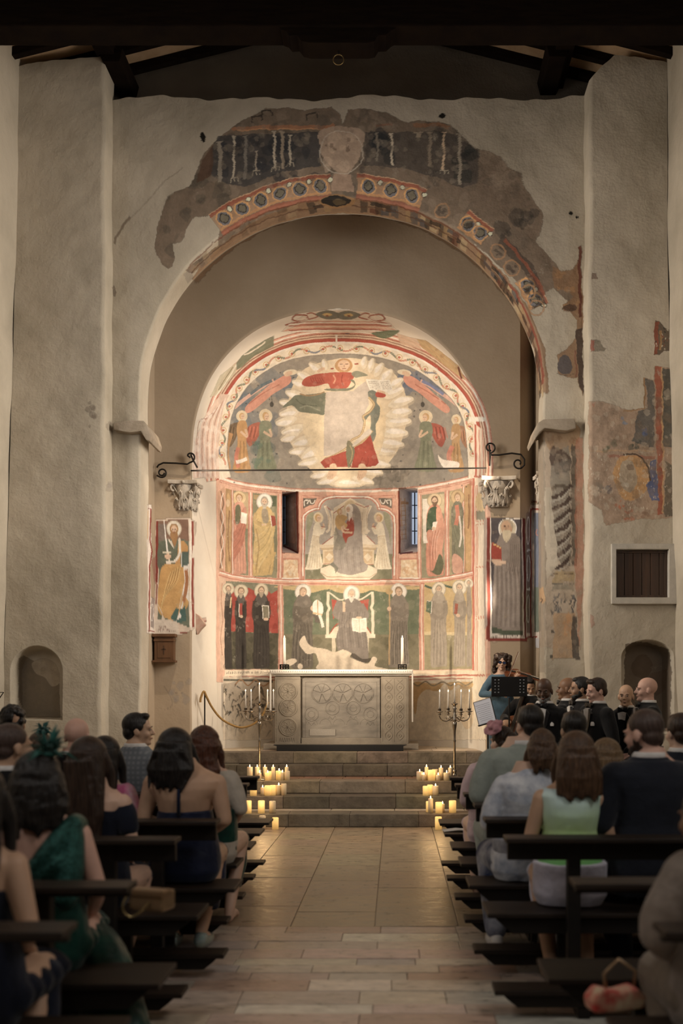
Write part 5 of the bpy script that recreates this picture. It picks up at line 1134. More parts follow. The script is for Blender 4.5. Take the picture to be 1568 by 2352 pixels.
# --- roof: rafters, tiles, tie beam
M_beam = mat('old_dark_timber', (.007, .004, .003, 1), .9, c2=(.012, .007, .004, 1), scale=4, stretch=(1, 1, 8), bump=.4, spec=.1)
M_tile = mat('terracotta_planks', (.50, .33, .19, 1), .9, c2=(.60, .42, .26, 1), scale=5, bump=.3)
sl = .252; xr_, ze = -.62, 9.15
def rz(x): return ze + (4.1 - abs(x - xr_)) * sl + .02
for sgn, nm in ((-1, 'ceiling_left'), (1, 'ceiling_right')):
    xe = xr_ + sgn*4.6; A = [(xr_, rz(xr_)+.11), (xe, rz(xe)+.11), (xe, rz(xe)+.24), (xr_, rz(xr_)+.24)]
    mb = MB(); mb.prism(A if sgn > 0 else A[::-1], 'y', -3, 13.0); o = mb.build(nm, M_tile); o['kind'] = 'structure'
for sgn in (-1, 1):
    for i, y in enumerate(np.arange(9.02, 12.7, .40)):
        xe = xr_ + sgn*4.4
        mb = MB(); mb.prism([(xr_, rz(xr_)), (xe, rz(xe)), (xe, rz(xe)+.10), (xr_, rz(xr_)+.10)], 'y', y, y+.09, .006)
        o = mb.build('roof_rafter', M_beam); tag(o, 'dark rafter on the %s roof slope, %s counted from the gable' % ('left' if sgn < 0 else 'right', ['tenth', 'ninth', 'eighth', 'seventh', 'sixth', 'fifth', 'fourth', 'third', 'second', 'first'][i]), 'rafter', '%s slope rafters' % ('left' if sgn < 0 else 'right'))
for sgn, lab in ((-1, 'left'), (1, 'right')):
    mb = MB(); x = P3(235 if sgn < 0 else 1300, 0, 11.9).x
    mb.box(x-.11, x+.11, 11.2, 12.78, rz(x)-.14, rz(x)-.0, .01)
    o = mb.build('roof_purlin', M_beam); tag(o, 'heavy dark purlin under the %s roof slope ending at the gable' % lab, 'roof beam')
    mb = MB(); x = P3(262 if sgn < 0 else 1278, 0, 12.2).x
    mb.prism([(x-.16, rz(x)-.08), (x-.02*sgn-.1, rz(x)-.24), (x-.02*sgn+.1, rz(x)-.24), (x+.16, rz(x)-.08)], 'y', 12.0, 12.78, .01)
    o = mb.build('roof_corbel', M_beam); tag(o, 'short dark timber corbel jutting under the %s purlin at the gable' % lab, 'roof corbel')
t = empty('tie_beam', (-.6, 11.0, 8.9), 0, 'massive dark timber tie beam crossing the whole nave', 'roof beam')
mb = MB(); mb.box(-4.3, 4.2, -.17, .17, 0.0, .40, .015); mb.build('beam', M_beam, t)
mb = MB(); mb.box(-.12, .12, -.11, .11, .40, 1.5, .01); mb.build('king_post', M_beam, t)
x0 = lambda px: (px - CX)*11.0/F + .6; zf = lambda py: CH - (py - CY)*11.0/F - 8.8
mb = MB(); mb.prism([(x0(645), .02), (x0(648), zf(108)), (x0(660), zf(112)), (x0(668), zf(122)), (x0(685), zf(121)), (x0(695), zf(134)), (x0(712), zf(138)), (x0(845), zf(138)), (x0(860), zf(135)), (x0(868), zf(122)), (x0(886), zf(121)), (x0(898), zf(110)), (x0(910), zf(104)), (x0(911), .02)], 'y', -.14, .14, .006)
mb.build('bolster', M_beam, t)
M_brass = mat('old_brass', (.30, .22, .10, 1), .4, .9)
t2 = empty('hook_ring', (x0(777)-.6, 11.0, 8.9 + zf(138)), 0, 'small metal hook with round ring hanging under the tie beam', 'hook')
mb = MB(); mb.tube([(0, 0, .01), (0, 0, -.04)], .010, 6); mb.build('hook', M_iron, t2)
mb = MB(); mb.tube([(.058*math.cos(a), 0, -.095 + .058*math.sin(a)) for a in np.linspace(0, 2*PI, 24, endpoint=False)], .006, 6, True); mb.build('ring', M_brass, t2, True)

# --- iron tie rod with scrolled ends
t = empty('iron_tie_rod', (-.78, 13.78, XZ(780, 1078, 13.78)[1]), 0, 'thin black iron rod across the apse arch with scrolled ends', 'tie rod')
def rel(px, py, y=13.78): v = P3(px, py, y); return v - t.location
mb = MB(); mb.tube([rel(438, 1081), rel(780, 1079), rel(1117, 1075)], .011, 8); mb.build('rod', M_iron, t)
def spiral(cx, cy, r0, r1, a0, a1, n=22): return [(cx + (r0 + (r1-r0)*i/n)*math.cos(a0 + (a1-a0)*i/n), cy + (r0 + (r1-r0)*i/n)*math.sin(a0 + (a1-a0)*i/n)) for i in range(n+1)]
for pts in ([(453, 1074), (444, 1058), (438, 1044)], [(437, 1051)] + spiral(436, 1049, 6, 13, 3.6, 7.8) + [(430, 1066), (405, 1064), (375, 1063), (364, 1068), (360, 1074)], spiral(372, 1086, 5, 11, 0, 8.6) [::1] + [(360, 1092)]):
    mb = MB(); mb.tube([rel(a, b, 13.76) for a, b in pts], .012, 8); mb.build('scroll', M_iron, t, True)
for pts in ([(1123, 1022), (1125, 1048), (1124, 1070)], spiral(1125, 1028, 7, 12, 1.2, 7.6) + [(1128, 1045), (1145, 1045), (1175, 1041), (1196, 1044), (1204, 1055), (1204, 1068), (1196, 1076)] + spiral(1190, 1064, 13, 4, 1.0, 6.9)):
    mb = MB(); mb.tube([rel(a, b, 13.76) for a, b in pts], .012, 8); mb.build('scroll', M_iron, t, True)
# ------------------------------------------------------------------ floor and steps
def tint_mat(name, rough=.5, bump=.25, spec=.35):
    m, nt, bs = nodes(name); N, K = nt.nodes.new, nt.links.new
    bs.inputs['Specular IOR Level'].default_value = spec
    at = N('ShaderNodeAttribute'); at.attribute_name = 'tint'; tc = N('ShaderNodeTexCoord')
    n = N('ShaderNodeTexNoise'); n.inputs['Scale'].default_value = 7; n.inputs['Detail'].default_value = 8; n.inputs['Roughness'].default_value = .65
    mp = N('ShaderNodeMapping'); mp.inputs['Scale'].default_value = (1, 2.2, 1); K(tc.outputs['Object'], mp.inputs[0]); K(mp.outputs[0], n.inputs['Vector'])
    mr = N('ShaderNodeMapRange'); mr.inputs[1].default_value = .3; mr.inputs[2].default_value = .7; mr.inputs[3].default_value = .62; mr.inputs[4].default_value = 1.3; K(n.outputs[0], mr.inputs[0])
    vm = N('ShaderNodeVectorMath'); vm.operation = 'SCALE'; K(at.outputs['Color'], vm.inputs[0]); K(mr.outputs[0], vm.inputs['Scale']); K(vm.outputs[0], bs.inputs['Base Color'])
    # hairline cracks
    m2 = N('ShaderNodeMapRange'); m2.inputs[1].default_value = .3; m2.inputs[2].default_value = .7; m2.inputs[3].default_value = rough-.12; m2.inputs[4].default_value = rough+.15; K(n.outputs[0], m2.inputs[0]); K(m2.outputs[0], bs.inputs['Roughness'])
    n2 = N('ShaderNodeTexNoise'); n2.inputs['Scale'].default_value = 26; n2.inputs['Detail'].default_value = 5; K(tc.outputs['Object'], n2.inputs['Vector'])
    b = N('ShaderNodeBump'); b.inputs['Strength'].default_value = bump; b.inputs['Distance'].default_value = .02; K(n2.outputs[0], b.inputs['Height']); K(b.outputs[0], bs.inputs['Normal'])
    return m
M_floor = tint_mat('worn_floor_stone', .34, .16, .55)
M_step = tint_mat('worn_step_stone', .62, .4)
def slabs(name, rects, m, base=None, bev=.006):
    """rects: (x0,x1,y0,y1,z0,z1,colour); joints stay open between the stones"""
    mb = MB(); cols = []
    for (x0, x1, y0, y1, z0, z1, c) in rects:
        n0 = len(mb.bm.faces); mb.box(x0, x1, y0, y1, z0, z1, bev); cols += [c] * (len(mb.bm.faces) - n0)
    me = bpy.data.meshes.new(name); mb.bm.to_mesh(me); mb.bm.free()
    at = me.color_attributes.new('tint', 'FLOAT_COLOR', 'CORNER')
    fl = np.zeros((len(me.loops), 4), np.float32)
    ls = np.zeros(len(me.polygons), np.int32); me.polygons.foreach_get('loop_start', ls); lt = np.zeros(len(me.polygons), np.int32); me.polygons.foreach_get('loop_total', lt)
    fl[:] = np.repeat(np.array([tuple(c) + (1,) for c in cols], np.float32), lt, axis=0)
    at.data.foreach_set('color', fl.reshape(-1))
    o = link_mesh(name, me, m); o['kind'] = 'structure'; return o
def vary(c, a=.12): q = 1 + rng.uniform(-a, a); return tuple(max(.01, v*q*(1+rng.uniform(-.04, .04))) for v in c)
rects = [(-5.2, 3.9, -3, 12.4, -.12, -.012, (.27, .22, .165))]
XJ = [-1.33 + .593*i for i in range(-7, 10)]
for i, x0 in enumerate(XJ[:-1]):
    x1 = XJ[i+1]; y = 7.02
    yy = [7.02]
    while yy[-1] < 12.2: yy.append(yy[-1] + rng.uniform(.38, .85))
    yy[-1] = 12.3
    for a, b in zip(yy, yy[1:]): rects.append((x0+.0035, x1-.0035, a+.003, b-.003, -.1, rng.uniform(-.002, .001), vary((.40, .31, .20), .09)))
y = 7.02
PAL = [((.54, .43, .35), 6), ((.56, .47, .38), 7), ((.50, .35, .27), 2), ((.70, .62, .51), 2), ((.46, .42, .37), 2)]
bag = [c for c, n in PAL for _ in range(n)]
while y > -2.5:
    h = rng.uniform(.11, .24) if y > 2 else .5; x = -5.1 + rng.uniform(0, .4)
    while x < 3.8:
        w_ = rng.uniform(.3, .85); c = bag[rng.randint(len(bag))]
        rects.append((x+.002, min(x+w_, 3.85)-.002, y-h+.002, y-.002, -.1, rng.uniform(-.004, .002), vary(c, .12))); x += w_
    y -= h
slabs('floor', rects, M_floor, bev=0.003)
XS0, XS1 = -3.45, 2.05
levels = [(12.17, .16), (12.72, .32), (13.08, .48), (13.84, .64), (14.10, .80)]
for i, (y0, z1) in enumerate(levels):
    y1 = (levels[i+1][0] + .1) if i < 4 else 16.2
    x = (-3.12 if y0 < 12.4 else XS0); xe = (1.80 if y0 < 12.4 else XS1); rr = []
    if i >= 3: x, xe = (-3.35, 1.97)
    bb = [x]
    while bb[-1] < xe - .5: bb.append(bb[-1] + rng.uniform(.5, 1.15))
    bb[-1] = xe
    base = [(.15, .125, .095), (.165, .14, .105), (.24, .195, .14), (.155, .13, .10), (.19, .155, .115)][i]
    for a, b in zip(bb, bb[1:]):
        c = vary(base, .22)
        rr.append((a+.002, b-.002, y0+.006*rng.uniform(-1, 1), min(y0+.36, y1), z1-.155, z1+.002*rng.uniform(-1, 1), c))
    rr.append((x+.002, xe-.002, y0+.012, y1, z1-.30 if i else 0, z1-.008, (.16, .13, .10)))
    if y1 - y0 > .42:        # paved landing behind the kerb stones
        yy = y0 + .37
        while yy < y1 - .05:
            h = .22 if i == 2 else .5; xx = x - rng.uniform(0, .3)
            while xx < xe:
                w_ = rng.uniform(.26, .34) if i == 2 else rng.uniform(.5, .9)
                rr.append((max(xx, x)+.003, min(xx+w_, xe)-.003, yy+.003, min(yy+h, y1)-.003, z1-.1, z1, vary((.30, .18, .12) if i == 2 else (.48, .41, .31), .12))); xx += w_
            yy += h
    o = slabs('floor_step', rr, M_step, bev=.008)

# ------------------------------------------------------------------ altar
AX, AY = -.78, 14.72
M_mar = mat('altar_grey_marble', (.25, .215, .17, 1), .75, c2=(.34, .295, .235, 1), scale=5, bump=.35, bscale=55)
M_mard = mat('altar_dark_marble', (.20, .18, .155, 1), .7, c2=(.29, .26, .22, 1), scale=4, bump=.3, stretch=(1, 1, 3))
M_slab = mat('white_altar_slab', (.66, .63, .58, 1), .5, c2=(.78, .75, .70, 1), scale=5, bump=.2)
M_black = mat('black_matt', (.008, .008, .008, 1), .6)
t = empty('stone_altar', (AX, AY, .80), 0, 'grey carved marble altar block with white slab top before the apse', 'altar')
kA = F / AY; ax = lambda px: (px - CX)/kA - AX; az = lambda py: CH - (py - CY)/kA - .80
zt = az(1552); zb = az(1708)
mb = MB(); mb.box(ax(605), ax(961), -.04, .85, 0, zb-.0, .006); mb.build('plinth', M_mar, t)
mb = MB(); mb.box(ax(632), ax(939), .03, .75, zb, zt, .004); mb.box(ax(692), ax(875), -.01, .05, zb+.0, zb+.085, .004); mb.build('block', M_mar, t)
def rel_ring(mb, x, z, r, y=0.0, w_=.006, n=36):
    w_ *= 1.7; mb.tube([(x + r*math.cos(a), y, z + r*math.sin(a)) for a in np.linspace(0, 2*PI, n, endpoint=False)], w_, 6, True)
# left carved panel: three wheel medallions
lx0, lx1 = ax(631), ax(690); mb = MB(); mb.box(lx0, lx1, -.02, .04, zb, zt-.005, .006)
cx_ = (lx0+lx1)/2+.01
for i, (cy, kind) in enumerate(((1588, 0), (1625, 1), (1670, 2))):
    z = az(cy); r = .125
    rel_ring(mb, cx_, z, r, -.02, .007); rel_ring(mb, cx_, z, r*.84, -.02, .004)
    n = (8, 6, 8)[i]
    for j in range(n):
        a = 2*PI*j/n + .3*i
        dx, dz = math.cos(a), math.sin(a)
        pts = [(cx_ + dx*r*q - dz*r*.13*math.sin(q*PI/.8)*s_, -.021, z + dz*r*q + dx*r*.13*math.sin(q*PI/.8)*s_) for s_ in (1,) for q in np.linspace(.02, .8, 7)]
        mb.tube(pts, .004, 5); pts = [(cx_ + dx*r*q + dz*r*.13*math.sin(q*PI/.8), -.021, z + dz*r*q - dx*r*.13*math.sin(q*PI/.8)) for q in np.linspace(.02, .8, 7)]; mb.tube(pts, .004, 5)
for j in range(7): mb.tube([(lx0+.07+j*.033, -.021, zb+.03), (lx0+.085+j*.033, -.021, zb+.09), (lx0+.10+j*.033, -.021, zb+.03)], .004, 5)
mb.tube([(lx0+.035, -.02, zb+.03), (lx0+.035, -.02, zt-.05), (lx1-.015, -.02, zt-.05)], .004, 5)
for j in range(22): mb.box(lx0+.01, lx0+.026, -.025, -.015, zb+.05+j*.042, zb+.075+j*.042)
mb.build('medallion_panel', M_mar, t)
# right carved panel: interlace
rx0, rx1 = ax(875), ax(938); mb = MB(); mb.box(rx0, rx1, -.02, .04, zb, zt-.005, .006)
for c_ in (.27, .68):
    xc = rx0 + (rx1-rx0)*c_
    for ph in (0, PI): mb.tube([(xc + .055*math.sin(z*22 + ph), -.021, z) for z in np.linspace(zb+.05, zt-.06, 70)], .0045, 5)
    for z in np.arange(zb+.12, zt-.1, PI/22): rel_ring(mb, xc, z, .018, -.021, .0035, 10)
for xx in (rx0+.02, rx0+(rx1-rx0)*.475, rx1-.03): mb.tube([(xx, -.02, zb+.03), (xx, -.02, zt-.04)], .0045, 5)
mb.tube([(rx0+.02, -.02, zt-.04), (rx1-.03, -.02, zt-.04)], .0045, 5)
mb.build('interlace_panel', M_mar, t)
# centre panel: crosses in circles above small arches
mx0, mx1 = ax(694), ax(873); mb = MB(); mb.box(mx0, mx1, .004, .04, zb+.085, zt-.04, .004)
mb.tube([(mx0+.05, .004, zb+.1), (mx0+.05, .004, zt-.09), (mx1-.05, .004, zt-.09), (mx1-.05, .004, zb+.1)], .004, 5)
for px_ in (739, 787, 834):
    x, z = ax(px_), az(1592); rel_ring(mb, x, z, .145, .004, .0045)
    for j in range(4):
        a = PI/4 + j*PI/2 + .08
        P_ = [(x + .012*math.cos(a), z + .012*math.sin(a))] + [(x + .135*math.cos(a+q), z + .135*math.sin(a+q)) for q in (-.36, -.18, 0, .18, .36)]
        mb.prism(P_, 'y', -.006, .012, .001)
for px_, py_ in ((715, 1640), (763, 1626), (811, 1626), (850, 1640)):
    x, z = ax(px_), az(py_); rel_ring(mb, x, z, .10, .004, .004); rel_ring(mb, x, z, .05, .004, .003); mb.tube([(x-.06, .004, z-.16), (x-.04, .004, z-.12), (x, .004, z-.17), (x+.04, .004, z-.12), (x+.06, .004, z-.16)], .004, 5)
for i in range(5): mb.tube([(mx0+.14+i*.2+.085*math.cos(a), .004, az(1664)+.085*math.sin(a)) for a in np.linspace(0, PI, 12)], .004, 5)
mb.build('cross_panel', M_mard, t)
mb = MB(); mb.box(ax(711), ax(770), -.004, .02, az(1690), az(1675), .002); o = mb.build('repair_patch', mat('rough_patch_stone', (.34, .31, .27, 1), .9, bump=.5), t); o['label'] = 'pale rough patch let into the panel'
mb = MB(); mb.box(ax(628), ax(942), -.05, .80, zt, zt+.028, .004); mb.build('moulding', M_slab, t)
mb = MB(); mb.box(ax(621), ax(948), -.10, .86, zt+.028, az(1538), .008)
n = 62
for i in range(n):
    x = ax(622) + (ax(947)-ax(622))*(i+.5)/n; mb.ell((x, -.10, zt+.062), (.017, .012, .018), 8, 6)
mb.build('table_slab', M_slab, t)
for px_, s_ in ((620.5, 1), (948.5, -1)):
    mb = MB(); x = ax(px_); mb.box(min(x, x+.022*s_), max(x, x+.022*s_), -.09, -.03, az(1635 if s_ > 0 else 1658), zt+.03, .004); mb.build('slab_edge_strip', M_slab, t)
# dark foot board before the altar
t = empty('foot_board', (AX, 14.45, .80), 0, 'low black board lying before the foot of the altar', 'board')
mb = MB(); q = F/14.45; bx = lambda px: (px-CX)/q - AX
mb.prism([(bx(627), .085), (bx(636), .07), (bx(636), .0), (bx(926), .0), (bx(926), .07), (bx(934), .085)], 'y', -.05, .17, .003); mb.build('board', M_black, t)

# ------------------------------------------------------------------ candles
def wax(name, glow):
    m, nt, bs = nodes(name)
    bs.inputs['Base Color'].default_value = (.82, .70, .50, 1) if not glow else (.85, .66, .34, 1); bs.inputs['Roughness'].default_value = .45
    bs.inputs['Subsurface Weight'].default_value = .25; bs.inputs['Subsurface Radius'].default_value = (.02, .010, .004); bs.inputs['Subsurface Scale'].default_value = 1.0
    if glow:
        # emission rising towards the top stands in for candlelight inside the wax
        N, K = nt.nodes.new, nt.links.new
        tc = N('ShaderNodeTexCoord'); sx = N('ShaderNodeSeparateXYZ'); K(tc.outputs['Object'], sx.inputs[0])
        mr = N('ShaderNodeMapRange'); mr.inputs[1].default_value = 0; mr.inputs[2].default_value = .12; mr.inputs[3].default_value = .25; mr.inputs[4].default_value = .9; K(sx.outputs[2], mr.inputs[0])
        bs.inputs['Emission Color'].default_value = (1.0, .56, .16, 1); K(mr.outputs[0], bs.inputs['Emission Strength'])
    return m
M_wax, M_glow = wax('ivory_wax', 0), wax('lit_wax', 1)
M_wick = mat('wick', (.02, .015, .01, 1), .9)
M_flame = mat('flame', (1, .8, .4, 1), .5, emit=(1.0, .66, .30, 1), es=22)
M_white_wax = mat('white_wax', (.85, .80, .72, 1), .4)
def flame_mesh(s=1.0):
    mb = MB(); mb.lathe([(0, 0), (.0045*s, .004*s), (.0075*s, .012*s), (.0065*s, .020*s), (.003*s, .030*s), (0, .038*s)], (0, 0, 0), 10); return mb
def pillar(r, h, lit, glow, label, x, y, z):
    t = empty('pillar_candle', (x, y, z), rng.uniform(0, 6), label, 'candle', 'candles on the altar steps')
    mb = MB(); rr = .006
    mb.lathe([(0, 0), (r, 0), (r, h-rr), (r-rr*.4, h), (r-.008, h-.002), (r-.012, h-.012), (0, h-.014)], (0, 0, 0), 22)
    mb.build('wax_body', M_glow if glow else M_wax, t, True)
    mb = MB(); mb.tube([(0, 0, h-.014), (.001, 0, h+.004)], .0013, 5); mb.build('wick', M_wick, t)
    if lit:
        flame_mesh(.95).build('flame', M_flame, t, True, (0, 0, h-.001))
    return t
def zp(zx, zy, Y): return P3(440 + zx*.4337, 1400 + zy*.4337, Y)
CL = []   # zoom x, zoom top y, width, base z, Y, lit, glow
land, s2, s1, fl = (13.22, .48), (12.83, .32), (12.27, .16), (11.98, 0)
for q in [(308,822,30,0,1,0),(347,822,24,.05,1,0),(388,822,24,.16,1,0),(360,852,18,-.02,1,0),(403,852,32,.03,1,1),(418,856,24,.12,0,1),(432,822,20,0,1,0),(463,842,36,.08,1,1),(481,850,20,.0,1,0),(503,822,20,.1,1,0),(506,855,28,-.02,0,0)]: CL.append(q + land)
for q in [(337,896,20,.06,1,0),(327,922,36,-.02,0,1),(376,930,22,.0,1,0),(402,932,32,.0,0,1),(430,930,30,.02,0,1),(461,918,32,.05,1,0),(488,922,28,.0,0,0)]: CL.append(q + s2)
for q in [(300,1012,34,0,0,1),(369,1012,36,0,0,1),(428,1014,34,0,0,0)]: CL.append(q + s1)
for q in [(375,1092,34,0,0,0),(443,1102,34,0,0,1)]: CL.append(q + fl)
nl_ = len(CL)
for q in [(1207,846,34,0,1,0),(1229,862,20,-.03,1,0),(1243,822,20,.06,1,0),(1270,850,40,.0,0,1),(1288,846,34,.12,0,0),(1305,864,24,-.04,1,0),(1320,826,24,.07,1,0),(1350,852,34,-.02,1,0),(1369,826,22,.08,1,0)]: CL.append(q + land)
for q in [(1240,935,34,0,0,1),(1262,928,30,.08,0,1),(1291,922,34,.0,1,0)]: CL.append(q + s2)
for q in [(1265,988,26,0,1,0),(1258,1016,36,.12,0,1),(1309,1020,38,0,0,1),(1328,1016,22,.1,1,0),(1381,1012,38,.06,0,1)]: CL.append(q + s1)
for q in [(1306,1098,36,0,0,1)]: CL.append(q + fl)
rows = {13.22: 'on the landing', 12.83: 'on the second step', 12.27: 'on the lowest step', 11.98: 'on the floor'}
cnt = {}
for j, c in enumerate(CL): cnt.setdefault((j < nl_, c[6]), []).append(j)
ORD = ['leftmost', 'second', 'third', 'fourth', 'fifth', 'sixth', 'seventh', 'eighth', 'ninth', 'tenth', 'eleventh']
for j, (zx, zy, wd, dy, lit, glow, Y, bz) in enumerate(CL):
    y = Y + dy; k = F / y; r = wd*.4337/k/2; x = (440 + zx*.4337 - CX)/k
    h = CH - (1400 + zy*.4337 - CY)/k - bz - (.03 if lit else 0); h = max(.05, h)
    grp = sorted(cnt[(j < nl_, Y)], key=lambda a: CL[a][0]); i = grp.index(j)
    pos = ORD[i] + ('') if len(grp) > 1 else 'single one'
    lab = '%s %s candle %s, %s in the %s cluster' % ('slim' if h > .16 and wd < 27 else 'stout' if h < .13 else 'thick', 'glowing amber' if glow else ('burning ivory' if lit else 'unlit ivory'), rows[Y], pos, 'left' if j < nl_ else 'right')
    pillar(r, h, lit, glow, lab, x, y, bz)
def plight(name, loc, e, r=.05):
    l = bpy.data.lights.new(name, 'POINT'); l.energy = e; l.color = (1, .62, .28); l.shadow_soft_size = r
    o = bpy.data.objects.new(name, l); col.objects.link(o); o.location = loc
for px_, py_, y, e in ((612, 1745, 13.1, 2.2), (620, 1790, 12.6, 1.4), (600, 1840, 12.1, 1.2), (990, 1745, 13.1, 1.8), (985, 1795, 12.6, 1.2), (1012, 1835, 12.1, 1.4)):
    plight('candle_light', P3(px_, py_, y), e)
# two altar candles in iron holders
for px_, nm in ((653, 'left'), (923.5, 'right')):
    y = 15.0; k = F/y; x = (px_-CX)/k; z0 = .80 + az(1538)
    t = empty('iron_candle_holder', (x, y, z0), 0, 'black iron openwork candle holder on the %s end of the altar' % nm, 'candle holder')
    mb = MB()
    for zz_ in (.012, .045, .078):
        for s_ in (-1, 1): mb.box(-.062, .062, s_*.06-.006, s_*.06+.006, zz_-.007, zz_+.007, .002); mb.box(s_*.06-.006, s_*.06+.006, -.062, .062, zz_-.007, zz_+.007, .002)
    for a in (-.06, -.02, .02, .06):
        for b in (-.06, .06): mb.box(a-.006, a+.006, b-.006, b+.006, 0, .085, .002); mb.box(b-.006, b+.006, a-.006, a+.006, 0, .085, .002)
    mb.box(-.055, .055, -.055, .055, .04, .05); mb.build('iron_cage', M_iron, t)
    t = empty('altar_candle', (x, y, z0+.05), 0, 'tall white candle burning on the %s end of the altar' % nm, 'candle')
    hh = (1526-1466)/k + .04; mb = MB(); mb.lathe([(0, 0), (.021, 0), (.020, hh), (.012, hh+.006), (0, hh)], (0, 0, 0), 16); mb.build('wax_body', M_white_wax, t, True)
    flame_mesh(.9).build('flame', M_flame, t, True, (0, 0, hh+.004))

# ------------------------------------------------------------------ candelabra
M_silver = mat('tarnished_silver', (.34, .30, .25, 1), .28, 1.0, bump=.1)
def candelabrum(x, y, z, H, rot, lit_center, label, nmn, tall=1.0):
    t = empty('floor_candelabrum', (x, y, z), rot, label, 'candelabrum')
    mb = MB(); mb.lathe([(0, 0), (.13, 0), (.13, .012), (.10, .03), (.05, .045), (.03, .07), (.022, .10), (.034, .12), (.016, .14)], (0, 0, 0), 24); mb.build('base', M_silver, t, True)
    P_ = [(.016, .12), (.016, .3), (.014, .5), (.020, .52), (.014, .54), (.018, H*.72), (.030, H*.80), (.034, H*.84), (.018, H*.86)]
    mb = MB(); mb.lathe(P_, (0, 0, 0), 16); mb.build('pole', M_silver, t, True)
    mb = MB(); mb.lathe([(.018, H*.855), (.038, H*.875), (.024, H*.89), (.034, H*.91), (.020, H*.925), (.030, H*.95), (.016, H*.97), (.026, H*1.0), (.018, H*1.02), (.03, H*1.05), (.018, H*1.07), (.022, H*1.10), (.05, H*1.115), (.05, H*1.12), (.018, H*1.125), (.022, H*1.14), (0, H*1.14)], (0, 0, 0), 16); mb.build('stem', M_silver, t, True)
    tips = [(0, 0, H*1.14)]
    for i in range(4):
        a = i*PI/2 + .0; d = Vector((math.cos(a), math.sin(a), 0))
        pts = [d*.02 + Vector((0, 0, H*.93)), d*.07 + Vector((0, 0, H*.885)), d*.13 + Vector((0, 0, H*.865)), d*.19 + Vector((0, 0, H*.885)), d*.215 + Vector((0, 0, H*.93)), d*.215 + Vector((0, 0, H*.95))]
        sp = spl([tuple(q) for q in pts], False, 5) if False else pts
        mb = MB(); mb.tube(catm(pts, 6), .0085, 8)
        c = d*.215
        mb.lathe([(0, H*.945), (.010, H*.95), (.022, H*.965), (.012, H*.98), (.016, H*.99), (.05, H*1.002), (.052, H*1.007), (.016, H*1.01), (.022, H*1.02), (.022, H*1.045), (.028, H*1.05), (0, H*1.05)], (c.x, c.y, 0), 14)
        for q in range(2): mb.tube([d*(.05+.06*q) + Vector((0, 0, H*(.91-.02*q))), d*(.06+.06*q) + Vector((0, 0, H*(.93-.01*q))), d*(.08+.06*q) + Vector((0, 0, H*(.915-.01*q)))], .005, 6)
        mb.build('arm', M_silver, t, True); tips.append((c.x, c.y, H*1.05))
    for i, q in enumerate(tips):
        c = empty('taper_candle', Vector((x, y, z)) + Matrix.Rotation(rot, 3, 'Z') @ Vector(q), 0, 'slim white taper burning in the %s of the %s candelabrum' % (['centre cup', 'first arm', 'rear arm', 'left arm', 'front arm'][i] if False else (['centre cup', 'right arm', 'rear arm', 'left arm', 'front arm'][i]), nmn), 'candle')
        h = (.22 if i else .23) * tall
        mb = MB(); mb.lathe([(0, -.012), (.011, -.012), (.009, h*.6), (.006, h), (0, h+.004)], (0, 0, 0), 10); mb.build('wax_body', M_white_wax, c, True)
        flame_mesh(.8).build('flame', M_flame, c, True, (0, 0, h+.002))
    return t
def catm(pts, n=6):
    P = [Vector(p) for p in pts]; out = []
    for i in range(len(P)-1):
        p0 = P[max(i-1, 0)]; p1 = P[i]; p2 = P[i+1]; p3 = P[min(i+2, len(P)-1)]
        for j in range(n):
            t_ = j/n; out.append(.5*((2*p1) + (-p0+p2)*t_ + (2*p0-5*p1+4*p2-p3)*t_*t_ + (-p0+3*p1-3*p2+p3)*t_**3))
    out.append(P[-1]); return out
# base on the paved landing; H puts the arms' cups at the right height
yq = 13.30; k = F/yq; 
Hc = (CH - (1613 - CY)/k - .48)/1.14
candelabrum((1043.5-CX)/k, yq, .48, Hc, .35, 1, 'tall silver five-armed candelabrum among the right cluster of candles', 'right')
Hc2 = (CH - (1612 - CY)/k - .48)/1.14
candelabrum((595-CX)/k, yq+.03, .48, Hc2, -.4, 0, 'tall silver five-armed candelabrum among the left cluster of candles', 'left')

# ------------------------------------------------------------------ rope barrier, wall furniture
M_rope = mat('gold_rope', (.30, .17, .05, 1), .7, c2=(.42, .26, .09, 1), scale=60, bump=.8, bscale=120)
yq = 14.0
t = empty('barrier_post', tuple(P3(470, 1700, yq)[:2]) + (.80,), 0, 'slim black iron barrier post left of the altar', 'barrier post')
hq = CH - (1588-CY)*yq/F - .80
mb = MB(); mb.lathe([(0, 0), (.12, 0), (.12, .01), (.02, .03), (.010, .05), (.010, hq-.03), (.017, hq-.015), (.012, hq), (0, hq+.008)], (0, 0, 0), 14); mb.build('post', M_iron, t, True)
pts = [P3(a, b, y) for a, b, y in ((460, 1613, 13.95), (461, 1603, 13.95), (468, 1588, 13.97), (474, 1600, 14.0), (487, 1625, 14.1), (507, 1650, 14.2), (532, 1665, 14.3), (555, 1671, 14.3), (580, 1664, 14.3), (598, 1648, 14.3), (610, 1628, 14.3), (616, 1612, 14.3))]
mb = MB(); mb.tube(catm(pts, 5), .016, 8); o = mb.build('barrier_rope', M_rope, None, True); tag(o, 'twisted gold rope sagging from the black post to the altar', 'rope')
M_wood = mat('brown_walnut', (.085, .042, .02, 1), .5, c2=(.14, .07, .034, 1), scale=6, stretch=(1, 1, .2), bump=.2)
M_woodd = mat('dark_shutter_wood', (.040, .022, .014, 1), .6, c2=(.07, .035, .02, 1), scale=9, stretch=(3, 1, .15), bump=.3)
yq = 13.84; q = P3(381, 1522, yq); t = empty('offering_box', (q.x, yq, q.z), 0, 'small brown wooden wall box with a cross below the left saint', 'wall box'); u_ = 1/165.
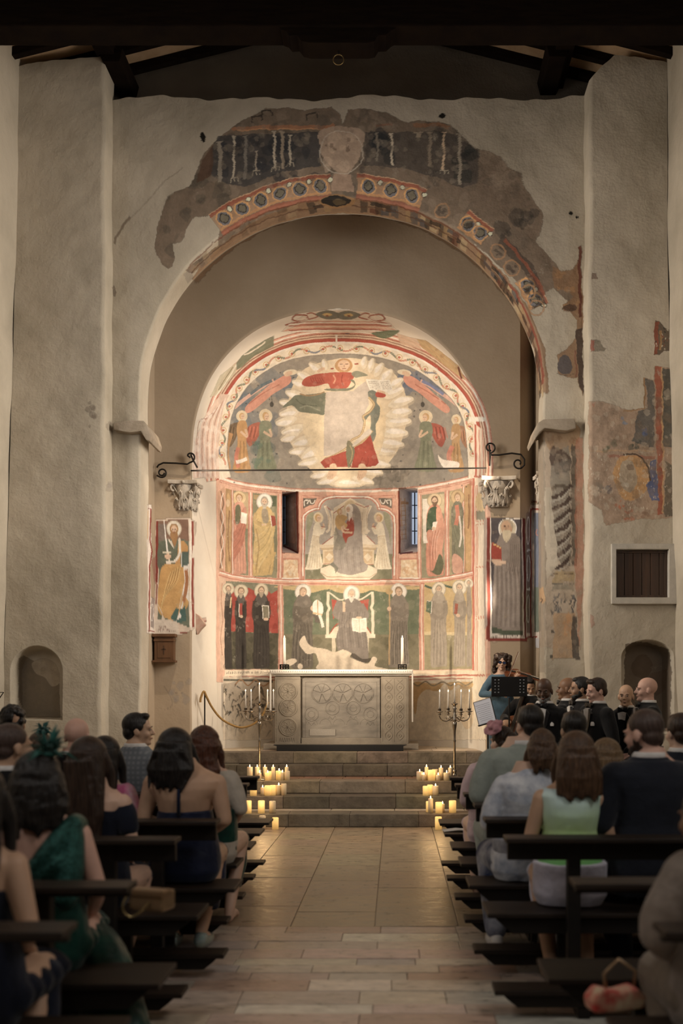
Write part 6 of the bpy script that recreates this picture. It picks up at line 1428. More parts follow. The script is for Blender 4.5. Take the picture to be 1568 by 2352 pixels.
mb = MB(); mb.box(-22*u_, 22*u_, -.12, 0, 5*u_, 58*u_, .004); mb.build('body', M_wood, t)
mb = MB(); mb.box(-26*u_, 26*u_, -.15, 0, 58*u_, 65*u_, .004); mb.box(-23*u_, 23*u_, -.135, 0, 48*u_, 53*u_, .004); mb.build('lid', M_wood, t)
mb = MB(); mb.box(-26*u_, 26*u_, -.15, 0, 0, 5*u_, .004); mb.build('base', M_wood, t)
mb = MB(); mb.box(-15*u_, 15*u_, -.126, -.11, 10*u_, 45*u_, .003); mb.build('door', M_wood, t)
mb = MB(); mb.box(-1*u_, 1*u_, -.132, -.12, 18*u_, 38*u_); mb.box(-5*u_, 5*u_, -.132, -.12, 29*u_, 31*u_); mb.build('cross', M_woodd, t)
q = P3(1473, 1373, YP); w_ = 60/190.; h_ = 110/190.; t = empty('wooden_shutter', (q.x, YP+.03, q.z), 0, 'dark brown plank shutter in the pale stone frame on the right wall', 'shutter')
mb = MB()
for i in range(6): mb.box(-w_+.012+i*w_/3, -w_+.012+(i+1)*w_/3-.006, 0, .03, .02, h_-.02, .003)
mb.build('planks', M_woodd, t)
mb = MB(); mb.box(-w_+.005, w_-.005, -.015, .02, 0.003, .035, .003); mb.box(-w_+.005, w_-.005, -.015, .02, h_-.035, h_-.003, .003); mb.box(-w_+.005, -w_+.035, -.014, .02, .003, h_-.003, .003); mb.box(w_-.035, w_-.005, -.014, .02, .003, h_-.003, .003); mb.build('frame', M_woodd, t)
# small iron bracket by the left corner
t = empty('wall_bracket', (-4.66, 11.75, XZ(0, 1600, 11.75)[1]), 0, 'small dark iron bracket on the left side wall', 'bracket')
mb = MB(); mb.tube([(0, 0, .05), (.12, -.2, .05), (.02, -.1, -.04), (0, -.1, -.06)], .006, 6); mb.build('arm', M_iron, t)
# ------------------------------------------------------------------ pews
M_pew = mat('black_stained_oak', (.006, .005, .0045, 1), .55, c2=(.012, .009, .007, 1), scale=5, stretch=(.25, 2, 2), bump=.15, spec=.3)
M_pewt = mat('worn_pew_top', (.012, .008, .006, 1), .5, c2=(.022, .014, .009, 1), scale=6, stretch=(.25, 2, 2), bump=.15, spec=.35)
PEWL = 2.55
def make_pew(side, thin=False):
    """local x runs away from the aisle (0 = aisle end of the seat), y forward; back board at y = 0"""
    t = empty('church_pew')
    s = side
    def bx(mb, x0, x1, *a, **k):
        lo, hi = sorted((x0*s, x1*s)); mb.box(lo, hi, *a, **k)
    def boat(mb, x0, y0, y1, z0, z1, cut):       # board on an apron whose end is cut slanting
        pts = [(x0+.02, z1), (x0+.05, z1-.03), (x0+cut, z0), (PEWL-.05, z0), (PEWL, z1)]
        mb.prism([(a*s, b) for a, b in pts][::s], 'y', y0, y1, .004)
    mb = MB(); bx(mb, .10, PEWL, -.02, .02, .825 if thin else .755, .86, .004); mb.build('backrest', M_pew, t)
    mb = MB(); bx(mb, .08, PEWL+.02, -.13, .035, .86, .885, .006); mb.build('book_ledge', M_pewt, t)
    mb = MB(); bx(mb, 0, PEWL, .06, .40, .425, .45, .006); o = mb.build('seat', M_pewt, t)
    mb = MB(); boat(mb, .02, .09, .13, .335, .425, .12); boat(mb, .02, .33, .37, .335, .425, .12); mb.build('seat_apron', M_pew, o)
    mb = MB(); bx(mb, .0, PEWL, -.33, -.16, .125, .15, .006); o = mb.build('kneeler', M_pewt, t)
    mb = MB(); boat(mb, .02, -.30, -.19, .055, .125, .10); mb.build('kneeler_apron', M_pew, o)
    for x in (.42, 1.35, 2.3):
        mb = MB(); bx(mb, x, x+.07, -.025, .045, 0, .86, .005); mb.build('leg', M_pew, t)
        mb = MB(); bx(mb, x, x+.07, .30, .36, 0, .34, .005); mb.build('leg', M_pew, t)
        mb = MB(); bx(mb, x+.005, x+.065, -.30, .35, .0, .05, .004); mb.build('runner', M_pew, t)
    return t
ROWR = [3.30, 4.10, 5.33, 6.12, 6.90, 7.62, 8.36, 9.05]
ROWL = [3.30, 4.03, 5.28, 6.02, 6.85, 7.65, 8.40, 9.10]
XR = [.78, .64, .50, .46, .46, .44, .42, .41]
XL = [-.98, -.97, -1.06, -.98, -1.10, -1.12, -1.15, -1.16]
NTH = ['nearest the camera', 'second from the camera', 'third from the camera', 'fourth from the camera', 'fifth from the camera', 'third from the altar', 'second from the altar', 'front row nearest the altar']
for side, rows_, xs, nm in ((1, ROWR, XR, 'right'), (-1, ROWL, XL, 'left')):
    proto = make_pew(side); slim = make_pew(side, True)
    for i, (y, x) in enumerate(zip(rows_, xs)):
        o = slim if i == 0 else copy_tree(slim) if i == 1 else proto if i == 2 else copy_tree(proto)
        o.location = (x, y, 0); tag(o, 'black wooden church pew right of the aisle, ' .replace('right', nm) + NTH[i], 'pew', 'pews on the %s of the aisle' % nm)
# ------------------------------------------------------------------ people
def skin_mat(name, c): return mat(name, c, .5, c2=tuple(v*.82 for v in c[:3]) + (1,), scale=7, bump=.08, bscale=90, spec=.4)
SK = {'fair': skin_mat('fair_skin', (.66, .44, .33, 1)), 'rosy': skin_mat('rosy_skin', (.68, .42, .33, 1)), 'tan': skin_mat('tan_skin', (.58, .37, .25, 1)),
      'olive': skin_mat('olive_skin', (.42, .25, .16, 1)), 'brown': skin_mat('brown_skin', (.22, .115, .065, 1)), 'deep': skin_mat('deep_brown_skin', (.085, .042, .024, 1))}
def hair_mat(name, a, b, wav=0.0):
    m, nt, bs = nodes(name); N, K = nt.nodes.new, nt.links.new
    bs.inputs['Roughness'].default_value = .42; bs.inputs['Specular IOR Level'].default_value = .35
    tc = N('ShaderNodeTexCoord'); mp = N('ShaderNodeMapping'); mp.inputs['Scale'].default_value = (70, 70, 5); K(tc.outputs['Object'], mp.inputs[0])
    n = N('ShaderNodeTexNoise'); n.inputs['Scale'].default_value = 1.6; n.inputs['Detail'].default_value = 3; n.inputs['Distortion'].default_value = wav; K(mp.outputs[0], n.inputs['Vector'])
    mr = N('ShaderNodeMapRange'); mr.inputs[1].default_value = .35; mr.inputs[2].default_value = .7; K(n.outputs[0], mr.inputs[0])
    mx = N('ShaderNodeMix'); mx.data_type = 'RGBA'; mx.inputs[6].default_value = a; mx.inputs[7].default_value = b; K(mr.outputs[0], mx.inputs[0]); K(mx.outputs[2], bs.inputs['Base Color'])
    b_ = N('ShaderNodeBump'); b_.inputs['Strength'].default_value = .7; b_.inputs['Distance'].default_value = .012; K(n.outputs[0], b_.inputs['Height']); K(b_.outputs[0], bs.inputs['Normal'])
    return m
HR = {'black': hair_mat('black_hair', (.006, .005, .005, 1), (.022, .018, .016, 1)), 'dark': hair_mat('dark_brown_hair', (.018, .010, .007, 1), (.050, .028, .018, 1)),
      'brown': hair_mat('brown_hair', (.045, .024, .014, 1), (.11, .060, .032, 1)), 'auburn': hair_mat('auburn_hair', (.045, .016, .009, 1), (.12, .045, .024, 1), .6),
      'light': hair_mat('light_brown_hair', (.10, .060, .030, 1), (.20, .13, .07, 1), .3), 'grey': hair_mat('grey_beard', (.10, .095, .09, 1), (.26, .25, .24, 1)), 'stub': hair_mat('cropped_hair', (.05, .032, .026, 1), (.09, .06, .05, 1))}
def cloth(name, c, c2=None, scale=14, **k): return mat(name, c, k.pop('rough', .85), c2=c2 or tuple(v*.8 for v in c[:3]) + (1,), scale=scale, bump=.35, bscale=k.pop('bs', 45), spec=.2, sheen=.15, **k)
M_tux = cloth('black_tuxedo_wool', (.007, .007, .008, 1)); M_navy = cloth('navy_wool', (.012, .015, .024, 1)); M_shirt = cloth('white_shirt', (.70, .68, .66, 1)); M_satin = mat('black_satin', (.004, .004, .005, 1), .3)
M_eyew = mat('eye_white', (.34, .31, .28, 1), .4); M_iris = mat('dark_iris', (.02, .012, .008, 1), .2); M_lip = mat('lips', (.36, .17, .13, 1), .6)
CLT = bpy.data.textures.new('cloth_folds', 'CLOUDS'); CLT.noise_scale = .16
CLH = bpy.data.textures.new('hair_locks', 'CLOUDS'); CLH.noise_scale = .045

def finish(mb, name, m, parent, vox=.008, disp=0.0, tex=None, smoothit=4):
    o = mb.build(name, m, parent, True)
    r = o.modifiers.new('skin', 'REMESH'); r.mode = 'VOXEL'; r.voxel_size = vox; r.use_smooth_shade = True
    s_ = o.modifiers.new('soft', 'SMOOTH'); s_.factor = .5; s_.iterations = smoothit
    if disp:
        d = o.modifiers.new('folds', 'DISPLACE'); d.texture = tex or CLT; d.strength = disp; d.mid_level = .5; d.texture_coords = 'LOCAL'
    return o
def chain(mb, pts, rr, n=14):
    P = catm(pts, 4); R = np.interp(np.linspace(0, len(pts)-1, len(P)), range(len(pts)), rr)
    mb.tube(P, list(R), n); mb.ell(P[0], (R[0],)*3, 12, 8); mb.ell(P[-1], (R[-1],)*3, 12, 8)
def loft(mb, rings, n=22):
    """rings: (x, y, z, rx, ry) horizontal ellipses"""
    L_ = []
    for x, y, z, rx, ry in rings: L_.append([mb.bm.verts.new((x + rx*sgnp(math.cos(2*PI*j/n), .85), y + ry*sgnp(math.sin(2*PI*j/n), .9), z)) for j in range(n)])
    for A, B in zip(L_, L_[1:]):
        for j in range(n): mb.bm.faces.new([A[j], A[(j+1) % n], B[(j+1) % n], B[j]])
    mb.bm.faces.new(L_[0][::-1]); mb.bm.faces.new(L_[-1])
def sgnp(v, e): return math.copysign(abs(v)**e, v)

def headmat(P): 
    return Matrix.Translation(Vector(P['head'])) @ Euler((P['pitch'], P['tilt'], P['hyaw'])).to_matrix().to_4x4()
def head_mb(mb, P, fem):
    h = MB(); f = .94 if fem else 1.0
    h.ell((0, -.012, .032), (.075*f, .096, .086), 20, 14); h.ell((0, .024, -.022), (.062*f, .070, .084), 18, 12); h.ell((0, .046, -.086), (.040*f, .040, .036), 14, 10)
    h.ell((0, .012, -.062), (.056*f, .062, .052), 14, 10)
    for s in (-1, 1):
        h.ell((s*.034, .054, -.034), (.028, .032, .028), 12, 8); h.ell((s*.028, .083, .016), (.026, .014, .009), 10, 6)
        h.ell((s*.077*f, -.006, -.016), (.011, .020, .031), 10, 8); h.ell((s*.009, .101, -.032), (.009, .011, .008), 8, 6)
    h.tube([(0, .086, .012), (0, .098, -.008), (0, .112, -.028), (0, .104, -.038)], [.009, .010, .013, .010], 10)
    h.ell((0, .088, -.058), (.022, .013, .006), 10, 6); h.ell((0, .086, -.068), (.018, .013, .007), 10, 6); h.ell((0, .078, -.098), (.020, .018, .016), 10, 6)
    M = headmat(P); mb.merge(h.bm, M)
    b = M @ Vector((0, -.02, -.05)); chain(mb, [b, (Vector(b) + Vector(P['neck']))/2, P['neck']], [.052*f, .050*f, .060*f])
def face(P, par, fem, brow=None, glasses=False):
    M = headmat(P)
    for s in (-1, 1):
        mb = MB(); mb.ell((0, 0, 0), (.0115, .007, .0055), 12, 8); o = mb.build('eye', M_eyew, par, True); o.matrix_local = M @ Matrix.Translation((s*.030, .0865, .001))
        mb = MB(); mb.ell((0, .006, 0), (.0055, .002, .005), 8, 6); i = mb.build('iris', M_iris, o, True)
        mb = MB(); mb.tube([(-.018, 0, -.003), (0, .005, .003), (.018, 0, -.001)], [.002, .0035, .002], 6); o = mb.build('eyebrow', brow or HR['dark'], par, True); o.matrix_local = M @ Matrix.Translation((s*.030, .0925, .020))
    mb = MB(); mb.tube([(-.017, -.006, 0), (-.007, .002, .001), (0, .003, 0), (.007, .002, .001), (.017, -.006, 0)], [.0015, .0035, .004, .0035, .0015], 8); o = mb.build('lips', M_lip, par, True); o.matrix_local = M @ Matrix.Translation((0, .0975, -.062))
    if glasses:
        mb = MB()
        for s in (-1, 1):
            mb.tube([(s*.031 + .024*math.cos(a), .104, .002 + .018*math.sin(a)) for a in np.linspace(0, 2*PI, 16, endpoint=False)], .0028, 6, True); mb.tube([(s*.055, .104, .006), (s*.078, .02, .002)], .0022, 6)
        mb.tube([(-.008, .106, .005), (.008, .106, .005)], .0025, 6); o = mb.build('glasses', M_satin, par); o.matrix_local = M
        mb = MB()
        for s in (-1, 1): mb.ell((s*.031, .103, .002), (.023, .0015, .017), 12, 8)
        l_ = mb.build('lens', mat('blue_reflecting_lens', (.05, .07, .16, 1), .08, .3), o)
def hair(P, kind, m, par):
    h = MB(); d = 0.0; n = 'hair'
    if kind != 'curly': h.ell((0, -.020, .040), (.081, .098, .088), 20, 14)
    h.ell((0, -.056, -.016), (.071, .056, .062), 16, 10)
    for s in (-1, 1): h.ell((s*.062, -.012, .024), (.021, .052, .042), 10, 8)
    if kind in ('short', 'quiff'):
        h.ell((0, .026, .090), (.058, .052, .030), 12, 8)
        if kind == 'quiff': h.ell((.012, .046, .100), (.046, .038, .024), 12, 8)
    if kind == 'crop': h = MB(); h.ell((0, -.016, .036), (.0775, .0965, .0865), 20, 14); h.ell((0, -.050, -.022), (.066, .054, .050), 14, 10)
    if kind in ('long', 'verylong', 'bob', 'mid', 'wavy', 'crown', 'loose'):
        L_ = {'long': .36, 'verylong': .46, 'bob': .19, 'mid': .185, 'wavy': .34, 'crown': .115, 'loose': .17}[kind]; wq = {'bob': .105, 'crown': .092, 'mid': .118, 'wavy': .115}.get(kind, .105)
        rr = []
        for q in np.linspace(0, 1, 9):
            z = .05 - q*(L_+.05); wv = .012*math.sin(q*14) if kind == 'wavy' else 0
            w_ = np.interp(q, [0, .25, .6, 1], [.080, .094, wq, wq*(.98 if kind == 'bob' else .62)]); rr.append((wv, -.040 - .055*min(1, q*1.6), z, w_ + abs(wv), np.interp(q, [0, .3, 1], [.085, .062, .036])))
        loft(h, rr[::-1])
        for s in (-1, 1): chain(h, [(s*.072, -.005, .02), (s*.088, .012, -.07), (s*.094, .005, -min(.2, L_*.7))], [.022, .026, .016], 8)
        for i in range(9):
            x = -wq*.8 + i*wq*.2; chain(h, [(x*.7, -.12, .0), (x, -.13 if abs(x) < .07 else -.10, -L_*.5), (x*.8 + rng.uniform(-.02, .02), -.125, -L_ - rng.uniform(0, .03))], [.012, .014, .006], 6)
        d = .014 if kind in ('wavy', 'crown', 'loose') else .004
    if kind in ('bun', 'updo'): h.ell((0, -.125, .035 if kind == 'bun' else .0), (.052, .048, .050), 14, 10); h.ell((.01, -.10, -.055), (.05, .04, .04)); d = .012
    if kind == 'curly':
        R = random.Random(3)
        for i in range(70):
            a = R.uniform(0, 2*PI); b = R.uniform(-.35, 1.4); v = Vector((math.cos(a)*math.cos(b)*.078, math.sin(a)*math.cos(b)*.094 - .018, .035 + math.sin(b)*.084))
            if v.y > .03 and v.z < .06: continue
            h.ell(v, (.022, .022, .022), 8, 6)
        d = .012
    if kind == 'curlylong':
        R = random.Random(5)
        for i in range(90):
            a = R.uniform(PI*.84, PI*2.16); z = R.uniform(-.14, .09); v = Vector((math.cos(a)*.094, math.sin(a)*.085 - .005, z)); h.ell(v, (.028, .028, .032), 8, 6)
        for i in range(14): h.ell((R.uniform(-.06, .06), R.uniform(.0, .055), R.uniform(.095, .115)), (.024, .024, .018), 8, 6)
        d = .016
    o = finish(h, n, m, par, .006, d, CLH, 2); sv_ = {'long': 1.17, 'verylong': 1.2, 'bob': 1.2, 'mid': 1.25, 'wavy': 1.2, 'loose': 1.2, 'curlylong': 1.12}.get(kind, 1.0); o.matrix_local = headmat(P) @ Matrix.Diagonal((sv_, (sv_+1)/2, (sv_+1.4)/2.4, 1)); return o
def beard(P, m, par, big=1.0):
    h = MB(); h.ell((0, .046, -.088), (.047, .046, .038*big), 14, 10); h.ell((0, .020, -.070), (.0635, .064, .036), 14, 10); h.ell((0, .052, -.108), (.034, .034, .026*big), 12, 8)
    h.ell((0, .090, -.048), (.026, .010, .006), 10, 6)
    for s in (-1, 1): h.ell((s*.060, .012, -.042), (.010, .020, .030), 8, 6)
    o = finish(h, 'beard', m, par, .005, .003, CLH, 1); o.matrix_local = headmat(P); return o
def hand(mb, W, D, up, s, curl=.5, sc=1.0):
    """W wrist, D direction of fingers, up back of the hand"""
    W, D, up = Vector(W), Vector(D).normalized(), Vector(up).normalized(); side_ = D.cross(up).normalized(); up = side_.cross(D).normalized()
    M = Matrix((side_, D, up)).transposed().to_4x4(); M.translation = W
    h = MB(); h.ell((0, .045*sc, 0), (.040*sc, .050*sc, .015*sc), 14, 10); h.ell((0, .01, 0), (.028*sc, .03*sc, .019*sc), 12, 8)
    for i, (x, l) in enumerate(((-.029, .062), (-.010, .074), (.010, .070), (.028, .056))):
        a = curl; p0 = Vector((x*sc, .078*sc, 0)); pts = [p0]
        for j, f_ in enumerate((.45, .32, .23)):
            a2 = a*(j+.6); pts.append(pts[-1] + Vector((x*.08, math.cos(a2)*l*f_*sc, -math.sin(a2)*l*f_*sc)))
        chain(h, pts, [.0092*sc, .0088*sc, .008*sc, .007*sc], 8)
    chain(h, [(-s*.030*sc, .020*sc, -.004), (-s*.052*sc, .045*sc, -.014), (-s*.050*sc, .072*sc, -.024)], [.013*sc, .011*sc, .008*sc], 8)
    mb.merge(h.bm, M)

def skel(pose='sit', fem=False, **kw):
    w_ = .165 if fem else .188
    if pose == 'sit':
        P = dict(zh=.53, hipw=.105, knee=(.115, .38, .535), ank=(.115, .08, .10), toe=(.125, .21, .035), sh=(w_, -.01, 1.025), elb=(w_+.050, -.02, .765), wr=(.10, .22, .655), neck=(0, -.02, 1.075), head=(0, .0, 1.225))
    else:
        P = dict(zh=.95, hipw=.095, knee=(.11, .03, .51), ank=(.12, -.02, .09), toe=(.14, .14, .035), sh=(w_, -.01, 1.45), elb=(w_+.07, -.03, 1.17), wr=(.09, .16, 1.04), neck=(0, -.02, 1.50), head=(0, .0, 1.655))
    P.update(pitch=0, tilt=0, hyaw=0, lean=0, pose=pose, fem=fem); P.update(kw)
    P['R'] = dict(elb=P['elb'], wr=P['wr']); P['Lf'] = dict(elb=P['elb'], wr=P['wr'])
    if 'relb' in kw: P['R']['elb'] = kw['relb']
    if 'rwr' in kw: P['R']['wr'] = kw['rwr']
    if 'lelb' in kw: P['Lf']['elb'] = kw['lelb']
    if 'lwr' in kw: P['Lf']['wr'] = kw['lwr']
    return P
def arm_pts(P, s):
    a = P['R'] if s > 0 else P['Lf']; S_, E, W = P['sh'], a['elb'], a['wr']
    ab = a.get('abs'); return Vector((s*(S_[0]-.014), S_[1], S_[2]-.030)), Vector((s*E[0], E[1], E[2])), Vector((s*W[0], W[1], W[2]))
def torso(mb, P, g=0.0, z0=None, z1=None, full=True):
    f = P['fem']; z = P['zh']; T = P['sh'][2]; H = T - z
    w_ = P['sh'][0]; bw = P.get('bulk', 1.0)
    prof = [(-.10, .150, .105), (-.04, .178 if f else .168, .130), (.04, .178 if f else .165, .128), (.30*H/.5, .132 if f else .155, .098), (.38, .145 if f else .165, .108), (.44, w_*.93, .108), (.485, w_*.98, .098), (.525, w_*.78, .080), (.555, w_*.50, .068), (.585, .070, .062), (.62, .056, .054)]
    if not f: prof[3] = (.24*H/.5, .152, .108)
    R = []
    for dz, rx, ry in prof:
        zz = z + dz*(H/.495)
        if z0 is not None and zz < z0 - 1e-4: continue
        if z1 is not None and zz > z1 + 1e-4: continue
        R.append((0, -.012 if dz > .3 else 0, zz, rx*bw + g, ry*bw + g*1.1))
    if z1 is not None and R and R[-1][2] < z1 - .01:
        i = min(len(prof)-1, len(R)); R.append((0, -.012, z1, R[-1][3], R[-1][4]))
    loft(mb, R, 24)
    if f and (z1 is None or z1 > T - .12):
        for s in (-1, 1): mb.ell((s*.075*bw, .085*bw, T - .17), (.062+g, .055+g, .062+g), 14, 10)
def legs(mb, P, g=0.0, feet=True, upto=1.0, r=(.088, .060, .046, .036)):
    z = P['zh']
    for s in (-1, 1):
        H_, K_, A_ = Vector((s*P['hipw'], .0, z)), Vector((s*P['knee'][0],) + tuple(P['knee'][1:])), Vector((s*P['ank'][0],) + tuple(P['ank'][1:]))
        A2 = K_*(1-upto) + A_*upto
        chain(mb, [H_, (H_+K_)/2 + Vector((0, 0, .006)), K_], [r[0]+g, (r[0]+r[1])/2+.006+g, r[1]+g]); chain(mb, [K_, K_*.6 + A2*.4 - Vector((0, .014, 0)), A2], [r[1]+g, (r[2]+.010)+g, r[3]+g])
        if feet:
            T = Vector((s*P['toe'][0],) + tuple(P['toe'][1:])); chain(mb, [A_, A_ - Vector((0, .02, A_.z - T.z - .01)), ], [.036, .030]); chain(mb, [A_ - Vector((0, .02, A_.z - T.z - .005)), (A_+T)/2 + Vector((0, 0, -.01)), T], [.032, .034, .026])
def person(name_, X, Y, Z, yaw, sc, P, skin, label, group=None, vox=.0075, bare_arms=True):
    t = empty('person', (X, Y, Z), yaw, label, 'person', group); t.scale = (sc, sc, sc)
    mb = MB(); torso(mb, P); head_mb(mb, P, P['fem']); legs(mb, P)
    ar = (.044, .036, .026) if P['fem'] else (.052, .042, .030); ar = tuple(a*P.get('bulk', 1.0) for a in ar)
    for s in (-1, 1):
        S_, E, W = arm_pts(P, s); chain(mb, [S_, (S_+E)/2, E], [ar[0]+.008, ar[0], ar[1]]); chain(mb, [E, (E+W)/2, W], [ar[1], ar[1]*.92, ar[2]*.85])
        D = (W - E).normalized(); hd = P.get('hdir%d' % s); D = Vector(hd) if hd else (D + Vector((0, .3, -.25))).normalized()
        hand(mb, W, D, P.get('hup%d' % s, (0, .25, 1)), s, P.get('curl', .55), .95 if P['fem'] else 1.05)
    finish(mb, 'body', SK[skin], t, vox, smoothit=3)
    t['_P'] = 0; del t['_P']
    return t
def jacket(t, P, m, g=.016, hem=None, sleeve=1.0, name='jacket', disp=.016, collar=True, vox=.009):
    mb = MB(); torso(mb, P, g, z0=hem, z1=P['sh'][2] + (.070 if collar else .035))
    if hem and P['pose'] == 'stand': loft(mb, [(0, 0, hem, .185+g, .135+g), (0, 0, hem+.12, .180+g, .135+g), (0, 0, P['zh']+.05, .17+g, .125+g)])
    ar = (.058, .050, .040) if not P['fem'] else (.050, .043, .034); ar = tuple(a*P.get('bulk', 1.0) for a in ar)
    for s in (-1, 1):
        S_, E, W = arm_pts(P, s); chain(mb, [S_ - Vector((s*.012, 0, .004)), (S_+E)/2, E], [ar[0]+.014+g*.5, ar[0]+.006+g*.4, ar[1]+g*.4])
        if sleeve > .5: W2 = E*(1-sleeve) + W*sleeve; chain(mb, [E, (E+W2)/2, W2], [ar[1]+g*.4, ar[1]+g*.3, ar[2]+g*.3])
    if collar: n_ = Vector(P['neck']); T_ = P['sh'][2]; x_ = n_.x; loft(mb, [(x_, -.012, T_+.02, .128, .088), (x_, -.014, T_+.066, .108, .084), (x_, -.016, T_+.082, .094, .080)])
    return finish(mb, name, m, t, vox, disp)
def shirtcollar(t, P, m=None, bib=True, tie=True):
    n_ = Vector(P['neck']); mb = MB()
    T_ = P['sh'][2]; x_ = n_.x; loft(mb, [(x_, -.014, T_+.05, .098, .080), (x_, -.018, T_+.088, .083, .076), (x_, -.020, T_+.104, .075, .072)]); o = mb.build('shirt_collar', m or M_shirt, t, True)
    if bib:
        T = P['sh'][2]; mb = MB(); mb.prism([(-.052, T+.02), (-.030, T-.12), (0, T-.24), (.030, T-.12), (.052, T+.02), (0, T+.035)], 'y', .080, .1175, .004)
        o = mb.build('shirt_front', M_shirt, t)
        mb = MB()
        for s in (-1, 1): mb.prism([(s*.050, T+.03), (s*.085, T-.02), (s*.060, T-.13), (s*.004, T-.26), (s*.028, T-.12)], 'y', .095, .123, .003)
        mb.build('lapel', M_satin, t)
    if tie:
        z = P['sh'][2] + .062; mb = MB()
        for s in (-1, 1): mb.prism([(s*.004, z+.008), (s*.050, z+.026), (s*.056, z), (s*.050, z-.024), (s*.004, z-.008)], 'y', .072, .098, .004)
        mb.ell((0, .094, z), (.010, .010, .012), 8, 6); mb.build('bow_tie', M_satin, t)
def trousers(t, P, m, disp=.012):
    mb = MB(); torso(mb, P, .010, z1=P['zh'] + .16); legs(mb, P, .018, False, .96, (.094, .070, .058, .048)); return finish(mb, 'trousers', m, t, .009, disp)
def shoes(t, P, m, name='shoe', heel=0.0):
    for s in (-1, 1):
        A_, T = Vector((s*P['ank'][0],) + tuple(P['ank'][1:])), Vector((s*P['toe'][0],) + tuple(P['toe'][1:]))
        b = A_ - Vector((0, .03, A_.z - T.z)); mb = MB(); chain(mb, [b + Vector((0, 0, .018)), (b+T)/2 + Vector((0, 0, .004)), T + Vector((0, .01, 0))], [.040, .044, .036])
        if not heel: mb.ell(A_ - Vector((0, .01, .035)), (.042, .050, .045), 12, 8)
        if heel: mb.tube([b + Vector((0, -.01, .0)), b + Vector((0, -.015, -heel))], [.018, .010], 8)
        finish(mb, name, m, t, .008, 0, None, 2)
def dress(t, P, m, top, length='long', name='dress', disp=.018, sleeves=0, g=.010, flare=1.0):
    """top: height of the neckline; skirt follows the thighs and falls over the knees"""
    mb = MB(); torso(mb, P, g, z1=top); z = P['zh']
    K_, A_ = Vector(P['knee']), Vector(P['ank'])
    if P['pose'] == 'sit':
        for q in np.linspace(0, 1, 5): mb.ell((0, q*K_.y, z + .0 + q*(K_.z - z)), (.195*flare - .01*q, .11, .100 - .015*q), 18, 12)
        if length != 'short':
            zb = .30 if length == 'mid' else (.05 if length == 'floor' else .22)
            ya = A_.y + .05; q_ = (K_.z - zb)/(K_.z - A_.z); yb_ = K_.y*(1-q_) + ya*q_
            loft(mb, [(0, yb_, zb, .165*flare, .10*flare), (0, (yb_+K_.y)/2 + .02, (zb+K_.z)/2, .175*flare, .105), (0, K_.y, K_.z + .04, .17, .09)])
    for s in (-1, 1):
        if sleeves: S_, E, W = arm_pts(P, s); E2 = S_*(1-sleeves) + E*sleeves; chain(mb, [S_ - Vector((0, 0, .03)), (S_+E2)/2 , E2], [.060, .062, .056])
    return finish(mb, name, m, t, .009, disp)
def place(px, Y): return (px - CX) * Y / F
def zat(py, Y): return CH - (py - CY) * Y / F

# materials for individual clothes
M_green = cloth('dark_green_satin', (.003, .024, .018, 1), (.006, .052, .038, 1), 10, rough=.35); M_sequin = mat('green_sequins', (.006, .045, .036, 1), .28, .6, c2=(.04, .15, .13, 1), scale=70, bump=.9, bscale=160)
M_dnavy = cloth('navy_crepe', (.004, .006, .014, 1), (.006, .009, .022, 1)); M_halter = cloth('navy_satin', (.007, .011, .032, 1), (.011, .017, .046, 1), 8, rough=.5)
def plaid(name, a, b, s=22):
    m, nt, bs = nodes(name); N, K = nt.nodes.new, nt.links.new; bs.inputs['Roughness'].default_value = .9
    tc = N('ShaderNodeTexCoord'); w1 = N('ShaderNodeTexWave'); w1.bands_direction = 'X'; w1.inputs['Scale'].default_value = s; w2 = N('ShaderNodeTexWave'); w2.bands_direction = 'Z'; w2.inputs['Scale'].default_value = s
    K(tc.outputs['Object'], w1.inputs[0]); K(tc.outputs['Object'], w2.inputs[0]); ad = N('ShaderNodeMath'); ad.operation = 'MULTIPLY'; K(w1.outputs['Fac'], ad.inputs[0]); K(w2.outputs['Fac'], ad.inputs[1])
    mx = N('ShaderNodeMix'); mx.data_type = 'RGBA'; mx.inputs[6].default_value = a; mx.inputs[7].default_value = b; K(ad.outputs[0], mx.inputs[0]); K(mx.outputs[2], bs.inputs['Base Color']); return m
M_plaid = plaid('grey_plaid_wool', (.13, .145, .165, 1), (.21, .225, .245, 1), 9)
M_pinkflo = cloth('pink_floral_cotton', (.62, .48, .52, 1), (.52, .12, .25, 1), 11); M_creamk = cloth('cream_knit', (.52, .47, .40, 1)); M_teal = cloth('teal_silk', (.03, .10, .09, 1)); M_pinkj = cloth('pale_pink_crepe', (.66, .50, .53, 1)); M_sage = cloth('sage_grey_wool', (.32, .36, .33, 1), (.27, .31, .28, 1))
M_floral = cloth('blue_white_floral', (.30, .34, .43, 1), (.72, .74, .78, 1), 9); M_denim = cloth('navy_white_print', (.012, .025, .075, 1), (.45, .46, .50, 1), 6); M_beige = cloth('beige_grey_wool', (.26, .215, .18, 1)); M_blue = cloth('steel_blue_crepe', (.085, .15, .21, 1)); M_lav = cloth('pale_lavender_linen', (.60, .58, .68, 1)); M_khaki = cloth('khaki_trousers', (.20, .16, .12, 1))
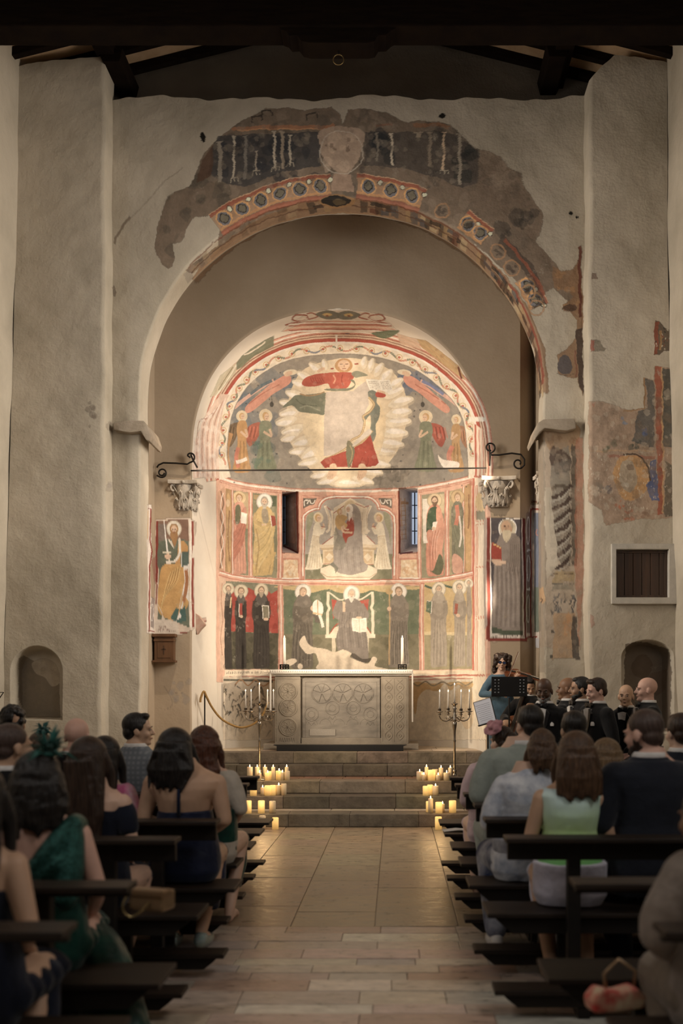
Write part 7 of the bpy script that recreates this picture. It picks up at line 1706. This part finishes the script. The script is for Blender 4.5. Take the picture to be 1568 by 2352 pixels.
def ombre():
    m, nt, bs = nodes('mint_green_ombre_silk'); N, K = nt.nodes.new, nt.links.new; bs.inputs['Roughness'].default_value = .55
    tc = N('ShaderNodeTexCoord'); sx = N('ShaderNodeSeparateXYZ'); K(tc.outputs['Object'], sx.inputs[0]); r = N('ShaderNodeValToRGB'); n = N('ShaderNodeTexNoise'); n.inputs['Scale'].default_value = 7; K(tc.outputs['Object'], n.inputs['Vector'])
    mr = N('ShaderNodeMapRange'); mr.inputs[1].default_value = .55; mr.inputs[2].default_value = 1.08; K(sx.outputs[2], mr.inputs[0]); ad = N('ShaderNodeMath'); ad.operation = 'MULTIPLY_ADD'; ad.inputs[1].default_value = .22; ad.inputs[2].default_value = -.11; K(n.outputs[0], ad.inputs[0]); a2 = N('ShaderNodeMath'); K(mr.outputs[0], a2.inputs[0]); K(ad.outputs[0], a2.inputs[1]); K(a2.outputs[0], r.inputs[0])
    e = r.color_ramp.elements; e[0].position = 0; e[0].color = (.15, .48, .20, 1); e[1].position = 1; e[1].color = (.45, .60, .68, 1)
    for p_, c in ((.35, (.24, .56, .16, 1)), (.55, (.50, .70, .34, 1)), (.75, (.58, .78, .64, 1)), (.9, (.60, .78, .78, 1))): q = e.new(p_); q.color = c
    K(r.outputs[0], bs.inputs['Base Color']); return m
M_ombre = ombre()
M_gold = mat('gold_leather', (.30, .20, .11, 1), .35, .5); M_white_l = mat('white_leather', (.60, .58, .55, 1), .5); M_silvers = mat('silver_glitter', (.55, .60, .60, 1), .2, .8, c2=(.2, .35, .33, 1), scale=120, bump=.8, bscale=200); M_blackl = mat('black_leather', (.01, .009, .008, 1), .35); M_cork = mat('cork_heel', (.32, .20, .10, 1), .8)

def sitter(px, hpx, py, Y, yaw, P, skin, label, sc=None):
    """seated guest: px body axis, hpx/py centre of the head in the frame, Y depth"""
    zh = zat(py, Y); s = sc or zh/1.225
    P['head'] = ((hpx - px)*Y/F/s*math.cos(yaw), P['head'][1], zh/s)
    d = zh/s - 1.225; P['neck'] = (P['head'][0]*.35, P['neck'][1], P['neck'][2] + d*.4)
    return person('', place(px, Y), Y, 0, yaw, s, P, skin, label)

# ---- left side
P = skel('sit', True, elb=(.225, -.05, .78)); t = sitter(-62, -48, 1838, 3.62, -.05, P, 'tan', 'woman with long black hair and bare tanned arm at the left frame edge'); hair(P, 'long', HR['black'], t); dress(t, P, M_dnavy, .92, 'floor', flare=1.15)
P = skel('sit', True, hyaw=.35, elb=(.235, -.03, .77), wr=(.16, .20, .62)); t = sitter(100, 84, 1796, 4.36, .08, P, 'rosy', 'woman in dark green sequin one-shoulder gown with feathered green headpiece', 1.03)
hair(P, 'loose', HR['black'], t); dress(t, P, M_green, .84, 'floor', disp=.03, flare=1.12)
mb = MB(); torso(mb, P, .013, z0=.60, z1=.90); chain(mb, [(-.02, -.10, .86), (.06, -.115, .96), (.135, -.05, 1.045), (.14, .04, 1.02)], [.035, .040, .045, .04]); chain(mb, [(.135, -.06, 1.0), (.13, -.085, .88), (.11, -.085, .76)], [.05, .062, .062]); chain(mb, [(.01, -.09, .84), (.08, -.10, .90)], [.045, .055]); finish(mb, 'sequin_bodice', M_sequin, t, .008, .006)
mb = MB(); chain(mb, [(.02, .30, .50), (.16, .20, .40), (.30, -.02, .22), (.36, -.12, .06)], [.15, .15, .14, .13]); chain(mb, [(.10, .30, .40), (.20, .15, .25), (.25, -.1, .08)], [.15, .16, .16]); finish(mb, 'skirt_train', M_green, t, .011, .035)
def fascinator(t, P, m, off_, n=26, r=.09, seed=1, name='headpiece'):
    R = random.Random(seed); mb = MB(); c = Vector(off_)
    mb.ell(c, (.045, .05, .012), 12, 8)
    for i in range(n):
        a = R.uniform(0, 2*PI); e_ = R.uniform(-.2, 1.3); d = Vector((math.cos(a)*math.cos(e_), math.sin(a)*math.cos(e_), math.sin(e_))); l = r*R.uniform(.6, 1.4)
        mb.tube([c, c + d*l*.5 + Vector((0, 0, .015)), c + d*l + Vector((R.uniform(-.02, .02), R.uniform(-.02, .02), -.01))], [.006, .013, .002], 6, flat=.35)
    o = mb.build(name, m, t, True); o.matrix_local = headmat(P); return o
fascinator(t, P, cloth('green_feathers', (.010, .060, .050, 1), (.02, .11, .09, 1)), (.05, -.05, .12), 34, .12, 2)
P = skel('sit', False, hyaw=-.5); t = sitter(10, 30, 1714, 5.66, -.2, P, 'tan', 'balding man in dark suit with white collar at far left'); hair(P, 'crop', HR['stub'], t); jacket(t, P, M_tux); shirtcollar(t, P, None, False, False); trousers(t, P, M_tux)
P = skel('sit', False, hyaw=.4); t = sitter(24, 28, 1662, 8.0, 0, P, 'olive', 'man with thick curly black hair behind the balding man, far left'); hair(P, 'curly', HR['black'], t); jacket(t, P, M_tux); shirtcollar(t, P, None, False, False); trousers(t, P, M_tux)
P = skel('sit', False); t = sitter(168, 178, 1690, 7.15, -.1, P, 'rosy', 'bald man in dark suit sitting near the left niche'); jacket(t, P, M_tux); shirtcollar(t, P, None, False, False); trousers(t, P, M_tux)
P = skel('sit', True, hyaw=.3); t = sitter(92, 92, 1722, 6.95, 0, P, 'fair', 'woman in teal with small green feathered hat beside the bald man'); hair(P, 'bun', HR['brown'], t); jacket(t, P, M_teal); trousers(t, P, M_teal); fascinator(t, P, M_teal, (.02, -.03, .12), 22, .08, 5, 'feathered_hat')
P = skel('sit', True, hyaw=-.1, tilt=-.05, elb=(.21, -.02, .78), wr=(.08, .24, .66)); t = sitter(222, 207, 1747, 5.62, -.12, P, 'fair', 'woman with long straight brown hair in navy off-shoulder dress'); hair(P, 'verylong', HR['dark'], t); dress(t, P, M_dnavy, .965, 'long', sleeves=.6)
P = skel('sit', True, hyaw=-.2); t = sitter(238, 244, 1738, 6.38, 0, P, 'fair', 'dark-haired woman with pink floral sleeves behind the navy off-shoulder dress'); hair(P, 'long', HR['black'], t); jacket(t, P, M_pinkflo, .014, None, .4, 'blouse', .022, False); dress(t, P, M_pinkflo, .8, 'mid', 'skirt')
P = skel('sit', False, hyaw=-1.15, wr=(.05, .20, .66)); t = sitter(312, 318, 1676, 7.95, -.25, P, 'tan', 'young man in grey plaid jacket, black hair, head turned right'); hair(P, 'quiff', HR['black'], t); jacket(t, P, M_plaid, .018); shirtcollar(t, P, None, False, False); trousers(t, P, M_plaid); face(P, t, False)
P = skel('sit', True, hyaw=-.05, bulk=1.16, elb=(.245, -.03, .79), wr=(.10, .22, .68), ank=(.085, .05, .11), toe=(.095, .18, .04)); P['sh'] = (.205, -.01, 1.03); t = sitter(425, 404, 1724, 6.34, -.05, P, 'tan', 'bare-backed woman with black hair in navy halter dress and silver sandals', 1.07)
hair(P, 'mid', HR['black'], t); dress(t, P, M_halter, .845, 'long', g=.008)
mb = MB(); mb.tube([(-.005, -.128, .82), (0, -.142, .95), (0, -.118, 1.05), (0, -.095, 1.09)], .013, 8, flat=.5); mb.tube([(-.055, -.03, 1.09), (-.03, -.085, 1.10), (0, -.100, 1.10), (.03, -.085, 1.10), (.055, -.03, 1.09)], .012, 8); mb.tube([(0, -.105, 1.10), (.03, -.125, 1.07), (.045, -.13, 1.03)], [.013, .016, .010], 8, flat=.5); mb.build('halter_strap', M_halter, t, True)
shoes(t, P, M_silvers, 'sandal', .0)
P = skel('sit', True, hyaw=-.15, elb=(.22, -.02, .80)); t = sitter(482, 472, 1712, 7.05, -.1, P, 'fair', 'woman with wavy auburn hair and cream sleeves beside the aisle'); hair(P, 'wavy', HR['auburn'], t); jacket(t, P, M_creamk, .012, None, .5, 'cream_top', .02, False); dress(t, P, M_green, .8, 'long', 'skirt')
# ---- right side
P = skel('sit', True, hyaw=.5); t = sitter(1130, 1152, 1704, 8.05, .1, P, 'fair', 'woman in pale pink jacket with a pink hat on her dark bun'); hair(P, 'bun', HR['dark'], t); jacket(t, P, M_pinkj, .018, None, 1.0, 'jacket', .02); dress(t, P, M_pinkj, .8, 'mid', 'skirt')
mb = MB(); mb.ell((-.02, -.01, .0), (.070, .10, .018), 16, 10); 
for i in range(7): mb.ell((.03*math.cos(i), -.03 + .05*math.sin(i*1.7), .02 + .01*(i % 3)), (.035, .03, .025), 10, 8)
o = finish(mb, 'pink_hat', cloth('dusty_pink_felt', (.48, .24, .27, 1)), t, .007, .02, CLH); o.matrix_local = headmat(P) @ Matrix.Translation((-.075, .01, .115)) @ Euler((0, -.75, 0)).to_matrix().to_4x4()
P = skel('sit', False, hyaw=.25, bulk=1.08, elb=(.25, -.03, .79)); t = sitter(1186, 1216, 1664, 7.22, .12, P, 'fair', 'black-haired man in sage grey suit sitting behind the pink hat'); hair(P, 'short', HR['black'], t); jacket(t, P, M_sage, .020); shirtcollar(t, P, None, False, False); trousers(t, P, M_sage)
P = skel('sit', True, hyaw=-.1, bulk=1.12, elb=(.235, -.03, .78), knee=(.175, .36, .535), ank=(.185, .0, .10), toe=(.20, .13, .035)); t = sitter(1208, 1244, 1720, 6.42, .05, P, 'fair', 'guest with short brown hair in blue and white floral shirt and white sneakers'); hair(P, 'crown', HR['brown'], t); jacket(t, P, M_floral, .018, None, .55, 'floral_shirt', .022); trousers(t, P, M_denim); shoes(t, P, M_white_l, 'sneaker')
P = skel('sit', True, elb=(.215, .0, .78), wr=(.08, .24, .64), ank=(.10, .02, .11), toe=(.11, .15, .04)); t = sitter(1308, 1322, 1736, 5.66, 0, P, 'tan', 'woman with straight brown bob in mint and green ombre sleeveless top'); hair(P, 'bob', HR['brown'], t)
mb = MB(); torso(mb, P, .012, z0=.5, z1=1.06); finish(mb, 'sleeveless_top', M_ombre, t, .008, .012); dress(t, P, M_lav, .66, 'mid', 'skirt', g=.02); shoes(t, P, M_gold, 'sandal')
P = skel('sit', True, hyaw=.1); t = sitter(1395, 1390, 1742, 6.45, 0, P, 'fair', 'woman with long light brown hair beside the mint green top'); hair(P, 'long', HR['light'], t); jacket(t, P, M_creamk, .012, None, 1., 'cardigan', .018, False); dress(t, P, M_creamk, .8, 'mid', 'skirt')
P = skel('sit', False, hyaw=.2); t = sitter(1318, 1316, 1676, 7.25, 0, P, 'tan', 'man with black hair seated between the tuxedos and the brown bob'); hair(P, 'short', HR['black'], t); jacket(t, P, M_tux); shirtcollar(t, P, None, False, False); trousers(t, P, M_tux)
P = skel('sit', False, hyaw=.62, pitch=-.12, bulk=1.14, elb=(.265, -.03, .79)); P['sh'] = (.205, -.01, 1.03); t = sitter(1492, 1478, 1684, 5.74, .12, P, 'rosy', 'bearded man with cropped hair in dark navy suit, head bowed left'); hair(P, 'crop', HR['stub'], t); beard(P, HR['dark'], t); jacket(t, P, M_navy, .022); shirtcollar(t, P, None, False, False); trousers(t, P, M_navy); face(P, t, False)
P = skel('sit', False, hyaw=.3); t = sitter(1566, 1560, 1682, 7.05, 0, P, 'fair', 'man in navy suit with short hair at the right frame edge'); hair(P, 'short', HR['dark'], t); jacket(t, P, M_navy); shirtcollar(t, P, None, False, False); trousers(t, P, M_navy)
P = skel('sit', False, hyaw=.2, bulk=1.12, elb=(.28, -.02, .78)); t = sitter(1672, 1612, 1880, 3.62, .1, P, 'brown', 'man in beige grey jacket with dark skin, nearest at the right edge', 1.0); hair(P, 'crop', HR['black'], t); jacket(t, P, M_beige, .022, None, 1.0, 'jacket', .03); trousers(t, P, M_khaki)

# ---- groomsmen standing at the right, all in tuxedos
def groom(px, py, Y, yaw, skin, label, hk=None, hm=None, bd=None, **kw):
    P = skel('stand', False, **kw); zh = zat(py, Y); s = zh/1.655
    t = person('', place(px, Y), Y, 0, yaw, s, P, skin, label, 'groomsmen in tuxedos', .0062)
    if hk: hair(P, hk, hm, t)
    if bd: beard(P, bd, t, 1.35 if bd is HR['grey'] else 1.0)
    jacket(t, P, M_tux, .014, .80, 1.0, 'tuxedo_jacket', .010); trousers(t, P, M_tux); shoes(t, P, M_blackl); shirtcollar(t, P); face(P, t, False, hm)
    mb = MB(); T = P['sh'][2]; mb.prism([(-.122, T-.135), (-.092, T-.135), (-.090, T-.115), (-.104, T-.096), (-.122, T-.112)], 'y', .10, .1275, .002); mb.build('pocket_square', M_shirt, t)
    return t
groom(1249, 1586, 9.75, 2.75, 'deep', 'groomsman with shaved head and grey beard, facing the camera', bd=HR['grey'], pitch=-.2, hyaw=.1)
groom(1302, 1582, 10.7, 1.0, 'brown', 'bald brown-skinned groomsman with face turned away', hyaw=.3)
groom(1331, 1582, 10.25, 1.75, 'olive', 'black-haired bearded groomsman facing left', 'short', HR['black'], HR['black'], hyaw=-.1)
groom(1369, 1586, 9.8, 1.95, 'rosy', 'groomsman with slicked dark hair and shaved sides looking down left', 'quiff', HR['dark'], None, pitch=-.18, hyaw=-.05)
groom(1437, 1598, 10.35, 2.55, 'tan', 'bald groomsman facing the camera beside the niche', None, None, None, pitch=-.05, hyaw=.2, bulk=1.08)
groom(1484, 1584, 9.8, 1.6, 'rosy', 'pale bald groomsman in profile, rightmost of the row', None, None, None, hyaw=-.05, bulk=1.06)

# ---- musicians
Yv = 13.46; P = skel('stand', True, hyaw=-.22, pitch=-.10, tilt=-.12, relb=(.30, .02, 1.20), rwr=(.10, .26, 1.20), lelb=(.22, .16, 1.22), lwr=(.21, .30, 1.40))
P['hup1'] = (0, -.2, 1); P['hdir1'] = (-.5, .8, 0); P['hdir-1'] = (.6, .3, .5); P['hup-1'] = (0, 1, .2)
sv = (zat(1521, Yv) - .48)/1.655; t = person('', place(1153, Yv), Yv, .48, PI + .12, sv, P, 'fair', 'woman violinist in steel blue suit and dark glasses playing behind a stand', None, .005)
hair(P, 'curlylong', HR['dark'], t); jacket(t, P, M_blue, .014, .76, 1.0, 'blue_jacket', .012, False); trousers(t, P, M_blue); shoes(t, P, M_blackl); face(P, t, True, None, True)
M_viol = mat('violin_varnish', (.10, .028, .012, 1), .3, c2=(.15, .05, .02, 1), scale=10); M_cello = mat('cello_varnish', (.16, .05, .02, 1), .3, c2=(.22, .08, .03, 1), scale=8)
def fiddle(name, loc, rot, s, m, label, cat, spike=False):
    t = empty(name, loc, 0, label, cat); t.rotation_euler = rot; t.scale = (s, s, s)
    O = [(0, 0), (.05, .003), (.085, .02), (.102, .055), (.098, .09), (.072, .115), (.056, .14), (.052, .175), (.062, .205), (.082, .235), (.084, .275), (.066, .315), (.03, .345), (0, .352)]
    out = spl(O + [(-a, b) for a, b in O[-2:0:-1]], True, 3)
    mb = MB(); mb.prism([tuple(q) for q in out], 'z', -.018, .018, .005); mb.build('sound_box', m, t)
    mb = MB(); mb.box(-.012, .012, .34, .50, -.004, .016, .004); mb.tube([(0, .50, .004), (0, .55, .0), (0, .575, -.012), (0, .565, -.024)], [.011, .010, .009, .006], 8); mb.build('neck', m, t)
    mb = MB(); mb.box(-.012, .012, .20, .50, .024, .030, .002); mb.build('fingerboard', M_blackl, t)
    mb = MB(); mb.prism([(-.010, .12), (.010, .12), (.022, .02), (-.022, .02)], 'z', .022, .028, .001); mb.build('tailpiece', M_blackl, t)
    mb = MB(); mb.box(-.02, .02, .150, .154, .018, .048, .001); mb.build('bridge', M_wax, t)
    for q in (.51, .53): mb = MB(); mb.tube([(-.03, q, 0), (.03, q, 0)], .003, 6); mb.build('tuning_peg', M_blackl, t)
    for x in (-.007, -.0023, .0023, .007): mb = MB(); mb.tube([(x, .06, .030), (x*1.2, .152, .050), (x*.8, .50, .031)], .0007, 4); mb.build('string', M_silver, t)
    if spike: mb = MB(); mb.tube([(0, 0, 0), (0, -.12, 0)], .004, 6); mb.build('end_pin', M_silver, t)
    return t
Mv = t.matrix_basis
def wpt(x, y, z): return Vector((place(1153, Yv), Yv, .48)) + Matrix.Rotation(PI + .12, 3, 'Z') @ (Vector((x, y, z))*sv)
def orient(A, B, up):
    y = (B - A).normalized(); x = y.cross(up).normalized(); z = x.cross(y); return Matrix((x, y, z)).transposed().to_euler()
A, B = wpt(-.06, .09, 1.52), wpt(-.26, .36, 1.44); fiddle('violin', A, orient(A, B, Vector((0, -.5, 1))), 1.12, M_viol, 'reddish brown violin held under the chin of the woman in blue', 'violin')
t = empty('violin_bow', (0, 0, 0), 0, 'slender violin bow in the raised right hand of the violinist', 'violin bow')
A, B = P3(1166, 1553, Yv-.42), P3(1190, 1497, Yv-.30); t.location = A
mb = MB(); mb.tube([(0, 0, 0), (B-A)*.5 + Vector((.006, 0, 0)), B-A], [.0055, .0045, .004], 6); mb.build('stick', M_viol, t); mb = MB(); mb.tube([Vector((.012, 0, -.004)), (B-A) + Vector((.010, 0, -.004))], .0022, 4); mb.build('bow_hair', M_shirt, t)
# cellist, seated behind the stands
Yc = 13.10; P = skel('sit', False, hyaw=.55, pitch=-.42, rwr=(.22, .34, .80), relb=(.30, .10, .82), lwr=(.14, .22, .98), lelb=(.27, .10, .86), knee=(.20, .40, .5), ank=(.22, .38, .09), toe=(.24, .52, .04))
t = person('', place(1214, Yc), Yc, .48, PI - .35, (zat(1577, Yc)-.48)/1.225, P, 'tan', 'black-haired cellist looking down, seated beside the violinist', None, .006); hair(P, 'short', HR['black'], t); jacket(t, P, M_tux); shirtcollar(t, P, None, False, False); trousers(t, P, M_tux); shoes(t, P, M_blackl); face(P, t, False)
t = empty('musician_chair', (place(1214, Yc), Yc+.02, .48), PI - .35, 'plain black chair under the cellist', 'chair')
mb = MB(); mb.box(-.21, .21, -.20, .21, .41, .44, .008); mb.build('seat', M_blackl, t); mb = MB(); mb.box(-.20, .20, -.25, -.225, .62, .86, .008); mb.build('backrest', M_blackl, t)
for a in (-.18, .18):
    mb = MB(); mb.tube([(a, -.24, 0), (a, -.24, .86)], .012, 8); mb.build('leg', M_iron, t); mb = MB(); mb.tube([(a, .19, 0), (a, .18, .41)], .012, 8); mb.build('leg', M_iron, t)
A, B = P3(1150, 1760, 12.72), P3(1194, 1618, 13.0); A.z = max(A.z, .60); fiddle('cello', A, orient(A, B, Vector((-.2, -1, .2))), 2.0, M_cello, 'brown cello leaning against the cellist by the music stand', 'cello', True)
# music stands
M_stand = mat('black_stand_metal', (.010, .010, .011, 1), .45, .3)
def stand(px, Y, z0, ztop, w_, h_, tilt, yaw, label, holes=True, sheet=False):
    t = empty('music_stand', (place(px, Y), Y, z0), yaw, label, 'music stand')
    mb = MB(); mb.tube([(0, 0, .10), (0, 0, ztop-.02)], .011, 8); mb.build('pole', M_stand, t)
    for i in range(3):
        a = i*2*PI/3 + .5; mb = MB(); mb.tube([(0, 0, .20), (.25*math.cos(a), .25*math.sin(a), .012)], .008, 6); mb.build('leg', M_stand, t)
    desk = MB(); desk.box(-w_/2, w_/2, -.006, .006, 0, h_, .003); desk.box(-w_/2, w_/2, .0, .05, -.006, .004, .002)
    o = desk.build('desk', M_stand, t, False, (0, 0, ztop)); o.rotation_euler = (tilt, 0, 0)
    if holes:
        for s in (-1, 1):
            for c_ in (0, 1):
                for r_ in range(5):
                    mb = MB(); mb.ell((0, 0, 0), (.008 if r_ % 2 else .011, .0015, .008), 10, 6); q = mb.build('desk_hole', mat_hole, o); q.location = (s*(w_*.40 - c_*.045), -.008, .05 + r_*(h_-.09)/4)
    if sheet:
        mb = MB(); mb.box(-w_*.46, w_*.46, .008, .010, .01, h_*.98); q = mb.build('sheet_music', M_paper, o)
        mb = MB()
        for r_ in range(9): mb.box(-w_*.36, w_*(.30 + .06*((r_*7) % 3)), .0100, .0108, h_*(.16 + .08*r_), h_*(.168 + .08*r_))
        mb.build('printed_staves', M_stand, q)
        mb = MB()
        for r_ in range(12): mb.tube([(-w_*.43 + r_*w_*.078, .012 + .006*math.cos(a), h_*.985 + .008*math.sin(a)) for a in np.linspace(0, 2*PI, 8, endpoint=False)], .0015, 4, True)
        mb.build('spiral_binding', M_brass, q)
    return t
mat_hole = mat('stand_hole_glint', (.22, .24, .27, 1), .6); M_paper = mat('sheet_paper', (.50, .52, .60, 1), .8)
Ys = 12.62; stand(1169, Ys, .16, zat(1599, Ys) - .16, 82*Ys/F, 45*Ys/F, .12, 0, 'black perforated music stand in front of the violinist')
# the second stand faces the cellist: its sheet side is turned to the aisle
Ys = 12.45; t = stand(1120, Ys, .16, zat(1662, Ys) - .16, 44*Ys/F, 58*Ys/F, .10, PI - .35, 'low music stand holding white sheet music, right of the altar steps', False, True)
for c in t.children:
    if c.name.startswith('desk'): c.rotation_euler = (.18, .30, 0)

# ------------------------------------------------------------------ small things
t = empty('handbag', (place(352, 4.3), 4.28, zat(2088, 4.28)), -.35, 'gold and brown clutch handbag with chain on the left pew', 'handbag')
mb = MB(); mb.box(-.085, .085, -.05, .05, 0, .085, .014); mb.build('bag_body', M_gold, t); mb = MB(); mb.box(-.088, .088, -.055, .02, .055, .092, .012); mb.build('flap', mat('bronze_leather', (.20, .12, .06, 1), .4, .3), t)
mb = MB(); mb.tube(catm([(-.085, -.05, .07), (-.095, -.075, .03), (-.085, -.08, -.005), (-.05, -.08, -.02), (-.01, -.075, .0), (.02, -.055, .04)], 5), .0045, 6); mb.build('chain_strap', M_brass, t)
t = empty('order_of_service', (place(1052, 8.75), 8.62, .452), .1, 'white folded programme lying on a right front pew', 'paper')
mb = MB(); mb.prism([(-.14, 0), (-.02, .012), (.10, .002), (.10, .005), (-.02, .016), (-.14, .003)], 'y', -.07, .07); mb.build('sheet', M_shirt, t)
t = empty('order_of_service', (place(1486, 5.95), 6.05, zat(1768, 6.05)), -.3, 'white folded programme held up beside the bearded man', 'paper')
t.location = P3(1420, 1772, 6.15); mb = MB(); mb.prism([(-.09, -.03), (.0, .02), (.06, .03), (.06, .034), (.0, .024), (-.09, -.026)], 'y', -.05, .05); mb.build('sheet', M_shirt, t)
t = empty('tote_bag', (place(1405, 3.75), 3.72, .182), .3, 'red and cream patterned bag by the kneeler on the right', 'bag')
t.location = P3(1402, 2318, 3.9); t.location.z = max(.0, t.location.z)
mb = MB(); mb.tube([(.10, 0, .06), (.11, .0, .14), (.04, .01, .19), (-.03, 0, .14), (-.02, 0, .07)], .007, 6); mb.build('handle', M_gold, t, True)
mb = MB(); mb.prism([(-.09, 0), (.13, 0), (.14, .05), (.10, .085), (.02, .075), (-.06, .095), (-.10, .05)], 'y', -.04, .05, .012); finish(mb, 'bag_body', cloth('red_cream_print', (.50, .06, .05, 1), (.62, .50, .34, 1), 14), t, .007, .012)
